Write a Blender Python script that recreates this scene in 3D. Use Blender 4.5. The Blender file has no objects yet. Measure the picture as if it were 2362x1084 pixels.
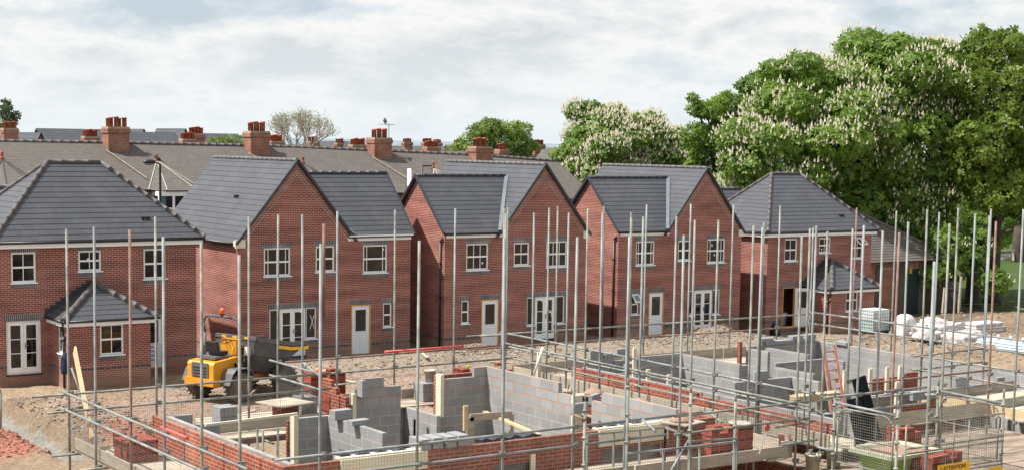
import bpy, math, random
import numpy as np
from mathutils import Vector, Matrix, noise
R = math.radians
rnd = random.Random(7)
S = bpy.context.scene
COL = S.collection
# ------------------------------------------------------------------ camera
cam = bpy.data.cameras.new('camera')
cam.lens = 55.084; cam.sensor_width = 36.0; cam.sensor_fit = 'HORIZONTAL'
cam.shift_y = 0.07210; cam.clip_start = 0.5; cam.clip_end = 9000
camo = bpy.data.objects.new('camera', cam); COL.objects.link(camo)
def _rot(yaw, pit, rol):
    f = Vector((math.sin(yaw)*math.cos(pit), math.cos(yaw)*math.cos(pit), -math.sin(pit)))
    r = Vector((math.cos(yaw), -math.sin(yaw), 0)); d = f.cross(r)
    r2 = r*math.cos(rol)+d*math.sin(rol); d2 = -r*math.sin(rol)+d*math.cos(rol)
    return Matrix((r2, -d2, -f)).transposed()
camo.matrix_world = Matrix.Translation((0, 0, 9.2)) @ _rot(0.60463148, 0.10492575, -0.01492971).to_4x4()
S.camera = camo
# ------------------------------------------------------------------ world, sun, exposure
SUNV = Vector((-0.50, 0.235, 0.835)).normalized()
w = bpy.data.worlds.new("World"); S.world = w; w.use_nodes = True
nt = w.node_tree; N = nt.nodes; L = nt.links
for n in list(N): N.remove(n)
wo = N.new('ShaderNodeOutputWorld'); bg = N.new('ShaderNodeBackground'); L.new(bg.outputs[0], wo.inputs[0])
sky = N.new('ShaderNodeTexSky'); sky.sky_type = 'NISHITA'; sky.sun_disc = False
sky.sun_elevation = math.asin(SUNV.z); sky.sun_rotation = math.atan2(SUNV.x, SUNV.y)
sky.air_density = 1.0; sky.dust_density = 2.0
def mth(op, a=None, b=None, c=None, nt=nt, clamp=False):
    m = nt.nodes.new('ShaderNodeMath'); m.operation = op; m.use_clamp = clamp
    for i, v in enumerate((a, b, c)):
        if v is None: continue
        if isinstance(v, (int, float)): m.inputs[i].default_value = v
        else: nt.links.new(v, m.inputs[i])
    return m.outputs[0]
tc = N.new('ShaderNodeTexCoord'); sp = N.new('ShaderNodeSeparateXYZ'); L.new(tc.outputs['Generated'], sp.inputs[0])
zz = mth('ADD', mth('MAXIMUM', sp.outputs[2], 0.0), 0.11)
px = mth('DIVIDE', sp.outputs[0], zz); py = mth('DIVIDE', sp.outputs[1], zz)
cb = N.new('ShaderNodeCombineXYZ'); L.new(px, cb.inputs[0]); L.new(py, cb.inputs[1])
def wnoise(scale, det, rough, off=0.0, dist=0.0):
    n = N.new('ShaderNodeTexNoise'); n.noise_dimensions = '3D'
    n.inputs['Scale'].default_value = scale; n.inputs['Detail'].default_value = det
    n.inputs['Roughness'].default_value = rough; n.inputs['Distortion'].default_value = dist
    mp = N.new('ShaderNodeMapping'); mp.inputs['Location'].default_value = (off, off*0.7, off*0.3)
    mp.inputs['Scale'].default_value = (1, 1, 2.7); L.new(tc.outputs['Generated'], mp.inputs[0]); L.new(mp.outputs[0], n.inputs[0]); return n.outputs[0]
def wramp(fac, stops):
    r = N.new('ShaderNodeValToRGB'); L.new(fac, r.inputs[0]); e = r.color_ramp.elements
    while len(e) < len(stops): e.new(0.5)
    for i, (p, c) in enumerate(stops): e[i].position = p; e[i].color = (*c, 1) if len(c) == 3 else c
    return r.outputs[0]
def wmix(f, a, b):
    m = N.new('ShaderNodeMixRGB')
    if isinstance(f, (int, float)): m.inputs[0].default_value = f
    else: L.new(f, m.inputs[0])
    for i, v in ((1, a), (2, b)):
        if isinstance(v, tuple): m.inputs[i].default_value = (*v, 1)
        else: L.new(v, m.inputs[i])
    return m.outputs[0]
big = wnoise(4.2, 3, 0.5, 3.1, 0.0)
fine = wnoise(12.0, 10, 0.62, 6.4, 0.15)
dens = mth('ADD', mth('MULTIPLY', big, 0.50), mth('MULTIPLY', fine, 0.50))
clouds = wramp(dens, [(0.40, (0.30, 0.345, 0.385)), (0.45, (0.375, 0.41, 0.435)), (0.485, (0.445, 0.46, 0.465)), (0.515, (0.51, 0.508, 0.50)), (0.555, (0.45, 0.457, 0.46)), (0.61, (0.36, 0.38, 0.395))])
nish = N.new('ShaderNodeVectorMath'); nish.operation = 'SCALE'; L.new(sky.outputs[0], nish.inputs[0]); nish.inputs[3].default_value = 0.05
hz = wramp(sp.outputs[2], [(0.0, (1, 1, 1)), (0.07, (0, 0, 0))])
c1 = wmix(0.88, nish.outputs[0], clouds)
c2 = wmix(mth('MULTIPLY', hz, 0.75), c1, (0.42, 0.455, 0.475))
L.new(c2, bg.inputs[0]); bg.inputs[1].default_value = 1.0
sun = bpy.data.lights.new('sun', 'SUN'); sun.energy = 3.9; sun.angle = R(1.0); sun.color = (1.0, 0.955, 0.89)
suno = bpy.data.objects.new('sun', sun); COL.objects.link(suno)
suno.rotation_euler = SUNV.to_track_quat('Z', 'Y').to_euler()
S.view_settings.view_transform = 'Standard'; S.view_settings.look = 'None'
S.view_settings.exposure = 1.03; S.view_settings.gamma = 1.0
S.render.engine = 'CYCLES'

# ------------------------------------------------------------------ materials
def new_mat(name):
    m = bpy.data.materials.new(name); m.use_nodes = True
    return m, m.node_tree, m.node_tree.nodes['Principled BSDF']
def c4(c): return (*c, 1)
def basic(name, col, rough=0.7, var=0.12, scale=3.0, bump=0.0, metal=0.0, col2=None, stretch=None, spec=0.5, det=5):
    m, nt, b = new_mat(name); N = nt.nodes; L = nt.links
    g = N.new('ShaderNodeNewGeometry'); mp = N.new('ShaderNodeMapping'); L.new(g.outputs['Position'], mp.inputs[0])
    if stretch: mp.inputs['Scale'].default_value = stretch
    n = N.new('ShaderNodeTexNoise'); n.inputs['Scale'].default_value = scale; n.inputs['Detail'].default_value = det; n.inputs['Roughness'].default_value = 0.62
    L.new(mp.outputs[0], n.inputs[0])
    r = N.new('ShaderNodeValToRGB'); L.new(n.outputs[0], r.inputs[0])
    ca = col2 if col2 else tuple(x*(1-var) for x in col); cbb = tuple(min(1, x*(1+var)) for x in col)
    r.color_ramp.elements[0].position = 0.36; r.color_ramp.elements[0].color = c4(ca)
    r.color_ramp.elements[1].position = 0.64; r.color_ramp.elements[1].color = c4(cbb)
    L.new(r.outputs[0], b.inputs['Base Color'])
    b.inputs['Roughness'].default_value = rough; b.inputs['Metallic'].default_value = metal
    b.inputs['Specular IOR Level'].default_value = spec
    if bump:
        bp = N.new('ShaderNodeBump'); bp.inputs['Strength'].default_value = bump; bp.inputs['Distance'].default_value = 0.02
        L.new(n.outputs[0], bp.inputs['Height']); L.new(bp.outputs[0], b.inputs['Normal'])
    return m
def wallvec(nt):
    """(along wall, height) from world position, chosen by which way the face looks"""
    N = nt.nodes; L = nt.links
    g = N.new('ShaderNodeNewGeometry'); p = N.new('ShaderNodeSeparateXYZ'); q = N.new('ShaderNodeSeparateXYZ')
    L.new(g.outputs['Position'], p.inputs[0]); L.new(g.outputs['True Normal'], q.inputs[0])
    ax = mth('GREATER_THAN', mth('ABSOLUTE', q.outputs[0], nt=nt), 0.6, nt=nt)
    az = mth('GREATER_THAN', mth('ABSOLUTE', q.outputs[2], nt=nt), 0.7, nt=nt)
    u = mth('ADD', mth('MULTIPLY', p.outputs[1], ax, nt=nt), mth('MULTIPLY', p.outputs[0], mth('SUBTRACT', 1.0, ax, nt=nt), nt=nt), nt=nt)
    v = mth('ADD', mth('MULTIPLY', p.outputs[1], az, nt=nt), mth('MULTIPLY', p.outputs[2], mth('SUBTRACT', 1.0, az, nt=nt), nt=nt), nt=nt)
    c = N.new('ShaderNodeCombineXYZ'); L.new(u, c.inputs[0]); L.new(v, c.inputs[1])
    return c.outputs[0], g
def brickwork(name, c1, c2, mortar, bw, rh, ms=0.010, mud=False, dark=(0.1, 0.05, 0.06), darkamt=0.5, eff=0.25, effcol=(0.5, 0.4, 0.36), rough=0.85, offs=0.5, drift=0.25, bias=0.0):
    m, nt, b = new_mat(name); N = nt.nodes; L = nt.links
    vec, g = wallvec(nt)
    t = N.new('ShaderNodeTexBrick'); L.new(vec, t.inputs['Vector'])
    t.offset = offs; t.inputs['Scale'].default_value = 1.0
    t.inputs['Brick Width'].default_value = bw; t.inputs['Row Height'].default_value = rh
    t.inputs['Mortar Size'].default_value = ms; t.inputs['Mortar Smooth'].default_value = 0.1; t.inputs['Bias'].default_value = bias
    t.inputs['Color1'].default_value = c4(c1); t.inputs['Color2'].default_value = c4(c2); t.inputs['Mortar'].default_value = c4(mortar)
    # streaky dragged face
    mp = N.new('ShaderNodeMapping'); mp.inputs['Scale'].default_value = (5.0, 16.0, 1.0); L.new(vec, mp.inputs[0])
    n = N.new('ShaderNodeTexNoise'); n.inputs['Scale'].default_value = 1.3; n.inputs['Detail'].default_value = 3; L.new(mp.outputs[0], n.inputs[0])
    mr = N.new('ShaderNodeMapRange'); mr.inputs[1].default_value = 0.50; mr.inputs[2].default_value = 0.68; mr.inputs[4].default_value = darkamt
    L.new(n.outputs[0], mr.inputs[0])
    notm = mth('SUBTRACT', 1.0, t.outputs['Fac'], nt=nt)
    mx = N.new('ShaderNodeMixRGB'); L.new(mth('MULTIPLY', mr.outputs[0], notm, nt=nt), mx.inputs[0]); L.new(t.outputs['Color'], mx.inputs[1]); mx.inputs[2].default_value = c4(dark)
    # large drift and pale salts
    n2 = N.new('ShaderNodeTexNoise'); n2.inputs['Scale'].default_value = 0.55; n2.inputs['Detail'].default_value = 5; L.new(g.outputs['Position'], n2.inputs[0])
    mr2 = N.new('ShaderNodeMapRange'); mr2.inputs[1].default_value = 0.53; mr2.inputs[2].default_value = 0.78; mr2.inputs[4].default_value = eff
    L.new(n2.outputs[0], mr2.inputs[0])
    mx2 = N.new('ShaderNodeMixRGB'); L.new(mr2.outputs[0], mx2.inputs[0]); L.new(mx.outputs[0], mx2.inputs[1]); mx2.inputs[2].default_value = c4(effcol)
    n3 = N.new('ShaderNodeTexNoise'); n3.inputs['Scale'].default_value = 1.7; n3.inputs['Detail'].default_value = 4; L.new(g.outputs['Position'], n3.inputs[0])
    mr3 = N.new('ShaderNodeMapRange'); mr3.inputs[1].default_value = 0.3; mr3.inputs[2].default_value = 0.7; mr3.inputs[3].default_value = 1-drift; mr3.inputs[4].default_value = 1+drift
    L.new(n3.outputs[0], mr3.inputs[0])
    if mud:   # earth splashed up the foot of the wall, and faint bands where brick batches changed
        mpb = N.new('ShaderNodeMapping'); mpb.inputs['Scale'].default_value = (.25, .25, 1.5); L.new(g.outputs['Position'], mpb.inputs[0]); L.new(mpb.outputs[0], n3.inputs[0])
        sz = N.new('ShaderNodeSeparateXYZ'); L.new(g.outputs['Position'], sz.inputs[0]); nm = N.new('ShaderNodeTexNoise'); nm.inputs['Scale'].default_value = 3; nm.inputs['Detail'].default_value = 6; L.new(g.outputs['Position'], nm.inputs[0])
        hgt = N.new('ShaderNodeMapRange'); hgt.inputs[1].default_value = .75; hgt.inputs[2].default_value = -.35; L.new(mth('SUBTRACT', sz.outputs[2], mth('MULTIPLY', nm.outputs[0], .5, nt=nt), nt=nt), hgt.inputs[0]); hgt.inputs[4].default_value = .75
        mx3 = N.new('ShaderNodeMixRGB'); L.new(hgt.outputs[0], mx3.inputs[0]); L.new(mx2.outputs[0], mx3.inputs[1]); mx3.inputs[2].default_value = (.27, .19, .135, 1); mx2 = mx3
    vm = N.new('ShaderNodeVectorMath'); vm.operation = 'SCALE'; L.new(mx2.outputs[0], vm.inputs[0]); L.new(mr3.outputs[0], vm.inputs[3])
    L.new(vm.outputs[0], b.inputs['Base Color']); b.inputs['Roughness'].default_value = rough; b.inputs['Specular IOR Level'].default_value = 0.25
    bp = N.new('ShaderNodeBump'); bp.inputs['Strength'].default_value = 0.5; bp.inputs['Distance'].default_value = 0.008
    L.new(notm, bp.inputs['Height']); L.new(bp.outputs[0], b.inputs['Normal'])
    return m
MORT = (0.42, 0.33, 0.28)
M = {}
M['brick'] = brickwork('red_dragfaced_brick', (0.29, 0.056, 0.032), (0.185, 0.039, 0.029), (0.40, 0.30, 0.255), 0.225, 0.075, 0.0105, mud=True, drift=0.30, dark=(0.10, 0.045, 0.05), darkamt=0.6, eff=0.30, effcol=(0.36, 0.20, 0.16))
M['brick_new'] = brickwork('red_brick_fresh', (0.30, 0.066, 0.034), (0.21, 0.044, 0.03), (0.33, 0.21, 0.14), 0.225, 0.075, 0.010, dark=(0.13, 0.06, 0.08), darkamt=0.6, eff=0.15)
M['old_brick'] = brickwork('old_orange_brick', (0.36, 0.12, 0.06), (0.24, 0.075, 0.045), (0.30, 0.24, 0.19), 0.235, 0.085, 0.012, dark=(0.06, 0.04, 0.035), darkamt=0.7, eff=0.3, effcol=(0.25, 0.2, 0.16))
M['block'] = brickwork('concrete_blockwork', (0.275, 0.28, 0.285), (0.235, 0.24, 0.245), (0.40, 0.335, 0.29), 0.45, 0.225, 0.012, dark=(0.25, 0.23, 0.21), darkamt=0.3, eff=0.25, effcol=(0.36, 0.3, 0.26), drift=0.12)
M['block_top'] = brickwork('concrete_blockwork_fresh', (0.31, 0.315, 0.32), (0.25, 0.255, 0.26), (0.36, 0.21, 0.13), 0.45, 0.225, 0.014, dark=(0.25, 0.23, 0.21), darkamt=0.25, eff=0.1, effcol=(0.36, 0.3, 0.26), drift=0.1)
M['blue'] = brickwork('blue_soldier_brick', (0.10, 0.105, 0.12), (0.07, 0.075, 0.09), (0.36, 0.34, 0.33), 0.075, 0.6, 0.011, dark=(0.05, 0.05, 0.06), darkamt=0.3, eff=0.05, offs=0.0)
M['blueband'] = brickwork('blue_brick_band', (0.085, 0.09, 0.10), (0.075, 0.08, 0.09), (0.36, 0.26, 0.22), 0.225, 0.6, 0.012, dark=(0.09, 0.06, 0.06), darkamt=0.3, eff=0.1, offs=0.0)
M['upvc'] = basic('white_pvc', (0.84, 0.85, 0.84), 0.35, 0.04)
M['cream'] = basic('cream_pvc', (0.66, 0.62, 0.53), 0.4, 0.05)
M['doorwhite'] = basic('white_door_skin', (0.74, 0.76, 0.78), 0.4, 0.04)
M['ochre'] = basic('ochre_frame_protection', (0.55, 0.27, 0.03), 0.6, 0.15)
M['black'] = basic('black_pvc', (0.012, 0.012, 0.014), 0.4, 0.1)
M['barge'] = basic('dark_dry_verge', (0.035, 0.04, 0.05), 0.5, 0.1)
M['lead'] = basic('grey_lead_flashing', (0.13, 0.15, 0.18), 0.5, 0.15)
M['ridge'] = basic('brown_grey_ridge_tile', (0.095, 0.084, 0.084), 0.7, 0.2, 4)
M['ridgeg'] = basic('grey_ridge_tile', (0.12, 0.115, 0.115), 0.7, 0.2, 4)
M['galv'] = basic('galvanised_tube', (0.20, 0.218, 0.213), 0.6, 0.35, 2.6, metal=0.0, stretch=(1, 1, 0.7), det=8)
M['galv2'] = basic('galvanised_tube_weathered', (0.195, 0.195, 0.168), 0.65, 0.4, 3.2, metal=0.0, det=8)
M['rust'] = basic('rusty_tube', (0.21, 0.12, 0.095), 0.8, 0.3, 5)
M['clamp'] = basic('steel_coupler', (0.20, 0.19, 0.165), 0.6, 0.3, 12, metal=0.3)
M['wire'] = basic('guard_wire', (0.16, 0.15, 0.14), 0.6, 0.1)
M['board'] = basic('scaffold_board', (0.40, 0.34, 0.27), 0.85, 0.0, 1.5, col2=(0.28, 0.235, 0.185), stretch=(1, 1, 6), bump=0.2)
M['muddyboard'] = basic('muddy_scaffold_board', (0.30, 0.235, 0.18), 0.9, 0.0, 1.8, col2=(0.17, 0.125, 0.095), stretch=(.6, 2, 1), bump=0.3)
M['boardpale'] = basic('pale_scaffold_board', (0.45, 0.395, 0.31), 0.85, 0.0, 2.0, col2=(0.33, 0.285, 0.22), stretch=(1, 1, 5), bump=0.2)
M['timber'] = basic('new_softwood', (0.56, 0.43, 0.25), 0.75, 0.0, 2.5, col2=(0.46, 0.34, 0.19), stretch=(1, 1, 6))
M['lintel'] = basic('cream_cavity_closer', (0.64, 0.58, 0.44), 0.6, 0.06, 3)
M['slab'] = basic('pale_concrete', (0.37, 0.355, 0.32), 0.85, 0.15, 2)
M['concbl'] = basic('concrete_block', (0.25, 0.255, 0.26), 0.9, 0.12, 14, bump=0.4)
M['redbrick'] = basic('loose_red_brick', (0.33, 0.07, 0.035), 0.85, 0.0, 9, col2=(0.20, 0.04, 0.026), bump=0.3)
M['bore_shade'] = basic('brick_bore_shade', (0.012, 0.006, 0.006), 0.95, 0.1)  # near-black discs on the brick faces paint the shade inside the bores
M['mortar'] = basic('brown_mortar', (0.30, 0.19, 0.14), 0.9, 0.2, 12, bump=1.0)
M['dpc'] = basic('dark_blue_membrane', (0.03, 0.037, 0.062), 0.45, 0.3, 6, bump=0.6)
M['yellow'] = basic('machine_yellow', (0.68, 0.30, 0.012), 0.45, 0.0, 2.5, col2=(0.55, 0.235, 0.02))
M['mgrey'] = basic('machine_grey', (0.075, 0.08, 0.09), 0.55, 0.0, 3.0, col2=(0.12, 0.115, 0.105))
M['skip'] = basic('skip_dark_steel', (0.05, 0.054, 0.06), 0.6, 0.0, 2.5, col2=(0.095, 0.09, 0.085))
M['tyre'] = basic('dusty_tyre', (0.07, 0.065, 0.058), 0.9, 0.0, 5, col2=(0.15, 0.125, 0.10))
M['rim'] = basic('orange_wheel_rim', (0.55, 0.21, 0.02), 0.6, 0.2, 6)
M['seat'] = basic('black_seat_vinyl', (0.015, 0.015, 0.017), 0.5, 0.1)
M['beacon'] = basic('orange_beacon_lens', (0.85, 0.13, 0.01), 0.2, 0.05)
M['redpipe'] = basic('red_foam_tube', (0.55, 0.085, 0.07), 0.6, 0.2, 6)
M['whiteplastic'] = basic('white_translucent_plastic', (0.66, 0.70, 0.70), 0.4, 0.08, 2)
M['ibclow'] = basic('pale_green_tank_plastic', (0.42, 0.53, 0.52), 0.35, 0.1, 2)
M['bag'] = basic('white_woven_bag', (0.66, 0.65, 0.64), 0.7, 0.0, 5, col2=(0.42, 0.38, 0.37), bump=1.0)
M['wrap'] = basic('shrink_wrap', (0.58, 0.56, 0.56), 0.3, 0.0, 6, col2=(0.34, 0.27, 0.27), bump=1.0)
M['paleblue'] = basic('pale_blue_steel', (0.50, 0.60, 0.66), 0.4, 0.1, 3)
M['green'] = basic('lime_green_plastic', (0.22, 0.42, 0.06), 0.5, 0.0, 1.6, col2=(0.30, 0.42, 0.13), stretch=(1, 1, 5))
M['tubrim'] = basic('mortar_splashed_rim', (0.42, 0.45, 0.32), 0.8, 0.2, 8)
M['bucket'] = basic('dirty_white_bucket', (0.46, 0.44, 0.37), 0.6, 0.0, 7, col2=(0.30, 0.27, 0.22))
M['signy'] = basic('yellow_sign_plate', (0.78, 0.42, 0.02), 0.45, 0.03)
M['ink'] = basic('black_lettering', (0.015, 0.015, 0.015), 0.6, 0.05)
M['ladder'] = basic('red_brown_ladder', (0.30, 0.13, 0.10), 0.8, 0.2, 4)
M['darksteel'] = basic('black_steel_section', (0.010, 0.011, 0.015), 0.65, 0.15, 3, spec=0.2)
M['navy'] = basic('navy_cloth', (0.012, 0.02, 0.06), 0.9, 0.2, 5, bump=0.5)
M['oldslate'] = None
M['pot'] = basic('terracotta_pot', (0.29, 0.075, 0.042), 0.8, 0.35, 3)
M['potcream'] = basic('buff_pot', (0.42, 0.33, 0.2), 0.8, 0.15, 3)
M['stone'] = basic('weathered_cap_stone', (0.34, 0.27, 0.18), 0.9, 0.25, 3)
M['render'] = basic('brown_render', (0.09, 0.075, 0.062), 0.95, 0.2, 2)
M['darkgreen'] = basic('dark_green_paint', (0.004, 0.018, 0.013), 0.6, 0.15)
M['fencewood'] = basic('dark_creosoted_board', (0.04, 0.03, 0.026), 0.9, 0.0, 2.0, col2=(0.085, 0.07, 0.06), stretch=(6, 6, 0.6))
M['bark'] = basic('dark_bark', (0.055, 0.042, 0.032), 0.95, 0.3, 3, bump=1.0)
M['barkpale'] = basic('pale_twig', (0.30, 0.26, 0.21), 0.9, 0.2, 3)
M['lamp'] = basic('black_lamp_post', (0.014, 0.015, 0.017), 0.45, 0.1)
M['lampglass'] = basic('lamp_glass', (0.18, 0.2, 0.22), 0.2, 0.1)
M['bird'] = basic('black_plumage', (0.012, 0.012, 0.014), 0.6, 0.1)
M['curtain'] = basic('teal_curtain', (0.05, 0.16, 0.15), 0.9, 0.2, 8)
M['film'] = basic('protective_film', (0.55, 0.58, 0.66), 0.35, 0.06, 3)
M['filmblue'] = basic('blue_print', (0.10, 0.13, 0.5), 0.4, 0.1)
M['water'] = basic('wet_concrete', (0.22, 0.22, 0.205), 0.35, 0.12, 1.5)
M['farroof'] = basic('grey_far_roof', (0.17, 0.18, 0.185), 0.7, 0.1, 1)
M['farbrick'] = basic('far_orange_brick', (0.30, 0.11, 0.065), 0.9, 0.12, 2)
def glassmat():
    m, nt, b = new_mat('dark_window_glass'); N = nt.nodes; L = nt.links
    g = N.new('ShaderNodeNewGeometry'); n = N.new('ShaderNodeTexNoise'); n.inputs['Scale'].default_value = 2.3; n.inputs['Detail'].default_value = 2
    L.new(g.outputs['Position'], n.inputs[0]); r = N.new('ShaderNodeValToRGB'); L.new(n.outputs[0], r.inputs[0])
    r.color_ramp.elements[0].position = 0.4; r.color_ramp.elements[0].color = (0.012, 0.012, 0.012, 1)
    r.color_ramp.elements[1].position = 0.68; r.color_ramp.elements[1].color = (0.03, 0.029, 0.026, 1)
    L.new(r.outputs[0], b.inputs['Base Color']); b.inputs['Roughness'].default_value = 0.04
    return m
M['glass'] = glassmat()
def roofmat(name, ca, cb, joint, bw=0.33, rough=0.5, vs=0.5, stain=0.12, staincol=(0.2, 0.2, 0.19)):
    m, nt, b = new_mat(name); N = nt.nodes; L = nt.links
    uv = N.new('ShaderNodeUVMap'); uv.uv_map = 'uv'
    t = N.new('ShaderNodeTexBrick'); L.new(uv.outputs[0], t.inputs['Vector']); t.offset = 0.5
    t.inputs['Scale'].default_value = 1.0; t.inputs['Brick Width'].default_value = bw; t.inputs['Row Height'].default_value = 1.0
    t.inputs['Mortar Size'].default_value = 0.006; t.inputs['Mortar Smooth'].default_value = 0.0
    t.inputs['Color1'].default_value = c4(ca); t.inputs['Color2'].default_value = c4(cb); t.inputs['Mortar'].default_value = c4(joint)
    g = N.new('ShaderNodeNewGeometry'); n = N.new('ShaderNodeTexNoise'); n.inputs['Scale'].default_value = 0.9; n.inputs['Detail'].default_value = 7; n.inputs['Roughness'].default_value = 0.65
    L.new(g.outputs['Position'], n.inputs[0])
    mr = N.new('ShaderNodeMapRange'); mr.inputs[1].default_value = 0.5; mr.inputs[2].default_value = 0.8; mr.inputs[4].default_value = stain*3; L.new(n.outputs[0], mr.inputs[0])
    mx = N.new('ShaderNodeMixRGB'); L.new(mr.outputs[0], mx.inputs[0]); L.new(t.outputs[0], mx.inputs[1]); mx.inputs[2].default_value = c4(staincol)
    L.new(mx.outputs[0], b.inputs['Base Color']); b.inputs['Roughness'].default_value = rough
    return m
M['slate'] = roofmat('grey_interlocking_tile', (0.062, 0.065, 0.076), (0.056, 0.058, 0.068), (0.036, 0.037, 0.043), rough=0.4, stain=.07)
M['oldslate'] = roofmat('weathered_old_slate', (0.112, 0.098, 0.087), (0.09, 0.079, 0.071), (0.06, 0.052, 0.047), 0.28, 0.85, stain=0.14, staincol=(0.10, 0.08, 0.07))

# ------------------------------------------------------------------ object helpers
ORG = {}
class MB:
    def __init__(s): s.v = []; s.f = []; s.uv = {}; s.sm = set()
    def quad(s, *p):
        b = len(s.v); s.v += [tuple(q) for q in p]; s.f.append(tuple(range(b, b+len(p)))); return s
    def box(s, x0, x1, y0, y1, z0, z1):
        return s.obox(Vector(((x0+x1)/2, (y0+y1)/2, (z0+z1)/2)), (abs(x1-x0), abs(y1-y0), abs(z1-z0)))
    def obox(s, c, d, m=None):
        b = len(s.v); c = Vector(c)
        for i in (-.5, .5):
            for j in (-.5, .5):
                for k in (-.5, .5):
                    p = Vector((i*d[0], j*d[1], k*d[2]))
                    if m is not None: p = m @ p
                    s.v.append(tuple(c+p))
        for q in ((0, 1, 3, 2), (4, 6, 7, 5), (0, 4, 5, 1), (2, 3, 7, 6), (0, 2, 6, 4), (1, 5, 7, 3)): s.f.append(tuple(b+i for i in q))
        return s
    def beam(s, p, q, wd, ht, up=(0, 0, 1)):
        p = Vector(p); q = Vector(q); d = (q-p); l = d.length; d.normalize(); u = Vector(up); r = d.cross(u)
        if r.length < 1e-3: r = d.cross(Vector((0, 1, 0)))
        r.normalize(); u = r.cross(d)
        m = Matrix((r, d, u)).transposed(); return s.obox((p+q)/2, (wd, l, ht), m)
    def tube(s, p, q, r, n=8, r2=None, cap=True, smooth=True):
        p = Vector(p); q = Vector(q); d = q-p; r2 = r if r2 is None else r2
        if d.length < 1e-6: return s
        a = d.orthogonal().normalized(); c = d.normalized().cross(a); b = len(s.v)
        for (o, rr) in ((p, r), (q, r2)):
            for i in range(n):
                t = 2*math.pi*i/n; s.v.append(tuple(o+a*rr*math.cos(t)+c*rr*math.sin(t)))
        for i in range(n):
            j = (i+1) % n; 
            if smooth: s.sm.add(len(s.f))
            s.f.append((b+i, b+j, b+n+j, b+n+i))
        if cap: s.f.append(tuple(b+i for i in range(n))[::-1]); s.f.append(tuple(b+n+i for i in range(n)))
        return s
    def path(s, pts, r, n=8):
        for a, b in zip(pts, pts[1:]): s.tube(a, b, r, n)
        return s
    def lathe(s, c, prof, n=16, ax=(0, 0, 1)):
        c = Vector(c); A = Vector(ax).normalized(); a = A.orthogonal().normalized(); e = A.cross(a); b = len(s.v)
        for (r, h) in prof:
            for i in range(n):
                t = 2*math.pi*i/n; s.v.append(tuple(c+A*h+a*r*math.cos(t)+e*r*math.sin(t)))
        for k in range(len(prof)-1):
            for i in range(n):
                j = (i+1) % n; s.sm.add(len(s.f)); s.f.append((b+k*n+i, b+k*n+j, b+(k+1)*n+j, b+(k+1)*n+i))
        s.f.append(tuple(b+i for i in range(n))[::-1]); s.f.append(tuple(b+(len(prof)-1)*n+i for i in range(n)))
        return s
    def prism(s, pts, ext):
        """polygon pts (3D) extruded by vector ext"""
        e = Vector(ext); b = len(s.v); n = len(pts)
        s.v += [tuple(p) for p in pts]; s.v += [tuple(Vector(p)+e) for p in pts]
        s.f.append(tuple(range(b, b+n))); s.f.append(tuple(range(b+2*n-1, b+n-1, -1)))
        for i in range(n): j = (i+1) % n; s.f.append((b+i, b+n+i, b+n+j, b+j))
        return s
    def build(s, name, mat, parent=None, mats=None, fm=None, **tags):
        if name in ('gutter', 'blue_brick_band', 'fascia', 'skip_stripe', 'brick_sill', 'brick_hollow') and parent is not None and not s.uv:
            # every separate piece becomes a part of its own
            par = list(range(len(s.v)))
            def find(i):
                while par[i] != i: par[i] = par[par[i]]; i = par[i]
                return i
            for f in s.f:
                for k in f[1:]: par[find(k)] = find(f[0])
            groups = {}
            for k, f in enumerate(s.f): groups.setdefault(find(f[0]), []).append(k)
            if 1 < len(groups) < 60:
                o = None
                for fs in groups.values():
                    m = MB(); ids = {}
                    for k in fs:
                        if k in s.sm: m.sm.add(len(m.f))
                        m.f.append(tuple(ids.setdefault(i, len(ids)) for i in s.f[k]))
                    m.v = [s.v[i] for i in ids]; o = m.build(name, mat, parent, **tags)
                return o
        me = bpy.data.meshes.new(name)
        if parent is not None: o0 = ORG[parent.name]
        else:
            xs = [p[0] for p in s.v]; ys = [p[1] for p in s.v]; zs = [p[2] for p in s.v]
            o0 = Vector(((min(xs)+max(xs))/2, (min(ys)+max(ys))/2, min(zs)))
        me.from_pydata([(p[0]-o0[0], p[1]-o0[1], p[2]-o0[2]) for p in s.v], [], s.f)
        me.materials.append(M[mat] if isinstance(mat, str) else mat)
        if mats:
            for x in mats: me.materials.append(M[x])
        if fm:
            for k, i in fm.items(): me.polygons[k].material_index = i
        if s.sm:
            arr = np.zeros(len(s.f), dtype=bool); arr[list(s.sm)] = True; me.polygons.foreach_set('use_smooth', arr)
        if s.uv:
            ul = me.uv_layers.new(name='uv')
            for p in me.polygons:
                u = s.uv.get(p.index)
                if u:
                    for k, li in enumerate(p.loop_indices): ul.data[li].uv = u[k]
        o = bpy.data.objects.new(name, me); COL.objects.link(o)
        if parent is not None: o.parent = parent
        else: o.location = o0
        ORG[o.name] = Vector(o0)
        for k, v in tags.items(): o[k] = v
        return o
def tag(o, label=None, cat=None, group=None, kind=None):
    if label: o['label'] = label
    if cat: o['category'] = cat
    if group: o['group'] = group
    if kind: o['kind'] = kind
    return o
def thing(name, loc, label, cat, group=None):
    o = bpy.data.objects.new(name, None); COL.objects.link(o); o.location = loc; ORG[o.name] = Vector(loc)
    o.empty_display_size = 0.2
    return tag(o, label, cat, group)
def copy_tree(o, parent=None):
    c = o.copy(); COL.objects.link(c)
    if parent is not None: c.parent = parent
    for ch in o.children: copy_tree(ch, c)
    return c
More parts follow.
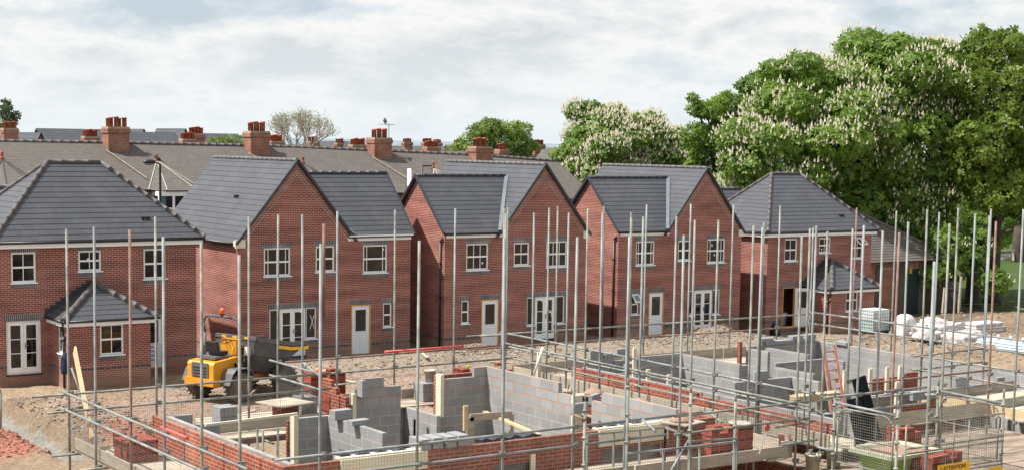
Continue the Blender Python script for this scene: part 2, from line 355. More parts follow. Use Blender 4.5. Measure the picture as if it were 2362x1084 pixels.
class Fr:
    """local frame on a wall: o + u*U + n*N (outward) + z"""
    def __init__(s, o, u, n): s.o = Vector(o); s.u = Vector(u).normalized(); s.n = Vector(n).normalized(); s.m = Matrix((s.u, s.n, Vector((0, 0, 1)))).transposed()
    def p(s, u, n, z): return s.o+s.u*u+s.n*n+Vector((0, 0, z))
    def box(s, mb, u0, u1, n0, n1, z0, z1):
        mb.obox(s.p((u0+u1)/2, (n0+n1)/2, (z0+z1)/2), (abs(u1-u0), abs(n1-n0), abs(z1-z0)), s.m); return mb
def facade(mb, fr, u0, u1, z0, z1, holes=(), depth=0.10):
    us = sorted({u0, u1, *[h[0] for h in holes], *[h[1] for h in holes]}); zs = sorted({z0, z1, *[h[2] for h in holes], *[h[3] for h in holes]})
    us = [u for u in us if u0-1e-6 <= u <= u1+1e-6]; zs = [z for z in zs if z0-1e-6 <= z <= z1+1e-6]
    for a, b in zip(us, us[1:]):
        for c, d in zip(zs, zs[1:]):
            if any(h[0]-1e-6 < (a+b)/2 < h[1]+1e-6 and h[2] < (c+d)/2 < h[3] for h in holes): continue
            mb.quad(fr.p(a, 0, c), fr.p(b, 0, c), fr.p(b, 0, d), fr.p(a, 0, d))
    for h in holes:
        a, b, c, d = h
        mb.quad(fr.p(a, 0, c), fr.p(a, 0, d), fr.p(a, -depth, d), fr.p(a, -depth, c))
        mb.quad(fr.p(b, 0, d), fr.p(b, 0, c), fr.p(b, -depth, c), fr.p(b, -depth, d))
        mb.quad(fr.p(a, 0, d), fr.p(b, 0, d), fr.p(b, -depth, d), fr.p(a, -depth, d))
        mb.quad(fr.p(b, 0, c), fr.p(a, 0, c), fr.p(a, -depth, c), fr.p(b, -depth, c))
def window(par, fr, u0, u1, z0, z1, bars=(0.5,), fw=0.07, sill=True, mid=0.5, lint=True, sillbrick=True, label=None, mat='upvc', nd=-0.045, opensash=None):
    """frame set in a reveal, panes behind glazing bars, blue brick head and sill courses"""
    mb = MB(); a, b = u0, u1
    fr.box(mb, a, a+fw, nd-.06, nd, z0, z1); fr.box(mb, b-fw, b, nd-.06, nd, z0, z1)
    fr.box(mb, a+fw, b-fw, nd-.06, nd, z1-fw, z1); fr.box(mb, a+fw, b-fw, nd-.06, nd, z0, z0+fw)
    if mid:
        zm = z0+(z1-z0)*mid; fr.box(mb, a+fw, b-fw, nd-.055, nd-.004, zm-.035, zm+.035)
    for t in bars:
        um = a+fw+(b-a-2*fw)*t; fr.box(mb, um-.014, um+.014, nd-.05, nd-.012, z0+fw, z1-fw)
    f = mb.build('window', mat, par)
    if label: f['label'] = label
    p = MB(); fr.box(p, a+fw*.6, b-fw*.6, nd-.06, nd-.03, z0+fw*.6, z1-fw*.6); p.build('pane', 'glass', f)
    if sill:
        q = MB(); fr.box(q, a-.05, b+.05, nd-.04, .05, z0-.045, z0); q.build('sill', 'upvc', f)
    if lint:
        q = MB(); fr.box(q, a-.09, b+.09, -.02, .004, z1, z1+.22); q.build('brick_head', 'blue', par)
    if sillbrick:
        q = MB(); fr.box(q, a-.04, b+.06, -.02, .004, z0-.045-.15, z0-.046); q.build('brick_sill', 'blue', par)
    return f
def french(par, fr, u0, u1, z0, z1, mat='upvc', nd=-0.045, label=None):
    mb = MB(); a, b = u0, u1; fw = .06; g = .10; mid = (a+b)/2
    for (x, y) in ((a, a+fw), (b-fw, b)): fr.box(mb, x, y, nd-.07, nd, z0, z1)
    fr.box(mb, a+fw, b-fw, nd-.07, nd, z1-fw, z1); fr.box(mb, a+fw, b-fw, nd-.07, nd, z0, z0+.05)
    f = mb.build('french_door', mat, par)
    if label: f['label'] = label
    for (l, r) in ((a+fw+.004, mid-.004), (mid+.004, b-fw-.004)):
        d = MB(); zt = z1-fw-.004; zb = z0+.054
        fr.box(d, l, l+g, nd-.055, nd+.012, zb, zt); fr.box(d, r-g, r, nd-.055, nd+.012, zb, zt)
        fr.box(d, l+g, r-g, nd-.055, nd+.012, zt-g, zt); fr.box(d, l+g, r-g, nd-.055, nd+.012, zb, zb+.2)
        for k in (1, 2):
            zk = zb+.2+(zt-g-zb-.2)*k/3; fr.box(d, l+g, r-g, nd-.05, nd, zk-.014, zk+.014)
        d = d.build('door_leaf', mat, f)
        p = MB(); fr.box(p, l+g*.7, r-g*.7, nd-.05, nd-.03, zb+.15, zt-g*.7); p.build('pane', 'glass', f)
    h = MB(); fr.box(h, mid+.045, mid+.065, nd+.012, nd+.05, z0+.95, z0+1.17); fr.box(h, mid+.05, mid+.17, nd+.045, nd+.06, z0+1.06, z0+1.08); h.build('handle', 'galv', f)
    q = MB(); fr.box(q, a-.03, b+.03, nd-.05, .04, z0-.05, z0); q.build('threshold', 'black', f)
    return f
def door(par, fr, u0, u1, z0, z1):
    m = MB(); t = .045
    for (x, y) in ((u0, u0+t), (u1-t, u1)): fr.box(m, x, y, -.07, .012, z0, z1)
    fr.box(m, u0+t, u1-t, -.07, .012, z1-t, z1); fr.box(m, u0+t, u1-t, -.05, .03, z0-.05, z0)
    f = m.build('door', 'ochre', par, label='white half glazed door in an ochre protected frame')
    a, b = u0+t+.004, u1-t-.004; d = MB(); zt = z1-t-.004
    gw = (b-a); gl, gr = a+gw*.2, b-gw*.2; gb = z0+(zt-z0)*.47; gt = zt-.17
    fr.box(d, a, gl, -.06, -.02, z0, zt); fr.box(d, gr, b, -.06, -.02, z0, zt); fr.box(d, gl, gr, -.06, -.02, z0, gb); fr.box(d, gl, gr, -.06, -.02, gt, zt)
    for (x, y) in ((gl+.02, gl+gw*.26), (gr-gw*.26, gr-.02)):
        for (c, e) in ((z0+.2, gb-.15),):
            fr.box(d, x, x+.014, -.021, -.010, c, e); fr.box(d, y-.014, y, -.021, -.010, c, e); fr.box(d, x+.014, y-.014, -.021, -.010, c, c+.014); fr.box(d, x+.014, y-.014, -.021, -.010, e-.014, e)
    for (x, y, c, e) in ((gl-.03, gl, gb, gt), (gr, gr+.03, gb, gt), (gl-.03, gr+.03, gb-.03, gb), (gl-.03, gr+.03, gt, gt+.03)): fr.box(d, x, y, -.021, -.005, c, e)
    d.build('door_leaf', 'doorwhite', f)
    p = MB(); fr.box(p, gl-.01, gr+.01, -.05, -.035, gb-.01, gt+.01); p.build('pane', 'glass', f)
    q = MB(); fr.box(q, u0-.06, u1+.06, -.02, .004, z1+.01, z1+.23); q.build('brick_head', 'blue', par)
    return f
def clip(poly, d, t, keep_less):
    out = []; n = len(poly)
    for i in range(n):
        a, b = poly[i], poly[(i+1) % n]; da, db = a.dot(d)-t, b.dot(d)-t
        if not keep_less: da, db = -da, -db
        if da <= 1e-9: out.append(a)
        if (da < -1e-9 and db > 1e-9) or (da > 1e-9 and db < -1e-9): out.append(a+(b-a)*(da/(da-db)))
    return out
def roofplane(mb, pts, c=0.28, th=0.014):
    pts = [Vector(p) for p in pts]; n = (pts[1]-pts[0]).cross(pts[2]-pts[0]).normalized()
    if n.z < 0: n = -n
    d = Vector((n.x, n.y, 0)).normalized(); d = (d - n*d.dot(n)).normalized()   # down the slope
    if d.z > 0: d = -d
    h = n.cross(d).normalized()
    ts = [p.dot(d) for p in pts]; t1 = max(ts); t0 = min(ts); k = 0; b = t1
    while b > t0+1e-4:
        a = max(b-c, t0); q = clip(clip(pts, d, b, True), d, a, False)
        if len(q) >= 3:
            up = []; uv = []
            for p in q:
                s_ = (p.dot(d)-(b-c))/c; up.append(p+n*(0.012+th*s_)); uv.append((p.dot(h)+k*.0, -k+0.05+0.9*(1-s_)))
            if (up[1]-up[0]).cross(up[2]-up[0]).dot(n) < 0: up.reverse(); uv.reverse()
            mb.quad(*up); mb.uv[len(mb.f)-1] = uv
            low = [p for p in q if abs(p.dot(d)-b) < 1e-4]
            if len(low) >= 2:
                low.sort(key=lambda p: p.dot(h)); p, r = low[0], low[-1]
                mb.quad(p+n*.006, r+n*.006, r+n*(.012+th), p+n*(.012+th)); mb.uv[len(mb.f)-1] = [(0, .5-k)]*4
        b -= c; k += 1
    rev = [p-n*.05 for p in pts]; mb.quad(*rev); mb.uv[len(mb.f)-1] = [(0, .5)]*len(rev)
def ridge_tiles(par, p, q, mat='ridge', r=0.11, seg=0.45, name='ridge_tiles'):
    p = Vector(p); q = Vector(q); L_ = (q-p).length; n = max(1, int(L_/seg)); mb = MB(); pr = []
    for i in range(n): a = L_*i/n; b = L_*(i+1)/n; pr += [(r*1.04, a), (r*1.04, a+.035), (r*.97, a+.04), (r*.95, b-.001)]
    mb.lathe(p, pr, 10, q-p)
    return mb.build(name, mat, par)

# ------------------------------------------------------------------ ground
PAD = [(16.0, 66, 54.6, 72, 0.02)]
def trench(x, y):
    cx = 15.5 + 0.10*math.sin(y*1.7) + (0.0 if y < 50 else (y-50)*0.02)
    if y < 43.6: return 0
    return max(0.0, 1-abs(x-cx)/0.9)
MOUNDS = [(37.3, 56.6, 1.5, 0.42), (51.7, 57.2, 1.5, 0.58), (46.5, 56.8, 3.0, 0.3), (49.3, 56.6, 2.2, 0.25), (41.5, 56.5, 1.6, 0.2), (53.2, 55.6, 2.2, 0.3), (27.5, 55.0, 3.0, .25), (31.5, 55.5, 3, .3), (34.5, 55.8, 2.5, .35),
          (58.0, 51.2, 1.6, .45), (56.5, 52.5, 1.8, .45), (59.5, 48.0, 2.2, .5), (57.0, 47.5, 2.0, .35), (62.0, 45.0, 2.5, .25), (17.3, 50.5, 1.3, .45), (17.5, 47.0, 1.4, .5), (18.2, 53.0, 1.2, .25), (12.9, 47.6, 1.8, .28), (72, 56, 4, .5), (76, 53, 4, .45), (43.5, 55.5, 2.0, .3)]
def rut(x, y):
    if not (18 < x < 60 and 44 < y < 56.5): return 0
    r = 0
    for (y0, s_, ph) in ((53.2, .0, 0), (51.5, .0, 0), (49.4, .08, 1.5), (47.8, .08, 1.5)):
        c = y0+.5*math.sin(x*.16+ph)+s_*(x-30); r = max(r, 1-abs(y-c)/.28)
    return max(0, r)
def gh(x, y):
    z = 0.10*noise.noise(Vector((x*.35, y*.35, 0))) + 0.04*noise.noise(Vector((x*1.3, y*1.3, 4)))
    rough = 1.0
    if y > 57.0 and 15 < x < 66: rough = 0.15; z *= .2
    if 18 < y < 35 and x < 36: rough = .2
    z += rough*0.05*noise.noise(Vector((x*3.1, y*3.1, 2)))
    z -= 0.0 if x < 40 else min(0.33, (x-40)*0.02)
    for (mx, my, r, h) in MOUNDS:
        d2 = ((x-mx)**2+(y-my)**2)/(r*r)
        if d2 < 4: z += h*math.exp(-1.6*d2)*(1+.35*noise.noise(Vector((x*1.6, y*1.6, 9)))+.15*noise.noise(Vector((x*5, y*5, 1))))
    z -= .09*rut(x, y)*(.7+.5*noise.noise(Vector((x*6, y*6, 0))))
    t = trench(x, y)
    if t > 0: z -= 0.62*min(1, t*2.0)*min(1, (y-43.6)/1.2)
    return z
def axis(lo, hi, step, outs):
    a = [lo-o for o in reversed(outs)]; n = int(round((hi-lo)/step))
    return a+[lo+(hi-lo)*i/n for i in range(n+1)]+[hi+o for o in outs]
gx = axis(8.0, 82.0, 0.22, [2, 6, 14, 30, 70, 160, 400, 1000, 2500, 6000]); gy = axis(40.0, 62.0, 0.20, [2, 5, 10, 18, 30, 60, 150, 400, 1000, 2500, 6000])
nx, ny = len(gx), len(gy); gv = []; gc = []
SAND = (0.27, 0.20, 0.135); SOIL = (0.19, 0.137, 0.097); GREYR = (0.23, 0.195, 0.158); REDR = (0.30, 0.13, 0.09); WET = (0.21, 0.205, 0.185); GRASS = (0.05, 0.08, 0.02); TARM = (0.16, 0.155, 0.15); DARKS = (0.10, 0.075, 0.055)
def gcol(x, y):
    n = noise.noise(Vector((x*.5, y*.5, 7))); n2 = noise.noise(Vector((x*1.5, y*1.5, 3)))
    c = Vector(SAND).lerp(Vector(SOIL), min(1, max(0, .45+n*.9+n2*.3)))
    if 22 < x < 60 and 48.5 < y < 57.2: c = c.lerp(Vector(GREYR), min(1, max(0, .7+n2)))
    if 17.2 < x < 33 and 44 < y < 53.5: c = c.lerp(Vector((0.29, 0.20, 0.16)), min(1, max(0, .6+n2)))
    if 55.0 < y < 57.6 and 15 < x < 27: c = Vector(SAND)*(1.02+.1*n2)
    d = ((x-13.3)/2.2)**2+((y-47.3)/2.9)**2+n2*.6
    if d < 1 and x < 15.4: c = c.lerp(Vector(REDR), min(1, (1-d)*2.2))
    d = ((x-17.6)/1.3)**2+((y-45.5)/2.2)**2+n2*.5
    if d < 1: c = c.lerp(Vector(REDR), min(1, (1-d)*1.2))
    rt = rut(x, y)
    if rt > .2: c = c.lerp(Vector((0.16, 0.12, 0.09)), min(.7, rt))
    t = trench(x, y)
    if t > .45: c = Vector(WET)*(1+.25*n2)
    elif t > 0: c = c.lerp(Vector(DARKS)*1.6, .55)
    if x > 66.5 and y > 52 : c = Vector(SAND).lerp(Vector(SOIL), min(1, max(0, .8+n)))*(.9+.2*n2)
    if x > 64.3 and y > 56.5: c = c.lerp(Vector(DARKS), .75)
    # park lawn beyond the site fence
    if x > 76.5 and y > 54.5 or y > 97 or x > 100: c = Vector(GRASS)*(1+.35*n+.2*n2)
    if y > 97 and x < 60: c = Vector(TARM)
    if 15 < x < 66 and 57.6 < y < 97 : c = Vector(TARM)*(1+.2*n)
    r = ((x-160)**2+(y-140)**2)**.5
    if (x*x+y*y) > 260**2: c = Vector((0.09, 0.12, 0.085))
    return c
for y in gy:
    for x in gx:
        inn = 7 < x < 84 and 30 < y < 64
        gv.append((x, y, gh(x, y) if inn else (-.05 if y < 64 else 0.0))); gc.append((*gcol(x, y), 1))
gf = [(j*nx+i, j*nx+i+1, (j+1)*nx+i+1, (j+1)*nx+i) for j in range(ny-1) for i in range(nx-1)]
me = bpy.data.meshes.new('ground'); me.from_pydata(gv, [], gf)
ca = me.color_attributes.new('soil', 'FLOAT_COLOR', 'POINT'); ca.data.foreach_set('color', np.array(gc, dtype=np.float32).ravel())
gm, nt, b = new_mat('site_earth'); N = nt.nodes; L = nt.links
at_ = N.new('ShaderNodeAttribute'); at_.attribute_name = 'soil'; g = N.new('ShaderNodeNewGeometry')
n1 = N.new('ShaderNodeTexNoise'); n1.inputs['Scale'].default_value = 6; n1.inputs['Detail'].default_value = 8; n1.inputs['Roughness'].default_value = .7; L.new(g.outputs['Position'], n1.inputs[0])
v1 = N.new('ShaderNodeTexVoronoi'); v1.inputs['Scale'].default_value = 9; L.new(g.outputs['Position'], v1.inputs['Vector'])
mr = N.new('ShaderNodeMapRange'); mr.inputs[1].default_value = .3; mr.inputs[2].default_value = .7; mr.inputs[3].default_value = .62; mr.inputs[4].default_value = 1.38; L.new(n1.outputs[0], mr.inputs[0])
sc = N.new('ShaderNodeVectorMath'); sc.operation = 'SCALE'; L.new(at_.outputs['Color'], sc.inputs[0]); L.new(mr.outputs[0], sc.inputs[3]); L.new(sc.outputs[0], b.inputs['Base Color'])
b.inputs['Roughness'].default_value = .95; b.inputs['Specular IOR Level'].default_value = .15
ad = mth('ADD', mth('MULTIPLY', v1.outputs[0], .5, nt=nt), n1.outputs[0], nt=nt)
bp = N.new('ShaderNodeBump'); bp.inputs['Strength'].default_value = .8; bp.inputs['Distance'].default_value = .06; L.new(ad, bp.inputs['Height']); L.new(bp.outputs[0], b.inputs['Normal'])
me.materials.append(gm); go = bpy.data.objects.new('ground', me); COL.objects.link(go); go['kind'] = 'structure'
# rubble: broken stones lying on the earth
def rubble(name, spots, seed, cols, label):
    rr = random.Random(seed); V = []; F = []; C = []
    ico = [(0, 0, 1), (.89, 0, .45), (.28, .85, .45), (-.72, .53, .45), (-.72, -.53, .45), (.28, -.85, .45), (.72, .53, -.45), (-.28, .85, -.45), (-.89, 0, -.45), (-.28, -.85, -.45), (.72, -.53, -.45), (0, 0, -1)]
    fac = [(0,1,2),(0,2,3),(0,3,4),(0,4,5),(0,5,1),(1,6,2),(2,6,7),(2,7,3),(3,7,8),(3,8,4),(4,8,9),(4,9,5),(5,9,10),(5,10,1),(1,10,6),(11,7,6),(11,8,7),(11,9,8),(11,10,9),(11,6,10)]
    for (x0, x1, y0, y1, n, smin, smax) in spots:
        for _ in range(n):
            x, y = rr.uniform(x0, x1), rr.uniform(y0, y1)
            if trench(x, y) > .3: continue
            s = smin+(smax-smin)*rr.random()**3; z = gh(x, y)+s*.15; sx, sy, sz = s*rr.uniform(.7, 1.4), s*rr.uniform(.7, 1.4), s*rr.uniform(.35, .8)
            a = rr.uniform(0, 6.28); ca, sa = math.cos(a), math.sin(a); b = len(V); tl = rr.uniform(-.4, .4)
            for p in ico:
                k = rr.uniform(.7, 1.15); u, v, w_ = p[0]*sx*k, p[1]*sy*k, p[2]*sz*k; w_ += tl*u
                V.append((x+u*ca-v*sa, y+u*sa+v*ca, z+w_))
            F += [tuple(b+i for i in f) for f in fac]; c = rr.choice(cols); k = rr.uniform(.7, 1.2); C += [(c[0]*k, c[1]*k, c[2]*k, 1)]*12
    me = bpy.data.meshes.new(name); me.from_pydata(V, [], F); ca = me.color_attributes.new('soil', 'FLOAT_COLOR', 'POINT'); ca.data.foreach_set('color', np.array(C, dtype=np.float32).ravel())
    me.materials.append(gm); o = bpy.data.objects.new(name, me); COL.objects.link(o); tag(o, label, 'rubble', kind='stuff')
GC = [(0.31, 0.265, 0.215), (0.25, 0.215, 0.175), (0.28, 0.22, 0.165), (0.33, 0.285, 0.24), (0.18, 0.15, 0.12)]
rubble('rubble', [(22, 60, 50.5, 57.3, 4200, .015, .065), (44, 56, 55, 58.2, 3600, .015, .075), (35.5, 40, 55.4, 57.6, 700, .03, .11), (17, 33, 43, 54, 3000, .015, .055), (16.4, 19, 44, 55, 1500, .02, .07), (54, 66, 44, 54.5, 1800, .02, .08), (66, 80, 45, 60, 1000, .03, .10)] + [(m[0]-m[2], m[0]+m[2], m[1]-m[2]*.8, m[1]+m[2]*.8, 220, .02, .08) for m in MOUNDS[:16]], 3, GC, 'broken stones and clods scattered over the bare earth between the scaffold and the houses')
rubble('red_rubble', [(11.6, 15.0, 45, 50.3, 1500, .02, .07), (16.6, 18.6, 43.8, 47.5, 260, .02, .06)], 5, [(0.34, 0.13, 0.09), (0.26, 0.10, 0.075), (0.38, 0.2, 0.15)], 'crushed red brick rubble spread beside the wet trench')

# ------------------------------------------------------------------ the five new houses
def vslab(mb, fr, u0, u1, n0, n1, z0, z1): fr.box(mb, u0, u1, n0, n1, z0, z1)
def rake(par, p, q, w_=.13, t=.05, out=(0, -1, 0), name='barge_board', mat='barge'):
    p = Vector(p); q = Vector(q); mb = MB(); mb.beam(p, q, w_, .09, up=out); return mb.build(name, mat, par)
def gable_house(name_label, side, XL, XR, GL, GR, Y, zg, za, zw, zb, wins, small, dr, frn, frame_bars, downpipe=None, extra_fascia=False, ajar=False):
    """L shaped house: main body under the front gable (GL..GR), lower wing on the other side.  side=+1 wing on the right, -1 wing on the left"""
    H = thing('brick_house', ((XL+XR)/2, Y, zb), name_label, 'house', 'new detached red brick houses')
    D1 = 8.3; D2 = 4.75; ov = .12; ap = (GL+GR)/2; yr = Y+D2/2
    F = Fr((0, Y, 0), (1, 0, 0), (0, -1, 0))
    holes = [(a, b, c, d) for (a, b, c, d) in wins]+[tuple(small[:4])]+[tuple(dr)]
    fx0, fx1, fz0, fz1, sl, sr, sz = frn
    holes += [(sl, fx0, sz, fz1), (fx1, sr, sz, fz1), (fx0, fx1, fz0, fz1)]
    mb = MB(); facade(mb, F, XL, XR, zb-.6, zg+.02, holes)
    slope = (za-zg)/((GR-GL)/2)
    mb.quad((GL, Y, zg+.02), (GR, Y, zg+.02), (ap, Y, za-.12))
    # rear and sides
    mb.quad((GL, Y+D1, zb-.6), (GR, Y+D1, zb-.6), (GR, Y+D1, zg), (ap, Y+D1, za-.12), (GL, Y+D1, zg))
    wx0, wx1 = (GR, XR) if side > 0 else (XL, GL)
    xo = XR if side > 0 else XL; xi = GL if side > 0 else GR; xm = GR if side > 0 else GL
    mb.quad((xi, Y, zb-.6), (xi, Y+D1, zb-.6), (xi, Y+D1, zg), (xi, Y, zg))
    mb.quad((xm, Y+D2, zb-.6), (xm, Y+D1, zb-.6), (xm, Y+D1, zg), (xm, Y+D2, zg))
    mb.quad((wx0, Y+D2, zb-.6), (wx1, Y+D2, zb-.6), (wx1, Y+D2, zg), (wx0, Y+D2, zg))
    mb.quad((xo, Y, zb-.6), (xo, Y+D2, zb-.6), (xo, Y+D2, zg), (xo, yr, zw-.08), (xo, Y, zg))
    mb.build('wall', 'brick', H)
    # plinth band of blue bricks
    q = MB(); zp = zg-4.65; cuts = sorted([(fx0, fx1), (dr[0], dr[1])]); u = XL
    for a, b in cuts:
        if a > u: F.box(q, u, a, -.02, .004, zp-.05, zp+.03)
        u = b
    F.box(q, u, XR, -.02, .004, zp-.05, zp+.03)
    q.box(xo-.004 if side < 0 else xo-.02, xo+.02 if side < 0 else xo+.004, Y, Y+D2, zp-.05, zp+.03); q.box(GL-.004, GL+.02, Y+(D2 if side < 0 else 0), Y+D1, zp-.05, zp+.03)
    q.build('blue_brick_band', 'blueband', H)
    # brick verge course up the gable rake
    e = .06; rb = MB()
    for s_ in (-1, 1):
        ex = GL if s_ < 0 else GR; a = Vector((ex-s_*.20, Y-.003, zg+.05)); b_ = Vector((ap, Y-.003, za-.40)); n_ = Vector((s_*(za-zg), 0, abs(ap-ex))).normalized()*.0
        d_ = (b_-a).normalized(); pn = Vector((-d_.z, 0, d_.x))*(1 if s_ > 0 else -1)
        if pn.z < 0: pn = -pn
        rb.quad(a-pn*.012, a+pn*.012, b_+pn*.012, b_-pn*.012); rb.quad(a-pn*.13, a-pn*.108, b_-pn*.108, b_-pn*.13)
    rb.build('verge_mortar_line', 'slab', H)
    # roofs
    r = MB(); r.uv = {}
    yf, ybk = Y-.10, Y+D1+.1
    dz = slope*ov
    xw0 = ap+(GR-ap)*(za-zw)/(za-zg) if side > 0 else ap-(ap-GL)*(za-zw)/(za-zg)     # where the wing ridge dies into the main slope
    for s_ in (-1, 1):
        ex = (GL-ov) if s_ < 0 else (GR+ov); ez = zg-dz
        roofplane(r, [(ap, yf, za), (ex, yf, ez), (ex, ybk, ez), (ap, ybk, za)])
    wslope = (zw-zg)/(D2/2); xe = xo+ (.12 if side > 0 else -.12); yv = Y-.14; zv = zg+.06
    for s_ in (-1, 1):
        ey = yv if s_ < 0 else Y+D2+.14
        roofplane(r, [(xm, ey, zv), (xe, ey, zv), (xe, yr, zw), (xw0, yr, zw)])
    r.build('roof', 'slate', H)
    ridge_tiles(H, (ap, yf+.05, za+.02), (ap, ybk, za+.02), 'ridgeg', .085)
    ridge_tiles(H, (xw0, yr, zw+.02), (xe, yr, zw+.02), 'barge', .085)
    # dark verges
    for s_ in (-1, 1):
        ex = (GL-ov-.02) if s_ < 0 else (GR+ov+.02); rake(H, (ex, yf-.01, zg-dz-.02), (ap, yf-.01, za+.02), .10)
        rake(H, (xe, (yv if s_ < 0 else Y+D2+.14), zv), (xe, yr, zw+.02), .10, out=(side, 0, 0))
    # lead valley
    tv = MB(); tx = (ap+xi)/2 if side > 0 else (ap*.55+GL*.45); tz_ = zg+(za-zg)*(1-abs(tx-ap)/((GR-GL)/2)); tv.box(tx-.08, tx+.08, Y+2.9, Y+3.2, tz_, tz_+.1); tv.build('roof_vent', 'black', H)
    v = MB(); v.beam((xm+side*.03, yv-.02, zv+.10), (xw0+side*.03, yr, zw+.09), .17, .03); v.build('lead_valley', 'lead', H)
    # fascias, gutters, eaves boxes
    fz = MB(); a, b_ = (GR-(.25 if extra_fascia else -.02), XR) if side > 0 else (XL+.06, GL+.18)
    fz.box(a, b_, Y-.045, Y-.006, zg-.155, zg+.03)
    sx = GL if side > 0 else GR
    fz.box(GL-.05, GL-.01, Y+.1 if side > 0 else Y+D2, Y+D1, zg-.22, zg-.05)
    fz.build('fascia', 'upvc', H)
    gt = MB(); gt.tube((wx0-(.25 if side > 0 else .1), yv+.02, zg+.02), (wx1+.15, yv+.02, zg+.02), .05, 8)
    gt.tube((GL-ov-.06, Y+.3 if side > 0 else Y+D2+.2, zg-.16), (GL-ov-.06, Y+D1, zg-.16), .05, 8)
    gt.build('gutter', 'black', H)
    ec = MB()
    if side > 0: ec.box(GL-.16, GL+.28, Y-.09, Y-.01, zg-.33, zg+.02); ec.box(GL-.16, GL-.06, Y-.01, Y+.14, zg-.26, zg-.02)
    else: ec.box(GR-.26, GR+.10, Y-.09, Y-.01, zg-.33, zg+.02)
    ec.build('eaves_box', 'cream', H)
    if extra_fascia:
        q = MB(); q.box(GR-.25, XR+.04, Y-.19, Y-.165, zg+.03, zg+.085); q.build('fascia', 'upvc', H)
    if downpipe is not None:
        dx, dy = downpipe; q = MB(); q.path([(dx, dy-.05, zg-.15), (dx, dy+.12, zg-.35), (dx, dy+.12, zb-.05)], .045, 8)
        for z in (zb+.9, zb+2.4, zb+3.9): q.box(dx-.055, dx+.055, dy+.06, dy+.18, z, z+.05)
        q.build('downpipe', 'black', H)
    for (rct, bars) in zip(wins, frame_bars): window(H, F, *rct, bars=bars)
    if ajar:
        f = window(H, F, *small[:4], bars=(), fw=.06); f['label'] = 'small window with its top light swung open'
        a, b, c, d = small[:4]; zm = (c+d)/2; m_ = MB(); o_ = F.p(a+.02, .0, d-.03); w2 = b-a-.04; hh = (d-c)*.46
        dn = Vector((0, -.62, -.78)); U = Vector((1, 0, 0))
        for (u0, u1, v0, v1) in ((0, w2, 0, .05), (0, w2, hh-.05, hh), (0, .05, .05, hh-.05), (w2-.05, w2, .05, hh-.05)):
            m_.beam(o_+U*((u0+u1)/2)+dn*v0, o_+U*((u0+u1)/2)+dn*v1, u1-u0, .04, up=(0, -.78, .62))
        so = m_.build('open_sash', 'upvc', f); p_ = MB(); p_.beam(o_+U*(w2/2)+dn*.04, o_+U*(w2/2)+dn*(hh-.04), w2-.08, .015, up=(0, -.78, .62)); p_.build('pane', 'lampglass', so)
    else: window(H, F, *small[:4], bars=(), fw=.06)
    door(H, F, *dr)
    for (a, b) in ((sl, fx0), (fx1, sr)):
        window(H, F, a, b, sz, fz1, bars=(), mid=None, lint=False, fw=.055)
    french(H, F, fx0, fx1, fz0, fz1)
    q = MB(); F.box(q, sl-.05, sr+.1, -.02, .004, fz1+.002, fz1+.222); q.build('brick_head', 'blue', H)
    return H
b3 = (.12, .5, .88); b2 = (.5,); b33 = (.333, .667); b4 = (.13, .87)
h2 = gable_house('gabled red brick house with gable at its left, yellow dumper parked before it', 1, 27.26, 35.49, 27.26, 32.60, 59.3, 5.10, 8.36, 7.78, -.05,
    [(28.41, 29.64, 3.56, 4.74), (30.82, 31.72, 3.67, 4.76), (33.11, 34.32, 3.54, 4.75)], (34.12, 34.56, 1.14, 2.19), (32.53, 33.49, .05, 2.18), (29.12, 30.36, .14, 2.17, 28.66, 30.86, .84),
    [b4+(.5,), b2, b4], extra_fascia=True)
h3 = gable_house('middle gabled brick house whose lit side wall carries a pointed shadow', -1, 36.89, 44.80, 39.75, 44.80, 58.7, 5.15, 8.26, 7.68, -.05,
    [(38.04, 39.23, 3.54, 4.73), (40.62, 41.49, 3.67, 4.71), (42.45, 43.65, 3.54, 4.73)], (37.81, 38.22, 1.15, 2.19), (38.87, 39.84, .09, 2.19), (41.83, 43.02, .20, 2.18, 41.40, 43.56, .87),
    [b33, b2, b33], downpipe=(36.83, 58.85))
h4 = gable_house('gabled red brick house with a small ajar window and pale stained side wall', -1, 47.09, 55.10, 50.05, 55.10, 59.2, 5.0, 8.12, 7.58, -.22,
    [(48.19, 49.37, 3.40, 4.57), (50.87, 51.69, 3.55, 4.55), (52.79, 54.00, 3.38, 4.58)], (47.97, 48.44, 1.0, 2.02), (49.05, 50.02, -.05, 2.05), (51.97, 53.25, .02, 2.03, 51.60, 53.74, .75),
    [b3, b2, (.16, .84)], downpipe=(47.03, 59.35), ajar=True)
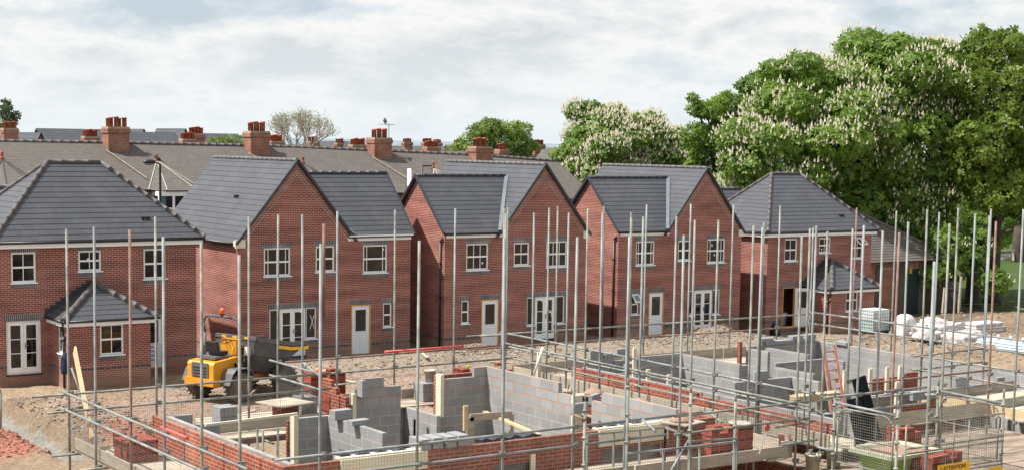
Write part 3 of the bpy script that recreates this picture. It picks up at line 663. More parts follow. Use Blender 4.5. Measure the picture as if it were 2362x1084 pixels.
def hip_house(label, X0, X1, Y, D, zg, zr, zb, wins, porch, dr=None, frn=None, dwin=None, opened=False, wing=None, back=None):
    """two storey house under a hipped roof with a hipped single storey outshoot"""
    H = thing('brick_house', ((X0+X1)/2, Y, zb), label, 'house', 'new detached red brick houses')
    F = Fr((0, Y, 0), (1, 0, 0), (0, -1, 0)); holes = list(wins)
    if frn: holes.append(frn)
    if dr: holes.append(dr)
    if back: holes.append(back)
    mb = MB(); facade(mb, F, X0, X1, zb-.6, zg, holes)
    mb.quad((X0, Y, zb-.6), (X0, Y+D, zb-.6), (X0, Y+D, zg), (X0, Y, zg)); mb.quad((X1, Y+D, zb-.6), (X1, Y, zb-.6), (X1, Y, zg), (X1, Y+D, zg)); mb.quad((X1, Y+D, zb-.6), (X0, Y+D, zb-.6), (X0, Y+D, zg), (X1, Y+D, zg))
    if opened: mb.quad((X0, Y, zb), (X1, Y, zb), (X1, Y+D, zb), (X0, Y+D, zb)); mb.quad((dr[0]-1, Y+1.6, zb), (dr[1]+2, Y+1.6, zb), (dr[1]+2, Y+1.6, 2.6), (dr[0]-1, Y+1.6, 2.6))
    mb.build('wall', 'brick', H)
    o = .25; run = (D+2*o)/2; xa, xb, ya, yb = X0-o, X1+o, Y-o, Y+D+o; ze = zg-.02; ra, rb_ = (xa+run, ya+run, zr), (xb-run, ya+run, zr)
    r = MB(); roofplane(r, [(xa, ya, ze), (xb, ya, ze), rb_, ra]); roofplane(r, [(xa, yb, ze), (xa, ya, ze), ra]); roofplane(r, [(xb, ya, ze), (xb, yb, ze), rb_]); roofplane(r, [(xb, yb, ze), (xa, yb, ze), ra, rb_])
    if wing:
        wx0, wx1, wyr, wz, hw = wing
        roofplane(r, [(wx0, wyr-hw, ze), (wx1, wyr-hw, ze), (wx1, wyr, wz), (wx0+hw*.9, wyr, wz)]); roofplane(r, [(wx0, wyr+hw, ze), (wx0, wyr-hw, ze), (wx0+hw*.9, wyr, wz)]); roofplane(r, [(wx1, wyr+hw, ze), (wx0, wyr+hw, ze), (wx0+hw*.9, wyr, wz), (wx1, wyr, wz)])
        q = MB(); q.box(wx0+.25, wx1, wyr-hw+.25, wyr+hw-.25, zb-.6, zg-.03); q.build('wall', 'brick', H); ridge_tiles(H, (wx0+hw*.9, wyr, wz+.03), (wx1, wyr, wz+.03), 'ridgeg', .09)
    r.build('roof', 'slate', H)
    u = Vector((0, 0, .04))
    ridge_tiles(H, Vector(ra)+u, Vector(rb_)+u, r=.085)
    for p, q in (((xa, ya, ze), ra), ((xb, ya, ze), rb_), ((xa, yb, ze), ra), ((xb, yb, ze), rb_)): ridge_tiles(H, Vector(p)+u, Vector(q)+u, r=.09, name='hip_tiles')
    vt = MB(); vx, vz = (xa+(xb-xa)*.72, .24); py_ = ya+run*vz; pz = ze+(zr-ze)*vz; vt.box(vx, vx+.16, py_-.05, py_+.1, pz+.04, pz+.12); vt.box(vx+.2, vx+.36, py_-.05, py_+.1, pz+.04, pz+.12); vt.build('roof_vent', 'black', H)
    f = MB(); f.box(xa+.06, xb-.06, ya+.05, ya+.09, ze-.26, ze-.05); f.box(xa+.05, xa+.09, ya+.09, yb-.1, ze-.26, ze-.05); f.box(xb-.09, xb-.05, ya+.09, yb-.1, ze-.26, ze-.05); f.box(xa+.09, xb-.09, ya+.09, Y+.02, ze-.26, ze-.24); f.build('fascia', 'upvc', H)
    g_ = MB(); g_.tube((xa-.02, ya, ze-.05), (xb+.02, ya, ze-.05), .055, 8); g_.tube((xa, ya, ze-.05), (xa, yb, ze-.05), .055, 8); g_.tube((xb, ya, ze-.05), (xb, yb, ze-.05), .055, 8); g_.build('gutter', 'black', H)
    zp = zg-4.65; q = MB(); pl, pr, pf, ph, pz_, pwin, lwin = porch
    segs = [(X0, pl)] if not opened else [(X0, dr[0]), (dr[1], pl)]
    if frn: segs = [(X0, frn[0]), (frn[1], pl)]
    if pr < X1: segs.append(((back[1] if back else pr), X1))
    for a, b in segs: F.box(q, a, b, -.02, .004, zp-.05, zp+.03)
    q.box(X0-.004, X0+.02, Y, Y+D, zp-.05, zp+.03); q.box(pl-.004, pl+.02, pf, Y-.01, zp-.05, zp+.03); q.box(pl, pr, pf-.004, pf+.02, zp-.05, zp+.03); q.build('blue_brick_band', 'blueband', H)
    for wn in wins: window(H, F, *wn, bars=b2 if wn[3]-wn[2] > .9 or True else ())
    # outshoot
    G = Fr((0, pf, 0), (1, 0, 0), (0, -1, 0)); LW = Fr((pl, 0, 0), (0, -1, 0), (-1, 0, 0)); mb = MB()
    facade(mb, G, pl, pr, zb-.6, ph, [pwin]); facade(mb, LW, -Y, -pf, zb-.6, ph, [lwin] if lwin else []); mb.quad((pr, pf, zb-.6), (pr, Y, zb-.6), (pr, Y, ph), (pr, pf, ph)); mb.build('outshoot_wall', 'brick', H)
    window(H, G, *pwin, lint=False, bars=b2)
    if lwin: window(H, LW, *lwin, lint=False, bars=b2, fw=.06)
    o = .2; a, b, c, e = pl-o, pr+o, pf-o, Y; hw = (b-a)/2; mid = (a+b)/2; ry = min(c+hw, Y-.35); rz = pz_
    r = MB(); roofplane(r, [(a, c, ph), (b, c, ph), (mid, ry, rz)]); roofplane(r, [(a, Y, ph), (a, c, ph), (mid, ry, rz), (mid, Y, rz)]); roofplane(r, [(b, c, ph), (b, Y, ph), (mid, Y, rz), (mid, ry, rz)]); r.build('outshoot_roof', 'slate', H)
    ridge_tiles(H, (mid, ry, rz+.03), (mid, Y, rz+.03), 'ridge', .1)
    for p in ((a, c, ph+.04), (b, c, ph+.04)): ridge_tiles(H, p, (mid, ry, rz+.04), r=.12, name='hip_tiles')
    fl = MB(); n_ = 9
    for i in range(n_):
        t0, t1 = i/n_, (i+1)/n_; fl.box(a+(mid-a)*t0, a+(mid-a)*t1, Y-.03, Y-.006, ph+(rz-ph)*t0+.02, ph+(rz-ph)*t1+.17)
    fl.build('stepped_flashing', 'barge', H)
    f = MB(); f.box(a+.05, b-.03, c+.04, c+.08, ph-.2, ph-.03); f.box(a+.04, a+.08, c+.08, Y-.01, ph-.2, ph-.03); f.box(a+.08, b-.04, c+.08, pf+.02, ph-.2, ph-.19); f.build('fascia', 'upvc', H)
    g_ = MB(); g_.tube((a-.03, c, ph-.02), (b+.12, c, ph-.02), .05, 8); g_.tube((a, c, ph-.02), (a, Y-.02, ph-.02), .05, 8); g_.build('gutter', 'black', H)
    q = MB(); dx, dy = (pl-.06, pf+.16); q.path([(a+.02, c+.12, ph-.06), (a+.02, c+.12, ph-.28), (dx, dy+.05, ph-.55), (dx, dy+.05, zb)], .045, 8); q.box(dx-.06, dx+.06, dy-.01, dy+.11, ph-.75, ph-.68); q.build('downpipe', 'black', H)
    if frn:
        french(H, F, *frn); q = MB(); F.box(q, frn[0]-.08, frn[1]+.06, -.02, .004, frn[3]+.01, frn[3]+.24); q.build('brick_head', 'blue', H)
    if back:
        door(H, F, *back)
        q = MB(); F.box(q, back[0]+.06, back[1]-.06, -.018, -.008, back[2]+.05, back[2]+.92); bo = q.build('protective_film', 'film', H)
        q = MB()
        for k in range(4): F.box(q, back[0]+.25, back[1]-.3-.03*k, -.007, -.005, back[2]+.25+k*.17, back[2]+.30+k*.17)
        q.build('film_print', 'filmblue', bo)
    if opened:
        f = MB(); t = .05
        for (x, y) in ((dr[0], dr[0]+t), (dr[1]-t, dr[1])): F.box(f, x, y, -.08, .01, dr[2], dr[3])
        F.box(f, dr[0]+t, dr[1]-t, -.08, .01, dr[3]-t, dr[3]); F.box(f, dr[0]+t, dr[1]-t, -.08, .03, dr[2]-.04, dr[2]+.02)
        f = f.build('door', 'ochre', H, label='white half glazed door standing open to the right')
        hx = Vector((dr[1]-.02, Y-.03, 0)); dv = Vector((.72, -.69, 0)).normalized(); nn = Vector((-dv.y, dv.x, 0))*-1; K = Fr(hx, dv, nn); wd = .86
        q = MB(); K.box(q, 0, .16, -.025, .02, dr[2]+.02, dr[3]-.05); K.box(q, wd-.16, wd, -.025, .02, dr[2]+.02, dr[3]-.05); K.box(q, .16, wd-.16, -.025, .02, dr[2]+.02, dr[2]+1.0); K.box(q, .16, wd-.16, -.025, .02, dr[3]-.22, dr[3]-.05); q.build('door_leaf', 'doorwhite', f)
        q = MB(); K.box(q, .14, wd-.14, -.015, .01, dr[2]+.98, dr[3]-.2); q.build('pane', 'glass', f)
        q = MB(); F.box(q, dr[0]-.06, dr[1]+.06, -.02, .004, dr[3]+.01, dr[3]+.23); q.build('brick_head', 'blue', H)
    return H
h1 = hip_house('hipped red brick house with a tiled single storey outshoot and white double doors', 16.93, 24.66, 57.55, 5.6, 5.40, 8.20, .08,
    [(17.42, 18.34, 3.85, 4.97), (19.94, 20.83, 4.19, 4.97), (22.50, 23.40, 3.81, 4.97)], (18.84, 22.02, 55.7, 2.56, 3.70, (20.07, 20.98, 1.23, 2.37), (-56.75, -56.15, 1.3, 2.36)), frn=(17.20, 18.48, .45, 2.44), back=(22.45, 23.27, .38, 2.42), wing=(13.0, 20.0, 63.2, 7.15, 2.2))
h5 = hip_house('hipped red brick house with an open doorway left of its outshoot', 56.55, 64.25, 58.8, 5.6, 4.90, 7.78, -.33,
    [(57.78, 58.68, 3.34, 4.50), (60.29, 61.15, 3.70, 4.50), (62.84, 63.6, 3.33, 4.48)], (59.30, 62.50, 56.85, 1.98, 3.30, (60.38, 61.28, .78, 1.94), None), dr=(57.74, 58.62, -.09, 1.98), opened=True, wing=(53.4, 60.0, 64.8, 6.88, 2.1))
# the top light of the right hand upper window stands open
F5 = Fr((0, 58.8, 0), (1, 0, 0), (0, -1, 0)); m_ = MB(); o_ = Vector((62.90, 58.72, 4.44)); dn = Vector((0, -.75, -.66)); U = Vector((1, 0, 0))
for (u0, u1, v0, v1) in ((0, .62, 0, .05), (0, .62, .45, .5), (0, .05, .05, .45), (.57, .62, .05, .45), (.29, .33, .05, .45)): m_.beam(o_+U*((u0+u1)/2)+dn*v0, o_+U*((u0+u1)/2)+dn*v1, u1-u0, .04, up=(0, -.66, .75))
m_.build('open_sash', 'upvc', h5)
q = MB(); q.obox((41.2+1.55, 58.62, 1.35), (.04, .02, .22)); q.obox((42.68, 58.62, 1.45), (.16, .02, .05)); q.build('tape_mark', 'upvc', h3)
q = MB(); q.beam((30.52, 59.255, 1.25), (30.72, 59.255, 1.85), .02, .01, up=(0, -1, 0)); q.beam((30.72, 59.25, 1.28), (30.54, 59.25, 1.85), .02, .01, up=(0, -1, 0)); q.build('tape_cross', 'upvc', h2)
q = MB(); q.tube((51.637, 59.050, 0.915), (51.679, 58.600, -0.087), .03, 6); tag(q.build('plastic_batten', 'upvc'), 'thin white batten leaning beside the double doors of the fourth house', 'batten')

# ------------------------------------------------------------------ old terraces behind
def slate_box(mb, x0, x1, y0, y1, z): roofplane(mb, [(x0, y0, z[0]), (x1, y0, z[1]), (x1, y1, z[3]), (x0, y1, z[2])], c=.22, th=.006)
def chimney(par, x, y, z0, z1, w_=1.15, d=.75, pots=4, mat='old_brick', potmat='pot', rows=1, ph=.45):
    m = MB(); m.box(x-w_/2, x+w_/2, y-d/2, y+d/2, z0, z1-.35); m.box(x-w_/2-.05, x+w_/2+.05, y-d/2-.05, y+d/2+.05, z1-.35, z1-.12)
    c = m.build('chimney', mat, par); m = MB(); m.box(x-w_/2-.02, x+w_/2+.02, y-d/2-.02, y+d/2+.02, z1-.12, z1); m.build('cap', 'stone', c)
    for k in range(pots):
        m = MB(); xx = x-w_/2+.14+(w_-.28)*k/max(1, pots-1); yy = y+(.12 if k % 2 else -.12)*(rows > 1); hgt = ph*(1+.08*((k*7) % 3-1))
        m.lathe((xx, yy, z1), [(.13, 0), (.125, hgt*.85), (.15, hgt*.87), (.15, hgt*.95), (.13, hgt)], 10); m.build('pot', potmat, c)
    return c
def aerial(par, x, y, z, h, yagi=True):
    m = MB(); m.tube((x, y, z), (x, y, z+h), .02, 6)
    if yagi:
        m.tube((x-.75, y, z+h*.95), (x+.5, y, z+h*.95), .012, 5)
        for k in range(9): m.tube((x-.7+k*.14, y-.18, z+h*.95), (x-.7+k*.14, y+.18, z+h*.95), .007, 4)
    return m.build('aerial', 'clamp', par)
YE, YR = 80.0, 84.6
TR = [-2.0, (31.898, 84.600, 8.677)[0], (40.466, 84.600, 8.644)[0], (48.707, 84.600, 8.541)[0], (56.141, 84.600, 8.051)[0], (61.928, 84.600, 7.971)[0]]
def zrid(x): return np.interp(x, [14, (29.728, 84.600, 8.914)[0], (35.358, 84.600, 8.850)[0], (42.358, 84.600, 8.801)[0], (47.332, 84.600, 8.647)[0], (55.267, 84.600, 8.423)[0], (61.427, 84.600, 8.069)[0], 140], [(26.534, 84.600, 8.943)[2], (29.728, 84.600, 8.914)[2], (35.358, 84.600, 8.850)[2], (42.358, 84.600, 8.801)[2], (47.332, 84.600, 8.647)[2], (55.267, 84.600, 8.423)[2], (61.427, 84.600, 8.069)[2], 6.5])
TL = ['long brown slate terraced house behind the left hipped house', 'terraced house with white framed bay window seen between the two leftmost new houses', 'brown slate terraced house whose chimney carries a crow on its aerial', 'terraced house with a pale painted parapet, seen between second and third new houses', 'last terraced house at the right end of the old row']
TC = [(265, 302, 1.0), (590, 316, 1.0), (873, 330, 1.0), (1105, 345, 1.0), None]
CH = [(31.338, 84.200, 9.794), (39.834, 84.200, 9.698), (48.043, 84.200, 9.439), (55.428, 84.200, 8.993)]
for i in range(5):
    x0, x1 = TR[i]+.01, TR[i+1]-.01; za, zb_ = float(zrid(x0)), float(zrid(x1)); dr_ = 2.42
    T = thing('terraced_house', ((x0+x1)/2, YE, 1), TL[i], 'terraced house', 'old terraced houses in the row behind')
    m = MB(); n_ = 4
    for k in range(n_):
        a, b = x0+(x1-x0)*k/n_, x0+(x1-x0)*(k+1)/n_; za_, zb2 = float(zrid(a)), float(zrid(b)); roofplane(m, [(a, YE-.3, za_-dr_), (b, YE-.3, zb2-dr_), (b, YR, zb2), (a, YR, za_)], c=.24, th=.006)
        roofplane(m, [(a, YR+4.6, za_-dr_), (b, YR+4.6, zb2-dr_), (b, YR, zb2), (a, YR, za_)], c=.24, th=.006)
    m.build('roof', 'oldslate', T)
    m = MB(); m.box(x0, x1, YE, YR+4.3, -1, min(za, zb_)-dr_-.05); m.build('wall', 'old_brick', T)
    m = MB(); m.tube((x0, YE-.36, za-dr_-.04), (x1, YE-.36, zb_-dr_-.04), .06, 6); m.build('gutter', 'black', T)
    ridge_tiles(T, (x0, YR, za+.02), (x1, YR, zb_+.02), 'ridge', .12, .5)
    if i < 4:
        c_ = CH[i]; cz = c_[2]; chimney(T, c_[0], 84.1, cz-3.0, cz, 1.2, 1.0, [5, 6, 6, 6][i], rows=2, ph=.52)
        m = MB(); m.beam((c_[0]-.75, 83.6, float(zrid(c_[0]))-.35), (c_[0]+.4, YE+.6, float(zrid(c_[0]))-dr_+.6), .05, .03); m.build('mortar_fillet', 'stone', T)
    # hipped roof over the bay
    bx = {0: 3, 1: (33.038, 82.400, 7.762)[0], 2: (42.012, 82.400, 7.804)[0], 3: (50.916, 82.400, 7.315)[0], 4: (57.417, 82.400, 7.326)[0]}[i]
    if i == 0: bx = (24.595, 82.400, 7.273)[0]
    ez = float(zrid(bx))-dr_-.02; ya, hw = YE-1.1, 1.35; tz = ez+1.75; m = MB(); tp = (bx, YE+2.45, tz-.25)
    roofplane(m, [(bx-hw*.62, ya, ez), (bx+hw*.62, ya, ez), tp], c=.24, th=.006); roofplane(m, [(bx-hw*1.15, YE-.3, ez), (bx-hw*.62, ya, ez), tp], c=.24, th=.006); roofplane(m, [(bx+hw*.62, ya, ez), (bx+hw*1.15, YE-.3, ez), tp], c=.24, th=.006); m.build('bay_roof', 'oldslate', T)
    m = MB()
    for e_ in ((bx-hw*.62, ya), (bx+hw*.62, ya), (bx-hw*1.15, YE-.3), (bx+hw*1.15, YE-.3)): m.beam((e_[0], e_[1], ez+.05), (bx, YE+2.45, tz-.2), .045, .03)
    m.build('painted_hip', 'slab' if i in (1, 3) else 'oldslate', T)
    m = MB(); m.lathe((bx, YE+2.45, tz-.25), [(.16, 0), (.08, .1), (.06, .25), (.10, .32), (.04, .45)], 8); m.build('finial', 'pot', T)
    m = MB(); m.box(bx-hw*.6, bx+hw*.6, ya+.15, YE+.01, ez-3.2, ez-2.0); m.build('bay_wall', 'old_brick', T)
    BF = Fr((0, ya+.15, 0), (1, 0, 0), (0, -1, 0)); f = MB(); u0, u1 = bx-hw*.95, bx+hw*.95
    f.box(u0, u1, ya+.10, YE, ez-.28, ez-.04)
    for u in (u0, bx-.5, bx+.62, u1-.10): f.box(u, u+.12, ya+.08, ya+.2, ez-2.0, ez-.28)
    f.box(u0, u1, ya+.09, ya+.19, ez-.98, ez-.9); f.box(u0, u1, ya+.08, YE, ez-2.1, ez-2.0); fo = f.build('bay_window', 'upvc', T)
    p_ = MB(); p_.box(u0+.02, u1-.02, ya+.15, YE-.1, ez-2.0, ez-.28); p_.build('pane', 'glass', fo)
    p_ = MB(); p_.box(u0+.14, u0+.42, ya+.135, ya+.145, ez-1.95, ez-.3); p_.box(u1-.5, u1-.2, ya+.135, ya+.145, ez-.9, ez-.3); p_.build('curtain', 'curtain', fo)
    if i == 3:
        m = MB(); m.beam((48.105, 80.600, 7.482), (47.458, 79.500, 6.464), .22, .35); m.build('painted_parapet', 'upvc', T)
a1 = (30.217, 86.000, 10.446)
# aerial with the crow
ch3 = CH[2]; A3 = thing('tv_aerial', (ch3[0]+.6, 84.4, ch3[2]-1), 'tall television aerial on a pole behind the third chimney stack', 'aerial')
m = MB(); bp_ = Vector((48.890, 84.400, 9.928)); tp_ = Vector((48.887, 84.400, 10.247)); m.tube((tp_.x, 84.4, ch3[2]-1.2), (tp_.x, 84.4, tp_.z+.1), .025, 6); m.build('pole', 'clamp', A3)
m = MB(); m.tube((tp_.x-.75, 84.4, tp_.z+.02), (tp_.x+.4, 84.4, tp_.z-.02), .014, 5)
for k in range(8): m.tube((tp_.x-.7+k*.13, 84.2, tp_.z), (tp_.x-.7+k*.13, 84.6, tp_.z), .008, 4)
m.build('yagi', 'clamp', A3)
def bird(loc, s, yaw, label, hop=False):
    """crow: one skinned body with neck, head, folded wings, tail; bill and legs apart"""
    T = thing('crow', loc, label, 'bird'); l = Vector(loc); rz = Matrix.Rotation(yaw, 3, 'Z')
    def P(x, y, z): return l+rz @ Vector((x*s, y*s, z*s))
    m = MB(); A = (rz @ Vector((.80, 0, .60))).normalized()
    m.lathe(P(-.17, 0, .07), [(.012*s, 0), (.045*s, .04*s), (.075*s, .11*s), (.085*s, .18*s), (.07*s, .25*s), (.045*s, .30*s), (.046*s, .335*s), (.048*s, .36*s), (.03*s, .395*s), (.01*s, .41*s)], 12, A)
    m.prism([P(-.14, -.03, .10), P(-.14, .03, .10), P(-.34, .035, -.02), P(-.34, -.035, -.02)], (0, 0, .012*s)); 
    for sd in (-1, 1): m.prism([P(.04, sd*.075, .24), P(-.02, sd*.085, .12), P(-.24, sd*.03, .02), P(-.10, sd*.07, .17)], rz @ Vector((0, sd*.014*s, 0)))
    m.build('body', 'bird', T); m = MB(); m.tube(P(.15, 0, .305), P(.215, 0, .295), .016*s, 8, .003*s); m.build('bill', 'black', T)
    for sd in (-1, 1): m = MB(); m.path([P(-.02, sd*.03, .12), P(0, sd*.03, 0), P(.05, sd*.03, 0)], .008*s, 5); m.build('leg', 'black', T)
    return T
bird(((48.611, 84.400, 10.162)[0], 84.4, tp_.z+.03), 1.15, 1.2, 'black crow perched on the television aerial')
# rows and roofs further off
def far_house(cx, Y, w_, d, ze, zr, label, chim=None, axis='x', wall='farbrick', roof='farroof', hip=False):
    x0, x1 = cx-w_/2, cx+w_/2; T = thing('distant_house', (cx, Y, 0), label, 'house', 'roofs beyond the old terrace')
    m = MB(); m.box(x0, x1, Y, Y+d, -2, ze); r = MB(); ym = Y+d/2
    if axis == 'x':
        roofplane(r, [(x0-.2, Y-.3, ze), (x1+.2, Y-.3, ze), (x1+.2, ym, zr), (x0-.2, ym, zr)], c=.4, th=.01); roofplane(r, [(x0-.2, Y+d+.3, ze), (x1+.2, Y+d+.3, ze), (x1+.2, ym, zr), (x0-.2, ym, zr)], c=.4, th=.01)
        for x in (x0, x1): m.quad((x, Y, ze), (x, Y+d, ze), (x, ym, zr-.1))
    else:
        roofplane(r, [(x0-.2, Y-.2, ze), (cx, Y-.2, zr), (cx, Y+d, zr), (x0-.2, Y+d, ze)], c=.4, th=.01); roofplane(r, [(x1+.2, Y-.2, ze), (cx, Y-.2, zr), (cx, Y+d, zr), (x1+.2, Y+d, ze)], c=.4, th=.01)
        m.quad((x0, Y, ze), (x1, Y, ze), (cx, Y, zr-.1))
    m.build('wall', wall, T); r.build('roof', 'slate' if roof == 'farroof' else 'oldslate', T)
    for c in (chim or []): chimney(T, *c)
    return T
def fh(xl, xr, yr, ye, Y, label, chim=(), **k):
    """from two roof corners seen along one line"""
    pass

for (H_, pts) in ((h4, [(53.12, 4.22), (53.3, 3.72), (52.75, 1.9)]), (h2, [(29.42, 1.98), (30.1, 1.98), (34.1, 4.5)]), (h3, [(42.25, 1.95), (38.9, 3.8)]), (h5, [(60.5, 3.85)]), (h1, [(20.3, 4.6)])):
    yy = {h2.name: 59.3, h3.name: 58.7, h4.name: 59.2, h5.name: 58.8, h1.name: 57.55}[H_.name]
    for (x, z) in pts: m = MB(); m.box(x, x+.075, yy+.062, yy+.068, z, z+.085); m.build('sticker', 'upvc', H_)
for i, (p, q) in enumerate((((37.831, 57.508, 0.120), (39.425, 57.665, 0.120)), ((37.639, 56.797, 0.100), (39.058, 57.023, 0.100)))):
    m = MB(); m.tube(p, q, .03, 8); tag(m.build('rusty_tube', 'rust'), ['rusty tube lying on the earth before the third house, upper of two', 'rusty tube lying on the earth before the third house, lower of two'][i], 'tube')
rr0 = random.Random(44)
for i, (x, y) in enumerate(((33.5, 54.8), (36.8, 54.0), (40.2, 55.2), (22.5, 48.3), (28.2, 53.9), (57.2, 54.6))):
    a = rr0.uniform(0, 3); l = rr0.uniform(.4, .9); m = MB(); z = gh(x, y)+.05; m.beam((x-l*math.cos(a), y-l*math.sin(a), z), (x+l*math.cos(a), y+l*math.sin(a), z+.05), .14, .035); tag(m.build('timber_offcut', 'boardpale'), 'short pale timber offcut lying on the bare earth', 'offcut', 'timber offcuts strewn on the earth')

def FHX(a, b, Y, d, drop, label, chim=(), **k):
    return far_house((a[0]+b[0])/2, Y, abs(b[0]-a[0]), d, (a[2]+b[2])/2-drop, (a[2]+b[2])/2, label, chim, **k)
def C2(p, wpx, pots=4, w_=None, **k): return (p[0], p[1], p[2]-2.6, p[2], w_ or wpx, .7, pots)
FHX((48.230, 150.000, 9.956), (54.376, 150.000, 9.979), 146, 8, 3.0, 'distant grey roofed house on the skyline left of the first tall chimney stack')
FHX((43.538, 140.000, 9.535), (44.931, 140.000, 9.558), 137, 6, 2.0, 'small grey gable left of the long distant grey roof', axis='y')
FHX((56.841, 150.000, 9.767), (61.914, 150.000, 9.806), 146, 8, 3.0, 'distant grey roof right of the first tall chimney stack')
FHX((65.482, 162.000, 10.252), (67.620, 162.000, 10.289), 158, 8, 2.6, 'distant orange brick gable facing left of the paired dark pots', axis='y')
FHX((63.765, 168.000, 10.170), (65.520, 168.000, 10.201), 165, 6, 2.0, 'low far grey roof peeping over its neighbour', axis='y')
FHX((65.181, 150.000, 9.771), (68.767, 150.000, 9.740), 146, 8, 3.0, 'distant grey roof with a dormer near the second stack')
FHX((33.299, 112.000, 9.261), (34.519, 112.000, 9.280), 109, 7, 3, 'brick house at the far left edge with a dark chimney', [C2((33.371, 110.000, 9.749), 1.0, 3)], wall='old_brick', roof='old')
FHX((29.796, 104.000, 8.959), (38.237, 104.000, 8.957), 100, 8, 2.6, 'back row slate roof at the left with a red potted stack', [C2((36.615, 103.000, 9.261), 1.0, 5)], wall='old_brick', roof='old')
FHX((38.237, 104.000, 8.957), (44.372, 104.000, 8.886), 100, 8, 2.6, 'back row slate roof with a squat stack of five red pots', [C2((43.562, 103.000, 9.184), 1.0, 4), C2((45.462, 106.000, 9.594), 1.1, 4)], wall='old_brick', roof='old')
FHX((44.372, 104.000, 8.886), (53.024, 104.000, 8.803), 100, 8, 2.6, 'back row slate roof below the bare tree', [C2((50.293, 103.000, 9.122), 1.0, 5)], wall='old_brick', roof='old')
FHX((63.731, 125.000, 8.875), (65.662, 125.000, 8.821), 121, 8, 2.6, 'house with a short dark stack right of the bare tree', [C2((64.153, 124.000, 9.116), .9, 3)], wall='old_brick', roof='old')
FHX((78.794, 150.000, 9.160), (81.676, 150.000, 9.198), 146, 8, 2.6, 'distant pale roofed house with a brick gable', [C2((79.703, 148.000, 9.003), .9, 3)], axis='y')
FHX((53.024, 104.000, 8.771), (61.516, 104.000, 8.668), 100, 8, 2.6, 'back row slate roof with an orange potted stack on a pale base', [C2((56.998, 103.000, 8.954), 1.2, 6)], wall='old_brick', roof='old')
FHX((98.988, 170.000, 8.637), (106.302, 170.000, 8.719), 166, 8, 2.6, 'far slate roof with four thin pots', [C2((99.924, 168.000, 9.201), 1.2, 4), C2((104.037, 170.000, 9.239), 1.3, 6), C2((106.760, 172.000, 9.148), 1.2, 4)], wall='old_brick', roof='old')
FHX((62.699, 106.000, 8.591), (69.161, 106.000, 8.448), 102, 8, 2.6, 'back row slate roof with a red potted stack before the green tree', [C2((64.659, 105.000, 8.858), 1.2, 6)], wall='old_brick', roof='old')
FHX((65.250, 100.000, 8.228), (69.661, 100.000, 7.996), 97, 7, 2.4, 'low slate roof with a thin stack of red pots and buff pots', [C2((67.224, 99.000, 8.751), .8, 4)], wall='old_brick', roof='old')
FHX((91.073, 130.000, 8.638), (95.957, 130.000, 8.688), 126, 10, 3.6, 'brown roofed house at the right end beside the pale blossoming tree', [C2((93.439, 131.000, 9.179), 1.3, 5)], wall='old_brick', roof='old', axis='y')
FHX((119.534, 190.000, 8.732), (122.840, 190.000, 8.770), 186, 8, 2.0, 'far house with a lone stack left of the green tree', [C2((120.153, 188.000, 9.186), 1.3, 4)], wall='old_brick', roof='old')
# hills on the horizon
m = MB(); prof = [(-400, 6), (200, 9), (700, 12), (1200, 10), (1800, 14), (2400, 10), (3200, 12), (4200, 9)]
for (a, za), (b, zb_) in zip(prof, prof[1:]): m.quad((a, 3200, -5), (b, 3200, -5), (b, 3400, zb_), (a, 3400, za)); m.quad((a, 3400, za), (b, 3400, zb_), (b, 3800, -5), (a, 3800, -5))
M['hill'] = basic('far_hazed_hill', (0.17, 0.215, 0.25), 1.0, .12, .01); ho = m.build('hills', 'hill'); ho['kind'] = 'structure'  # bluish base colour carries the distance haze, no air is built

# street lamp
lp = (29.025, 72.000, 5.859); Lp = thing('street_lamp', (lp[0], 72, 0), 'tall black street lamp with a flat glass head and a crow on its arm', 'street lamp')
tz = (29.022, 72.000, 7.986)[2]; m = MB(); m.lathe((lp[0], 72, 0), [(.1, 0), (.1, 1.2), (.065, 1.3), (.055, tz-.1), (.05, tz)], 10); m.build('post', 'lamp', Lp)
e_ = (28.607, 72.000, 8.067); m = MB(); m.path([(lp[0], 72, tz-.05), (lp[0]-.15, 72, tz+.03), (e_[0]+.1, 72, e_[2])], .03, 8); m.build('arm', 'lamp', Lp)
m = MB(); m.lathe((e_[0]+.2, 72, e_[2]), [(.03, 0), (.10, .1), (.13, .3), (.11, .5), (.03, .62)], 12, (-1, 0, -.02)); hd = m.build('lamp_head', 'lamp', Lp); m = MB(); m.lathe((e_[0]+.1, 72, e_[2]-.06), [(.03, 0), (.09, .1), (.11, .25), (.08, .42)], 12, (-1, 0, -.02)); m.build('lens', 'lampglass', hd)
bird((lp[0]-.12, 72, tz+.06), 1.0, 2.6, 'black crow perched on the street lamp arm')
m = MB(); l2 = (44.994, 74.000, 7.886); m.tube((l2[0], 74, 0), (l2[0], 74, l2[2]+.1), .05, 8); Ls = thing('street_lamp', (l2[0], 74, 0), 'second street lamp, only its black bracket showing above the third house', 'street lamp'); m.build('post', 'lamp', Ls)
m = MB(); m.path([(l2[0], 74, l2[2]), (l2[0]+.35, 74, l2[2]+.03), (l2[0]+.6, 74, l2[2]+.03)], .04, 6); m.build('arm', 'lamp', Ls)

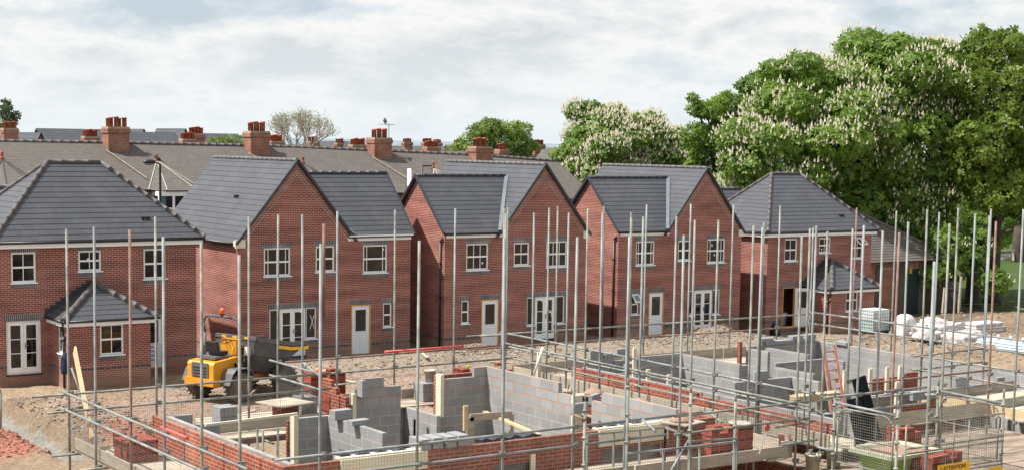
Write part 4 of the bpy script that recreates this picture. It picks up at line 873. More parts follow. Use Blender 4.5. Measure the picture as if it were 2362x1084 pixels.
# ------------------------------------------------------------------ old brick shed at the right
sh = thing('brick_shed', (70.5, 61, -.4), 'low old brick shed with pyramid slate roof and dark green door', 'shed')
sx0, sx1, sy0, sy1 = 65.6, 73.0, 61.2, 68.2; se = (69.260, 61.200, 2.868)[2]; sa = se+3.1
m = MB(); m.box(sx0, sx1, sy0, sy1, -1, se); m.build('wall', 'old_brick', sh)
r = MB(); o = .5; ap_ = ((sx0+sx1)/2-1.6, (sy0+sy1)/2, sa); cs = [(sx0-o, sy0-o, se), (sx1+o, sy0-o, se), (sx1+o, sy1+o, se), (sx0-o, sy1+o, se)]
for k in range(4): roofplane(r, [cs[k], cs[(k+1) % 4], ap_], c=.22, th=.02)
r.build('roof', 'oldslate', sh)
for k in range(4): ridge_tiles(sh, Vector(cs[k])+Vector((0, 0, .04)), Vector(ap_)+Vector((0, 0, .04)), r=.13, name='hip_tiles')
d0 = (69.718, 61.150, 0.377)[0]; d1 = (70.941, 61.150, 0.321)[0]
m = MB(); m.box(d0, d1, sy0-.05, sy0+.02, -.5, se-.5); dd = m.build('door', 'darkgreen', sh); m = MB()
for k in range(8): m.box(d0+.1, d1-.1, sy0-.07, sy0-.052, -.2+k*.17, -.08+k*.17)
m.build('louvre', 'darkgreen', dd); m = MB(); sgx = (70.153, 61.150, 2.293); m.box(sgx[0]-.1, sgx[0]+.12, sy0-.07, sy0-.05, sgx[2]-.18, sgx[2]+.14); m.build('warning_plate', 'ochre', sh)
m = MB(); m.box((67.309, 61.100, 0.491)[0], (67.810, 61.100, 0.468)[0], sy0-.04, sy0-.004, -1, se-.2); m.box((69.003, 61.100, 0.414)[0], d0, sy0-.04, sy0-.004, -1, se-.05); m.box(d1, sx1, sy0-.04, sy0-.004, -1, se-.05); m.build('rendered_pier', 'render', sh)
m = MB(); m.box((67.696, 61.100, 2.453)[0], (68.884, 61.100, 2.414)[0], sy0-.05, sy0, (68.266, 61.100, 2.509)[2]-.1, (68.266, 61.100, 2.509)[2]); m.build('stone_course', 'stone', sh)
# dark board fence, grey post, site mesh fence
fb = thing('board_fence', (72.5, 60.5, 0), 'tall dark leaning board fence beside the shed', 'fence'); m = MB(); p0 = Vector((71.367, 61.115, 0.000)); p1 = Vector((72.613, 59.432, 0.000)); n_ = 22
for k in range(n_):
    a = p0.lerp(p1, k/n_); b = p0.lerp(p1, (k+.93)/n_); h = 2.2-.03*k+rnd.uniform(-.03, .03); m.obox(((a+b)/2)+Vector((0, 0, h/2-.2)), ((b-a).length, .03, h+.3), Matrix.Rotation(math.atan2(p1.y-p0.y, p1.x-p0.x), 3, 'Z'))
m.build('boards', 'fencewood', fb); m = MB()
for h in (.5, 1.6): m.beam(p0+Vector((0, -.05, h)), p1+Vector((0, -.05, h-.5)), .08, .05)
m.build('rail', 'fencewood', fb)
for x, hh in ((2174, 1.45), (2211, 2.1)):
    m = MB(); q_ = Vector((70.473, 58.956, 0.000) if x == 2174 else (71.329, 58.525, 0.000)); m.beam(q_, q_+Vector((.1, 0, hh)), .13, .1, up=(0, 1, 0)); m.build('post', 'boardpale', fb)
mf = thing('mesh_fence', (77, 57, 0), 'temporary steel mesh fence along the edge of the park lawn', 'fence')
e0, e1, e2 = Vector((74.859, 61.285, 0.000)), Vector((77.015, 60.216, 0.000)), Vector((74.992, 55.163, 0.000))
for a, b in ((e0, e1), (e1+Vector((.2, 0, 0)), e2)):
    m = MB(); up = Vector((0, 0, 2.0)); m.tube(a, a+up, .02, 6); m.tube(b, b+up, .02, 6); m.tube(a+up, b+up, .02, 6); m.tube(a+Vector((0, 0, .1)), b+Vector((0, 0, .1)), .02, 6); pn = m.build('fence_panel', 'galv2', mf); m = MB()
    for k in range(1, 30): c = a.lerp(b, k/30); m.tube(c, c+up, .0025, 3, cap=False)
    for k in range(1, 8): m.tube(a+up*k/8, b+up*k/8, .0025, 3, cap=False)
    m.build('mesh', 'wire', pn)
kr = thing('park_rail', (105, 84, 0), 'low timber rail by the path in the park', 'fence'); m = MB(); a = Vector((106.735, 84.000, -0.164)); b = Vector((113.862, 84.000, -0.685)); 
m.beam((a.x, 84, .95), (b.x, 84, .95), .12, .12); m.build('rail', 'boardpale', kr)
for t in (.0, .33, .66, 1): m = MB(); m.box(a.x+(b.x-a.x)*t-.08, a.x+(b.x-a.x)*t+.08, 83.9, 84.1, -.1, 1.0); m.build('post', 'boardpale', kr)
m = MB(); m.quad((92, 86, .02), (140, 86, .02), (150, 91, .02), (92, 91, .02)); m.build('path', 'slab')['kind'] = 'structure'

# ------------------------------------------------------------------ trees
def leafmat(name, cols, rough=.55):
    m, nt, b = new_mat(name); N = nt.nodes; L = nt.links; a = N.new('ShaderNodeAttribute'); a.attribute_name = 'tint'
    r = N.new('ShaderNodeValToRGB'); L.new(a.outputs['Fac'], r.inputs[0]); e = r.color_ramp.elements
    while len(e) < len(cols): e.new(.5)
    for i, c in enumerate(cols): e[i].position = i/(len(cols)-1); e[i].color = c4(c)
    L.new(r.outputs[0], b.inputs['Base Color']); b.inputs['Roughness'].default_value = rough; b.inputs['Specular IOR Level'].default_value = .35
    tr = N.new('ShaderNodeBsdfTranslucent'); L.new(r.outputs[0], tr.inputs[0]); mx = N.new('ShaderNodeMixShader'); mx.inputs[0].default_value = .5
    L.new(b.outputs[0], mx.inputs[1]); L.new(tr.outputs[0], mx.inputs[2]); L.new(mx.outputs[0], N['Material Output'].inputs[0]); return m
LEAF = {'chestnut': leafmat('chestnut_leaf', [(0.10, 0.175, 0.028), (0.155, 0.255, 0.04), (0.22, 0.33, 0.058)]),
        'maple': leafmat('maple_leaf', [(0.085, 0.14, 0.02), (0.14, 0.21, 0.028), (0.21, 0.28, 0.04)]),
        'lime': leafmat('lime_leaf', [(0.07, 0.135, 0.02), (0.145, 0.24, 0.033), (0.24, 0.35, 0.055)]),
        'fresh': leafmat('fresh_leaf', [(0.07, 0.13, 0.015), (0.14, 0.22, 0.03), (0.23, 0.31, 0.05)]),
        'dull': leafmat('dull_leaf', [(0.05, 0.085, 0.03), (0.08, 0.12, 0.045), (0.12, 0.16, 0.06)]),
        'sparse': leafmat('pale_spring_leaf', [(0.22, 0.24, 0.14), (0.28, 0.30, 0.18), (0.34, 0.35, 0.24)])}
M['blossom'] = leafmat('cream_blossom', [(0.66, 0.60, 0.47), (0.80, 0.75, 0.62), (0.88, 0.83, 0.72)])
def mesh_np(name, V, n_per, tint, mat, parent, **tags):
    nf = len(V)//n_per; me = bpy.data.meshes.new(name); me.vertices.add(len(V)); me.vertices.foreach_set('co', (V-np.array(ORG[parent.name])).astype(np.float32).ravel())
    me.loops.add(len(V)); me.loops.foreach_set('vertex_index', np.arange(len(V), dtype=np.int32)); me.polygons.add(nf)
    me.polygons.foreach_set('loop_start', np.arange(0, len(V), n_per, dtype=np.int32)); me.update(calc_edges=True)
    a = me.attributes.new('tint', 'FLOAT', 'FACE'); a.data.foreach_set('value', tint.astype(np.float32)); me.materials.append(mat)
    o = bpy.data.objects.new(name, me); COL.objects.link(o); o.parent = parent; ORG[o.name] = ORG[parent.name]
    for k, v in tags.items(): o[k] = v
    return o
def unit(v): return v/np.maximum(np.linalg.norm(v, axis=1, keepdims=True), 1e-6)
def crown_points(rng, blobs, dens, shell=.28, top_only=False):
    P = []; NN = []
    for i, (c, r) in enumerate(blobs):
        c = np.array(c); r = np.array(r); n = int(dens*4*math.pi*((r[0]*r[1]+r[0]*r[2]+r[1]*r[2])/3))
        d = unit(rng.normal(size=(n, 3))); k = 1-shell*rng.random((n, 1))**1.3+.05*rng.normal(size=(n, 1)); p = c+d*r*k; keep = np.ones(n, bool)
        for j, (c2, r2) in enumerate(blobs):
            if j != i: keep &= (((p-np.array(c2))/np.array(r2))**2).sum(1) > .62
        P.append(p[keep]); NN.append(d[keep])
    return np.vstack(P), np.vstack(NN)
def lobed(rng, blobs, sub, fr=.42):
    """break big blobs into many small overlapping clumps along their skin"""
    out = []
    for (c, r) in blobs:
        c = np.array(c, float); r = np.array(r, float); n = int(sub*(r.prod()**(2/3))); d = unit(rng.normal(size=(n, 3))); d[:, 2] = np.where(d[:, 2] < -.55, -d[:, 2], d[:, 2])
        for q in d:
            s = fr*r.prod()**(1/3)*rng.uniform(.55, 1.15)*.8; out.append((c+q*r*rng.uniform(.72, .98), (s*1.15, s*1.15, s*.75)))
    return out
def tree(label, kind, base, h_tr, blobs, dens, leaf, seed, cat='tree', lobes=1.0, nleaf=5, candles=0, droop=.5, trunk_r=.45, limbmat='bark', cl_up=True, cscale=1.0, lshape=.42, group=None, limbs=True, gaps=0.0, name='deciduous_tree'):
    rng = np.random.default_rng(seed); rr = random.Random(seed); T = thing(name, base, label, cat, group); B = Vector(base)
    small = lobed(rng, blobs, lobes, .40)+[(c, (r[0]*.86, r[1]*.86, r[2]*.86)) for c, r in blobs] if lobes else blobs
    P, D = crown_points(rng, small, dens)
    if gaps:
        g = np.array([noise.noise(Vector(tuple(p*.55))) for p in P]); ok = g > -gaps; P = P[ok]; D = D[ok]
    n = len(P); V = np.empty((n*nleaf*4, 3)); T_ = np.empty(n*nleaf)
    base_t = np.clip(.5+.25*rng.normal(size=n)+.5*np.array([noise.noise(Vector(tuple(p*.35))) for p in P]), 0, 1)
    dirs = unit(D*np.array([1, 1, .6])+rng.normal(scale=.45, size=(n, 3))+np.array([0, 0, .25])); 
    a = unit(np.cross(dirs, rng.normal(size=(n, 3)))); b = np.cross(dirs, a)
    for k in range(nleaf):
        th = 2*math.pi*k/nleaf+rng.uniform(-.35, .35, n); o = a*np.cos(th)[:, None]+b*np.sin(th)[:, None]; o = unit(o-np.array([0, 0, droop])+dirs*.15)
        w = unit(np.cross(o, dirs)); l = leaf*rng.uniform(.75, 1.25, (n, 1)); wd = l*lshape
        j = P; V[k*4::nleaf*4] = j; V[k*4+1::nleaf*4] = j+o*l*.6+w*wd*.5; V[k*4+2::nleaf*4] = j+o*l; V[k*4+3::nleaf*4] = j+o*l*.6-w*wd*.5
        T_[k::nleaf] = np.clip(base_t+rng.normal(scale=.12, size=n), 0, 1)
    mesh_np('foliage', V, 4, T_, LEAF[kind], T)
    if candles:
        Pc, Dc = crown_points(rng, [(c, (r[0]*1.08, r[1]*1.08, r[2]*1.08)) for c, r in small], candles, .12); ok = (Dc[:, 2] > -.35); 
        nz = np.array([noise.noise(Vector(tuple(p*.28+5))) for p in Pc]); ok &= nz > -.22; Pc = Pc[ok]; m_ = len(Pc); ns = 6; Vc = []; 
        ax = unit(np.array([0, 0, 1.0])+.28*Dc[ok]+rng.normal(scale=.15, size=(m_, 3))); L_ = .24*cscale*rng.uniform(.55, 1.35, (m_, 1)); e1 = unit(np.cross(ax, rng.normal(size=(m_, 3)))); e2 = np.cross(ax, e1)
        Vc = np.empty((m_*ns*4, 3)); Pc = Pc+Dc[ok]*.1
        for k in range(ns):
            t0, t1 = 2*math.pi*k/ns, 2*math.pi*(k+1)/ns; q0 = e1*math.cos(t0)+e2*math.sin(t0); q1 = e1*math.cos(t1)+e2*math.sin(t1); r_ = L_*.23
            Vc[k*4::ns*4] = Pc+ax*L_*.22+q0*r_; Vc[k*4+1::ns*4] = Pc+ax*L_*.22+q1*r_; Vc[k*4+2::ns*4] = Pc+ax*L_+q1*r_*.12; Vc[k*4+3::ns*4] = Pc+ax*L_+q0*r_*.12
        mesh_np('blossom_candles', Vc, 4, rng.random(m_*ns), M['blossom'], T, kind='stuff')
    m = MB(); top = B+Vector((rr.uniform(-.3, .3), 0, h_tr)); m.lathe(B-Vector((0, 0, .3)), [(trunk_r*1.5, 0), (trunk_r*1.12, .6), (trunk_r, 1.5), (trunk_r*.85, h_tr+.3)], 12); m.build('trunk', limbmat, T)
    if limbs:
        m = MB()
        for (c, r) in blobs:
            c = Vector(tuple(c)); mid = top.lerp(c, .5)+Vector((rr.uniform(-.6, .6), rr.uniform(-.6, .6), .3)); m.tube(top-Vector((0, 0, .3)), mid, trunk_r*.42, 7, trunk_r*.25, cap=False); m.tube(mid, c, trunk_r*.25, 6, .05, cap=False)
            for _ in range(5):
                e = c+Vector((rr.uniform(-1, 1)*r[0], rr.uniform(-1, 1)*r[1], rr.uniform(-.4, 1)*r[2]))*.8; m.tube(mid.lerp(c, rr.uniform(.2, .9)), e, .07, 5, .02, cap=False)
        m.build('limbs', limbmat, T)
    return T
YT = 66.0
def pb(p, r): return (p, r)
# big flowering chestnut
tree('huge horse chestnut covered in cream blossom candles, behind the last new house and shed', 'chestnut', (79.0, 66.0, -.1), 4.5,
     [pb((69.785, 68.000, 9.524), (5.2, 4.5, 3.6)), pb((65.895, 68.000, 7.683), (3.6, 3.5, 3.2)), pb((74.969, 68.000, 12.277), (5.0, 4.5, 3.6)), pb((69.578, 69.000, 11.878), (3.6, 3.5, 2.6)), pb((76.440, 66.000, 9.355), (4.2, 4.0, 4.0)), pb((72.217, 68.000, 6.091), (4.4, 4.0, 2.6)), pb((75.153, 65.000, 5.119), (2.6, 2.5, 2.4)), pb((79.299, 68.000, 13.770), (3.2, 3.2, 2.4))],
     13.0, .30, 11, candles=7.0, trunk_r=.55, lobes=2.0, lshape=.5)
# pale flowering chestnut behind the fourth house
tree('rounded horse chestnut so full of blossom it looks cream, behind the third and fourth houses', 'chestnut', (76.897, 96.000, 2.973)[:2]+(0,), 3.5,
     [pb((74.583, 96.000, 9.358), (3.4, 3.4, 3.0)), pb((73.801, 96.000, 7.027), (3.4, 3.4, 3.4)), pb((78.471, 96.000, 8.730), (3.4, 3.4, 2.8)), pb((81.164, 96.000, 7.726), (2.8, 3.0, 2.6)), pb((74.970, 96.000, 10.692), (2.2, 2.2, 1.8)), pb((77.234, 96.000, 6.357), (4.5, 3.4, 3.0))],
     8.5, .36, 12, candles=14, cscale=1.1, trunk_r=.5, lobes=1.3, group=None, lshape=.5)
tree('open branched tree in fresh leaf standing between the two blossoming chestnuts', 'lime', (76.067, 84.000, 2.356)[:2]+(0,), 6,
     [pb((75.452, 84.000, 7.624), (2.4, 2.4, 2.9)), pb((74.559, 84.000, 11.828), (1.7, 1.5, .7)), pb((76.513, 84.000, 12.244), (1.8, 1.5, .9)), pb((79.056, 84.000, 13.675), (1.7, 1.4, .8)), pb((77.026, 84.000, 9.794), (2.5, 2.2, 2.2)), pb((79.254, 84.000, 12.006), (1.9, 1.6, 1.7)), pb((73.652, 84.000, 10.050), (1.3, 1.3, 1.1)), pb((74.271, 84.000, 6.396), (2.4, 2.4, 2.2)), pb((73.239, 84.000, 12.610), (.5, .6, .3))],
     14, .30, 13, trunk_r=.3, lobes=1.8, gaps=.4)
tree('tall dark maple closing the right edge of the view', 'maple', (79.880, 63.000, 1.100)[:2]+(0,), 6,
     [pb((79.107, 63.000, 11.794), (3.0, 3.2, 3.2)), pb((80.537, 63.000, 14.743), (2.6, 2.6, 1.8)), pb((80.455, 62.000, 9.705), (3.0, 3.0, 3.6)), pb((76.856, 62.000, 8.882), (2.3, 2.6, 2.6)), pb((83.608, 63.000, 13.256), (3.6, 3.2, 3.6)), pb((77.963, 61.500, 7.074), (2.8, 2.6, 1.9)), pb((83.691, 63.000, 6.737), (3, 3, 2.4)), pb((79.317, 65.000, 15.028), (1.5, 1.5, 1.1)), pb((79.265, 64.000, 15.649), (1.6, 1.6, 1.1))],
     13, .26, 14, trunk_r=.42, lobes=1.9, nleaf=4, droop=.2, lshape=.6)
tree('low hanging chestnut bough sweeping down in front of the dark board fence', 'chestnut', (77.5, 62.6, -.1), 3.2,
     [pb((72.891, 61.000, 3.562), (1.3, 1.4, 1.5)), pb((71.853, 61.000, 2.070), (1.1, 1.2, .9)), pb((75.505, 62.000, 2.652), (1.3, 1.2, 1.5)), pb((76.076, 60.000, 1.485), (1.3, 1.2, .8)), pb((76.823, 62.000, 3.664), (1.4, 1.2, 1.6))],
     9, .30, 15, candles=1.0, trunk_r=.40, lobes=2.2, name='chestnut_tree', lshape=.5)
tree('shaded park tree far behind at the right edge', 'lime', (109.573, 84.000, -1.350)[:2]+(-.1,), 3.0,
     [pb((111.497, 86.000, 3.632), (4.2, 3, 2.2)), pb((112.575, 90.000, 2.667), (4, 3, 2.6)), pb((114.481, 88.000, 6.149), (5, 3, 3.5)), pb((108.198, 92.000, 1.121), (5, 3, 3.5)), pb((113.267, 94.000, 4.017), (5, 3, 3))], 4, .4, 16, trunk_r=.5, lobes=1.2)
tree('bright green spreading sycamore among the chimneys', 'fresh', (80.319, 118.000, 5.728)[:2]+(0,), 5,
     [pb((78.355, 118.000, 10.390), (1.9, 1.9, .9)), pb((77.439, 118.000, 9.410), (1.8, 1.9, 1.0)), pb((79.785, 118.000, 9.246), (2.8, 2.2, 1.4)), pb((81.669, 118.000, 10.446), (1.7, 1.7, 1.0)), pb((82.417, 118.000, 9.082), (1.8, 1.6, 1.0)), pb((78.814, 118.000, 10.979), (1.2, 1.2, .6)), pb((81.229, 118.000, 8.283), (2.4, 2, 1.2)), pb((76.297, 118.000, 8.433), (2.2, 2, 1.0))],
     9, .32, 17, trunk_r=.4, lobes=1.8)
tree('narrow dull green tree at the far left edge', 'dull', (39.055, 130.000, 8.287)[:2]+(0,), 5, [pb((39.107, 130.000, 11.042), (.8, .8, 1.1)), pb((38.884, 130.000, 10.403), (1.3, 1.2, 1.1)), pb((39.375, 130.000, 10.236), (.7, .7, .8)), pb((39.119, 130.000, 11.641), (.5, .5, .7))], 12, .28, 18, trunk_r=.25, lobes=1.5)
tree('leafy shrub showing above the back row roofs', 'fresh', (44.450, 98.000, 8.531)[:2]+(4,), 2.2, [pb((43.824, 98.000, 9.016), (.9, .8, .35)), pb((44.926, 98.000, 9.117), (1.0, .8, .45)), pb((45.338, 98.000, 8.977), (.7, .8, .5))], 12, .22, 19, trunk_r=.1, lobes=0, name='shrub')
# bare spring tree
bt = (58.748, 116.000, 8.470); T = thing('bare_tree', (bt[0], 116, 0), 'pale nearly leafless round headed tree on the skyline', 'tree'); rr = random.Random(21); m = MB(); tips = []
def grow(p, d, l, r, lev):
    q = p+d*l; m.tube(p, q, r, 5 if lev < 3 else 3, r*.62, cap=False)
    if lev >= 6: tips.append(q); return
    for k in range(3 if lev < 4 else 2):
        nd = (d+Vector((rr.uniform(-.62, .62), rr.uniform(-.62, .62), rr.uniform(-.1, .35)))).normalized(); grow(q, nd, l*rr.uniform(.72, .86), r*.66, lev+1)
for k in range(7):
    a = k/7*6.28; grow(Vector((bt[0]+.1*math.cos(a), 116, 7.3)), Vector((math.cos(a)*(.95 if k % 2 else .45), math.sin(a)*.7, 1)).normalized(), 1.22, .085, 1)
m.build('limbs', 'barkpale', T); m = MB(); m.lathe((bt[0], 116, 0), [(.35, 0), (.25, 1), (.22, 8.2)], 10); m.build('trunk', 'barkpale', T)
rng = np.random.default_rng(3); tp = np.repeat(np.array([tuple(t) for t in tips]), 2, 0); tp = tp+rng.normal(scale=.18, size=tp.shape); n = len(tp); u = unit(rng.normal(size=(n, 3)))*.07; v_ = unit(np.cross(u, rng.normal(size=(n, 3))))*.05
V = np.empty((n*4, 3)); V[0::4] = tp-u; V[1::4] = tp+v_; V[2::4] = tp+u; V[3::4] = tp-v_; mesh_np('foliage', V, 4, rng.random(n), LEAF['sparse'], T)

# ------------------------------------------------------------------ scaffolds
DZ = 2.95; RT = 4.09; RM = 3.74
SA = thing('scaffold', (16.5, 22.6, 0), 'tube scaffold around the nearer unfinished house, filling the left and middle foreground', 'scaffold')
SB = thing('scaffold', (29.6, 22.6, 0), 'tube scaffold around the further unfinished house on the right', 'scaffold')
prr = random.Random(5)
def pole(par, top, mat='galv', z0=0.0, lap=None, joints=(RT, RM, DZ-.09), r=.0255):
    x, y, z = top; m = MB(); jx, jy = prr.uniform(-.05, .05), prr.uniform(-.05, .05)
    if lap is None: m.tube((x-jx*.6, y-jy*.6, z0), (x, y, z), r, 10); o = m.build('pole', mat, par)
    else:
        m.tube((x-jx, y-jy, z0), (x-jx*.3, y, lap[0]), r, 10); o = m.build('pole', mat, par); m = MB(); m.tube((x+.055, y+.02, lap[0]-(lap[2] if len(lap) > 2 else 1.2)), (x+.05, y+.02, z), r*.95, 10); m.build('lapped_pole', lap[1], o)
    for j in joints:
        m = MB()
        if j < z: m.obox((x+.02, y-.02, j), (.11, .09, .075), Matrix.Rotation(prr.uniform(0, 3), 3, 'Z')); m.tube((x-.06, y-.05, j-.02), (x+.09, y-.05, j+.02), .012, 6); m.tube((x+.05, y-.07, j+.05), (x+.05, y+.06, j-.03), .012, 6); m.build('coupler', 'clamp', o)
    return o
A_ = [((10.400, 30.692, 7.379), 'galv2'), ((10.400, 29.109, 7.509), 'galv'), ((10.400, 27.255, 7.550), 'rust'), ((10.400, 25.685, 7.514), 'galv'), ((10.400, 24.059, 7.500), 'galv2'), ((10.400, 22.594, 7.405), 'galv2'),
      ((12.281, 30.740, 7.597), 'galv2'), ((14.376, 30.740, 7.567), 'galv2'), ((16.050, 32.746, 7.500), 'galv2'), ((16.050, 31.534, 7.555), 'galv'), ((17.642, 32.850, 7.551), 'galv'), ((19.217, 32.850, 7.569), 'galv2'), ((20.946, 32.850, 7.581), 'galv'), ((22.411, 32.850, 7.565), 'galv2'),
      ((22.700, 31.944, 7.492), 'galv'), ((22.700, 30.494, 7.556), 'galv'), ((22.700, 27.654, 7.594), 'galv'), ((22.700, 25.884, 7.601), 'galv2'), ((22.700, 24.036, 7.573), 'galv2'), ((22.700, 22.628, 7.436), 'galv2'),
      ((13.698, 22.600, 7.554), 'galv2'), ((17.028, 22.600, 7.541), 'galv'), ((19.553, 22.600, 7.524), 'galv')]
for t, mt in A_: pole(SA, t, mt)
pole(SA, (11.851, 22.600, 7.862), 'galv', lap=((11.852, 22.600, 7.547)[2], 'rust')); pole(SA, (15.420, 22.600, 7.984), 'galv', lap=((15.455, 22.600, 7.567)[2], 'galv2', 4.5)); pole(SA, (22.700, 29.152, 7.769), 'galv', lap=((22.700, 29.147, 7.626)[2], 'galv2', 3.0)); pole(SA, (18.233, 22.600, 7.852), 'galv', lap=((18.242, 22.600, 7.531)[2], 'galv2', 4.6))
B_ = [((23.723, 34.600, 7.511), 'galv'), ((25.379, 34.600, 7.517), 'galv2'), ((28.515, 34.600, 7.527), 'galv'), ((30.171, 34.600, 7.531), 'galv'), ((31.840, 34.600, 7.489), 'galv'), ((33.749, 34.600, 7.458), 'galv'), ((35.189, 34.600, 6.774), 'galv2'),
      ((23.700, 32.685, 7.569), 'galv'), ((23.700, 31.047, 7.616), 'galv2'), ((23.700, 29.333, 7.606), 'galv2'), ((23.700, 27.669, 7.584), 'galv'), ((23.700, 26.229, 7.578), 'galv2'), ((23.700, 23.214, 7.598), 'galv'), ((23.700, 22.895, 7.498), 'galv2'),
      ((35.560, 33.183, 7.419), 'rust'), ((35.560, 31.615, 7.401), 'galv2'), ((35.560, 30.021, 7.434), 'galv'), ((35.560, 28.263, 7.409), 'galv'),
      ((30.470, 26.100, 7.739), 'galv2'), ((31.624, 26.100, 7.759), 'galv2'), ((32.894, 26.100, 7.723), 'galv'), ((30.400, 24.575, 7.702), 'galv'), ((30.400, 23.204, 7.864), 'galv'),
      ((24.313, 24.000, 7.491), 'galv2'), ((25.620, 24.000, 7.458), 'galv'), ((24.453, 22.600, 7.625), 'galv'), ((27.399, 24.000, 7.581), 'galv'), ((25.027, 22.600, 7.506), 'galv'), ((25.537, 22.600, 7.460), 'rust'), ((27.124, 22.600, 7.617), 'galv2'), ((29.434, 23.200, 7.598), 'rust')]
for t, mt in B_: pole(SB, t, mt)
pole(SB, (23.700, 24.807, 7.581), 'galv', lap=((23.700, 24.722, 7.483)[2], 'galv2', 4.6)); pole(SB, (23.854, 20.200, 7.064), 'galv', r=.034)
def rail(par, p, q, mat='galv', name='guard_rail', r=.0245):
    m = MB(); p = Vector(p); q = Vector(q); d = (q-p).normalized(); n = max(1, int((q-p).length/6.2+.5))
    for i in range(n): a = p.lerp(q, i/n); b = p.lerp(q, (i+1)/n); m.tube(a, b, r, 10); 
    for i in range(1, n): c = p.lerp(q, i/n); m.tube(c-d*.08, c+d*.08, r*1.45, 10)
    return m.build(name, mat, par)
Yl = 30.78
for z, mt in ((RT, 'galv'), (RM, 'galv')):
    rail(SA, (10.35, Yl+.3, z), (10.35, 22.2, z-.02), mt); rail(SA, (9.7 if z == RT else 10.0, Yl+.05, z-.05), (16.4, Yl+.05, z-.04), 'galv2'); rail(SA, (16.0, 33.1, z), (16.0, 30.5, z), mt)
    rail(SA, (16.3, 32.9, z-.05), (22.9, 32.9, z-.02), 'rust' if z == RT else 'galv2'); rail(SA, (22.65, 33.2, z), (22.65, 22.2, z-.04), 'galv2')
    rail(SA, (11.0, 22.55, z), (20.1 if z == RT else 19.2, 22.55, z), mt); rail(SA, (19.4, 22.55, z-.02), (23.0, 22.55, z-.02), 'galv2')
    rail(SB, (22.5, 34.65, z+.01), (36.0, 34.65, z-.02 if z == RT else z-.05), 'galv2' if z == RT else 'rust'); rail(SB, (23.75, 34.9, z+.03), (23.75, 22.4, z-.02), 'galv'); rail(SB, (35.5, 35.0, z), (35.5, 24.5, z), 'galv')
    rail(SB, (30.2, 26.15, z), (32.9, 26.15, z+.03), 'galv2'); rail(SB, (30.45, 26.4, z), (30.45, 20.5, z-.02), 'galv2'); rail(SB, (23.4, 22.55, z+.02), (26.6, 22.55, z), 'galv')
    rail(SB, (26.3, 24.05, z-.1), (30.6, 24.05, z-.1), 'rust' if z == RT else 'galv')
for (p, q) in [((10.0, y, DZ-.1), (12.0 if y > 30 else 11.85, y, DZ-.1)) for y in (30.6, 29.0, 27.2, 25.6, 24.0, 22.5)]+[((x, 30.9, DZ-.1), (x, 29.6, DZ-.1)) for x in (12.5, 14.4, 15.9)]+[((x, 33.1, DZ-.1), (x, 31.6, DZ-.1)) for x in (18.0, 19.8, 21.4)]+[((21.9, y, DZ-.1), (23.0, y, DZ-.1)) for y in (31.9, 30.4, 29, 27.5, 25.9, 24.1)]: rail(SA, p, q, 'galv2', 'transom')
for (p, q) in [((23.4, y, DZ-.1), (25.1, y, DZ-.1)) for y in (32.7, 31, 29.3, 27.7, 26.2, 24.7)]+[((34.2, y, DZ-.1), (35.9, y, DZ-.1)) for y in (33, 31.6, 29.9, 28.3, 26.4)]+[((x, 34.9, DZ-.1), (x, 33.3, DZ-.1)) for x in (25.5, 28.5, 30.2, 31.9, 34)]: rail(SB, p, q, 'galv2', 'transom')
def deck(par, x0, x1, y0, y1, z=DZ, mat='boardpale', along='y', name='deck_boards'):
    m = MB(); w_ = .225
    if along == 'y':
        n = max(1, round((x1-x0)/w_)); s = (x1-x0)/n
        for i in range(n):
            y = y0+prr.uniform(-.15, .05)
            while y < y1: e = min(y1, y+3.9); m.box(x0+i*s+.004, x0+(i+1)*s-.004, y, e-.01, z-.04+prr.uniform(0, .008), z+prr.uniform(-.004, .006)); y = e
    else:
        n = max(1, round((y1-y0)/w_)); s = (y1-y0)/n
        for i in range(n):
            x = x0+prr.uniform(-.15, .05)
            while x < x1: e = min(x1, x+3.9); m.box(x, e-.01, y0+i*s+.004, y0+(i+1)*s-.004, z-.04+prr.uniform(0, .008), z+prr.uniform(-.004, .006)); x = e
    return m.build(name, mat, par)
deck(SA, 10.48, 11.8, 22.7, 30.6); deck(SA, 12.15, 15.9, 30.02, 30.62, along='x'); deck(SA, 16.2, 22.6, 31.75, 32.75, along='x', mat='board'); deck(SA, 21.95, 22.6, 22.7, 31.7); deck(SA, 10.5, 22.6, 22.75, 23.95, along='x', mat='board')
deck(SA, 14.0, 15.95, 30.62, 32.7, along='x')
deck(SB, 23.85, 25.1, 22.7, 33.4); deck(SB, 23.85, 35.4, 33.45, 34.5, along='x'); deck(SB, 34.25, 35.4, 24.5, 33.4); deck(SB, 23.0, 30.3, 20.1, 23.9, along='x', mat='muddyboard', z=DZ-.27); deck(SB, 26.3, 31.5, 17.5, 20.0, along='x', mat='muddyboard', z=DZ-.3)
deck(SB, 30.5, 36.5, 22.0, 26.0, along='x', mat='slab', z=DZ)
def toe(par, p, q, h=.225, mat='board', z=DZ+.01):
    m = MB(); p = Vector(p); q = Vector(q); n = max(1, round((q-p).length/3.9))
    for i in range(n): a = p.lerp(q, i/n); b = p.lerp(q, (i+1)/n-.004); u = Vector((0, 0, z+h/2+prr.uniform(-.01, .015))); m.beam(a+u, b+u, .038, h)
    return m.build('toe_board', mat, par)
toe(SA, (10.47, 30.6, 0), (10.47, 22.7, 0), mat='boardpale'); toe(SA, (12.0, 30.68, 0), (16.0, 30.68, 0)); toe(SA, (16.2, 32.78, 0), (22.6, 32.78, 0)); toe(SA, (22.6, 32.6, 0), (22.6, 22.7, 0), mat='boardpale', h=.3); toe(SA, (10.5, 22.68, 0), (22.6, 22.68, 0), mat='boardpale')
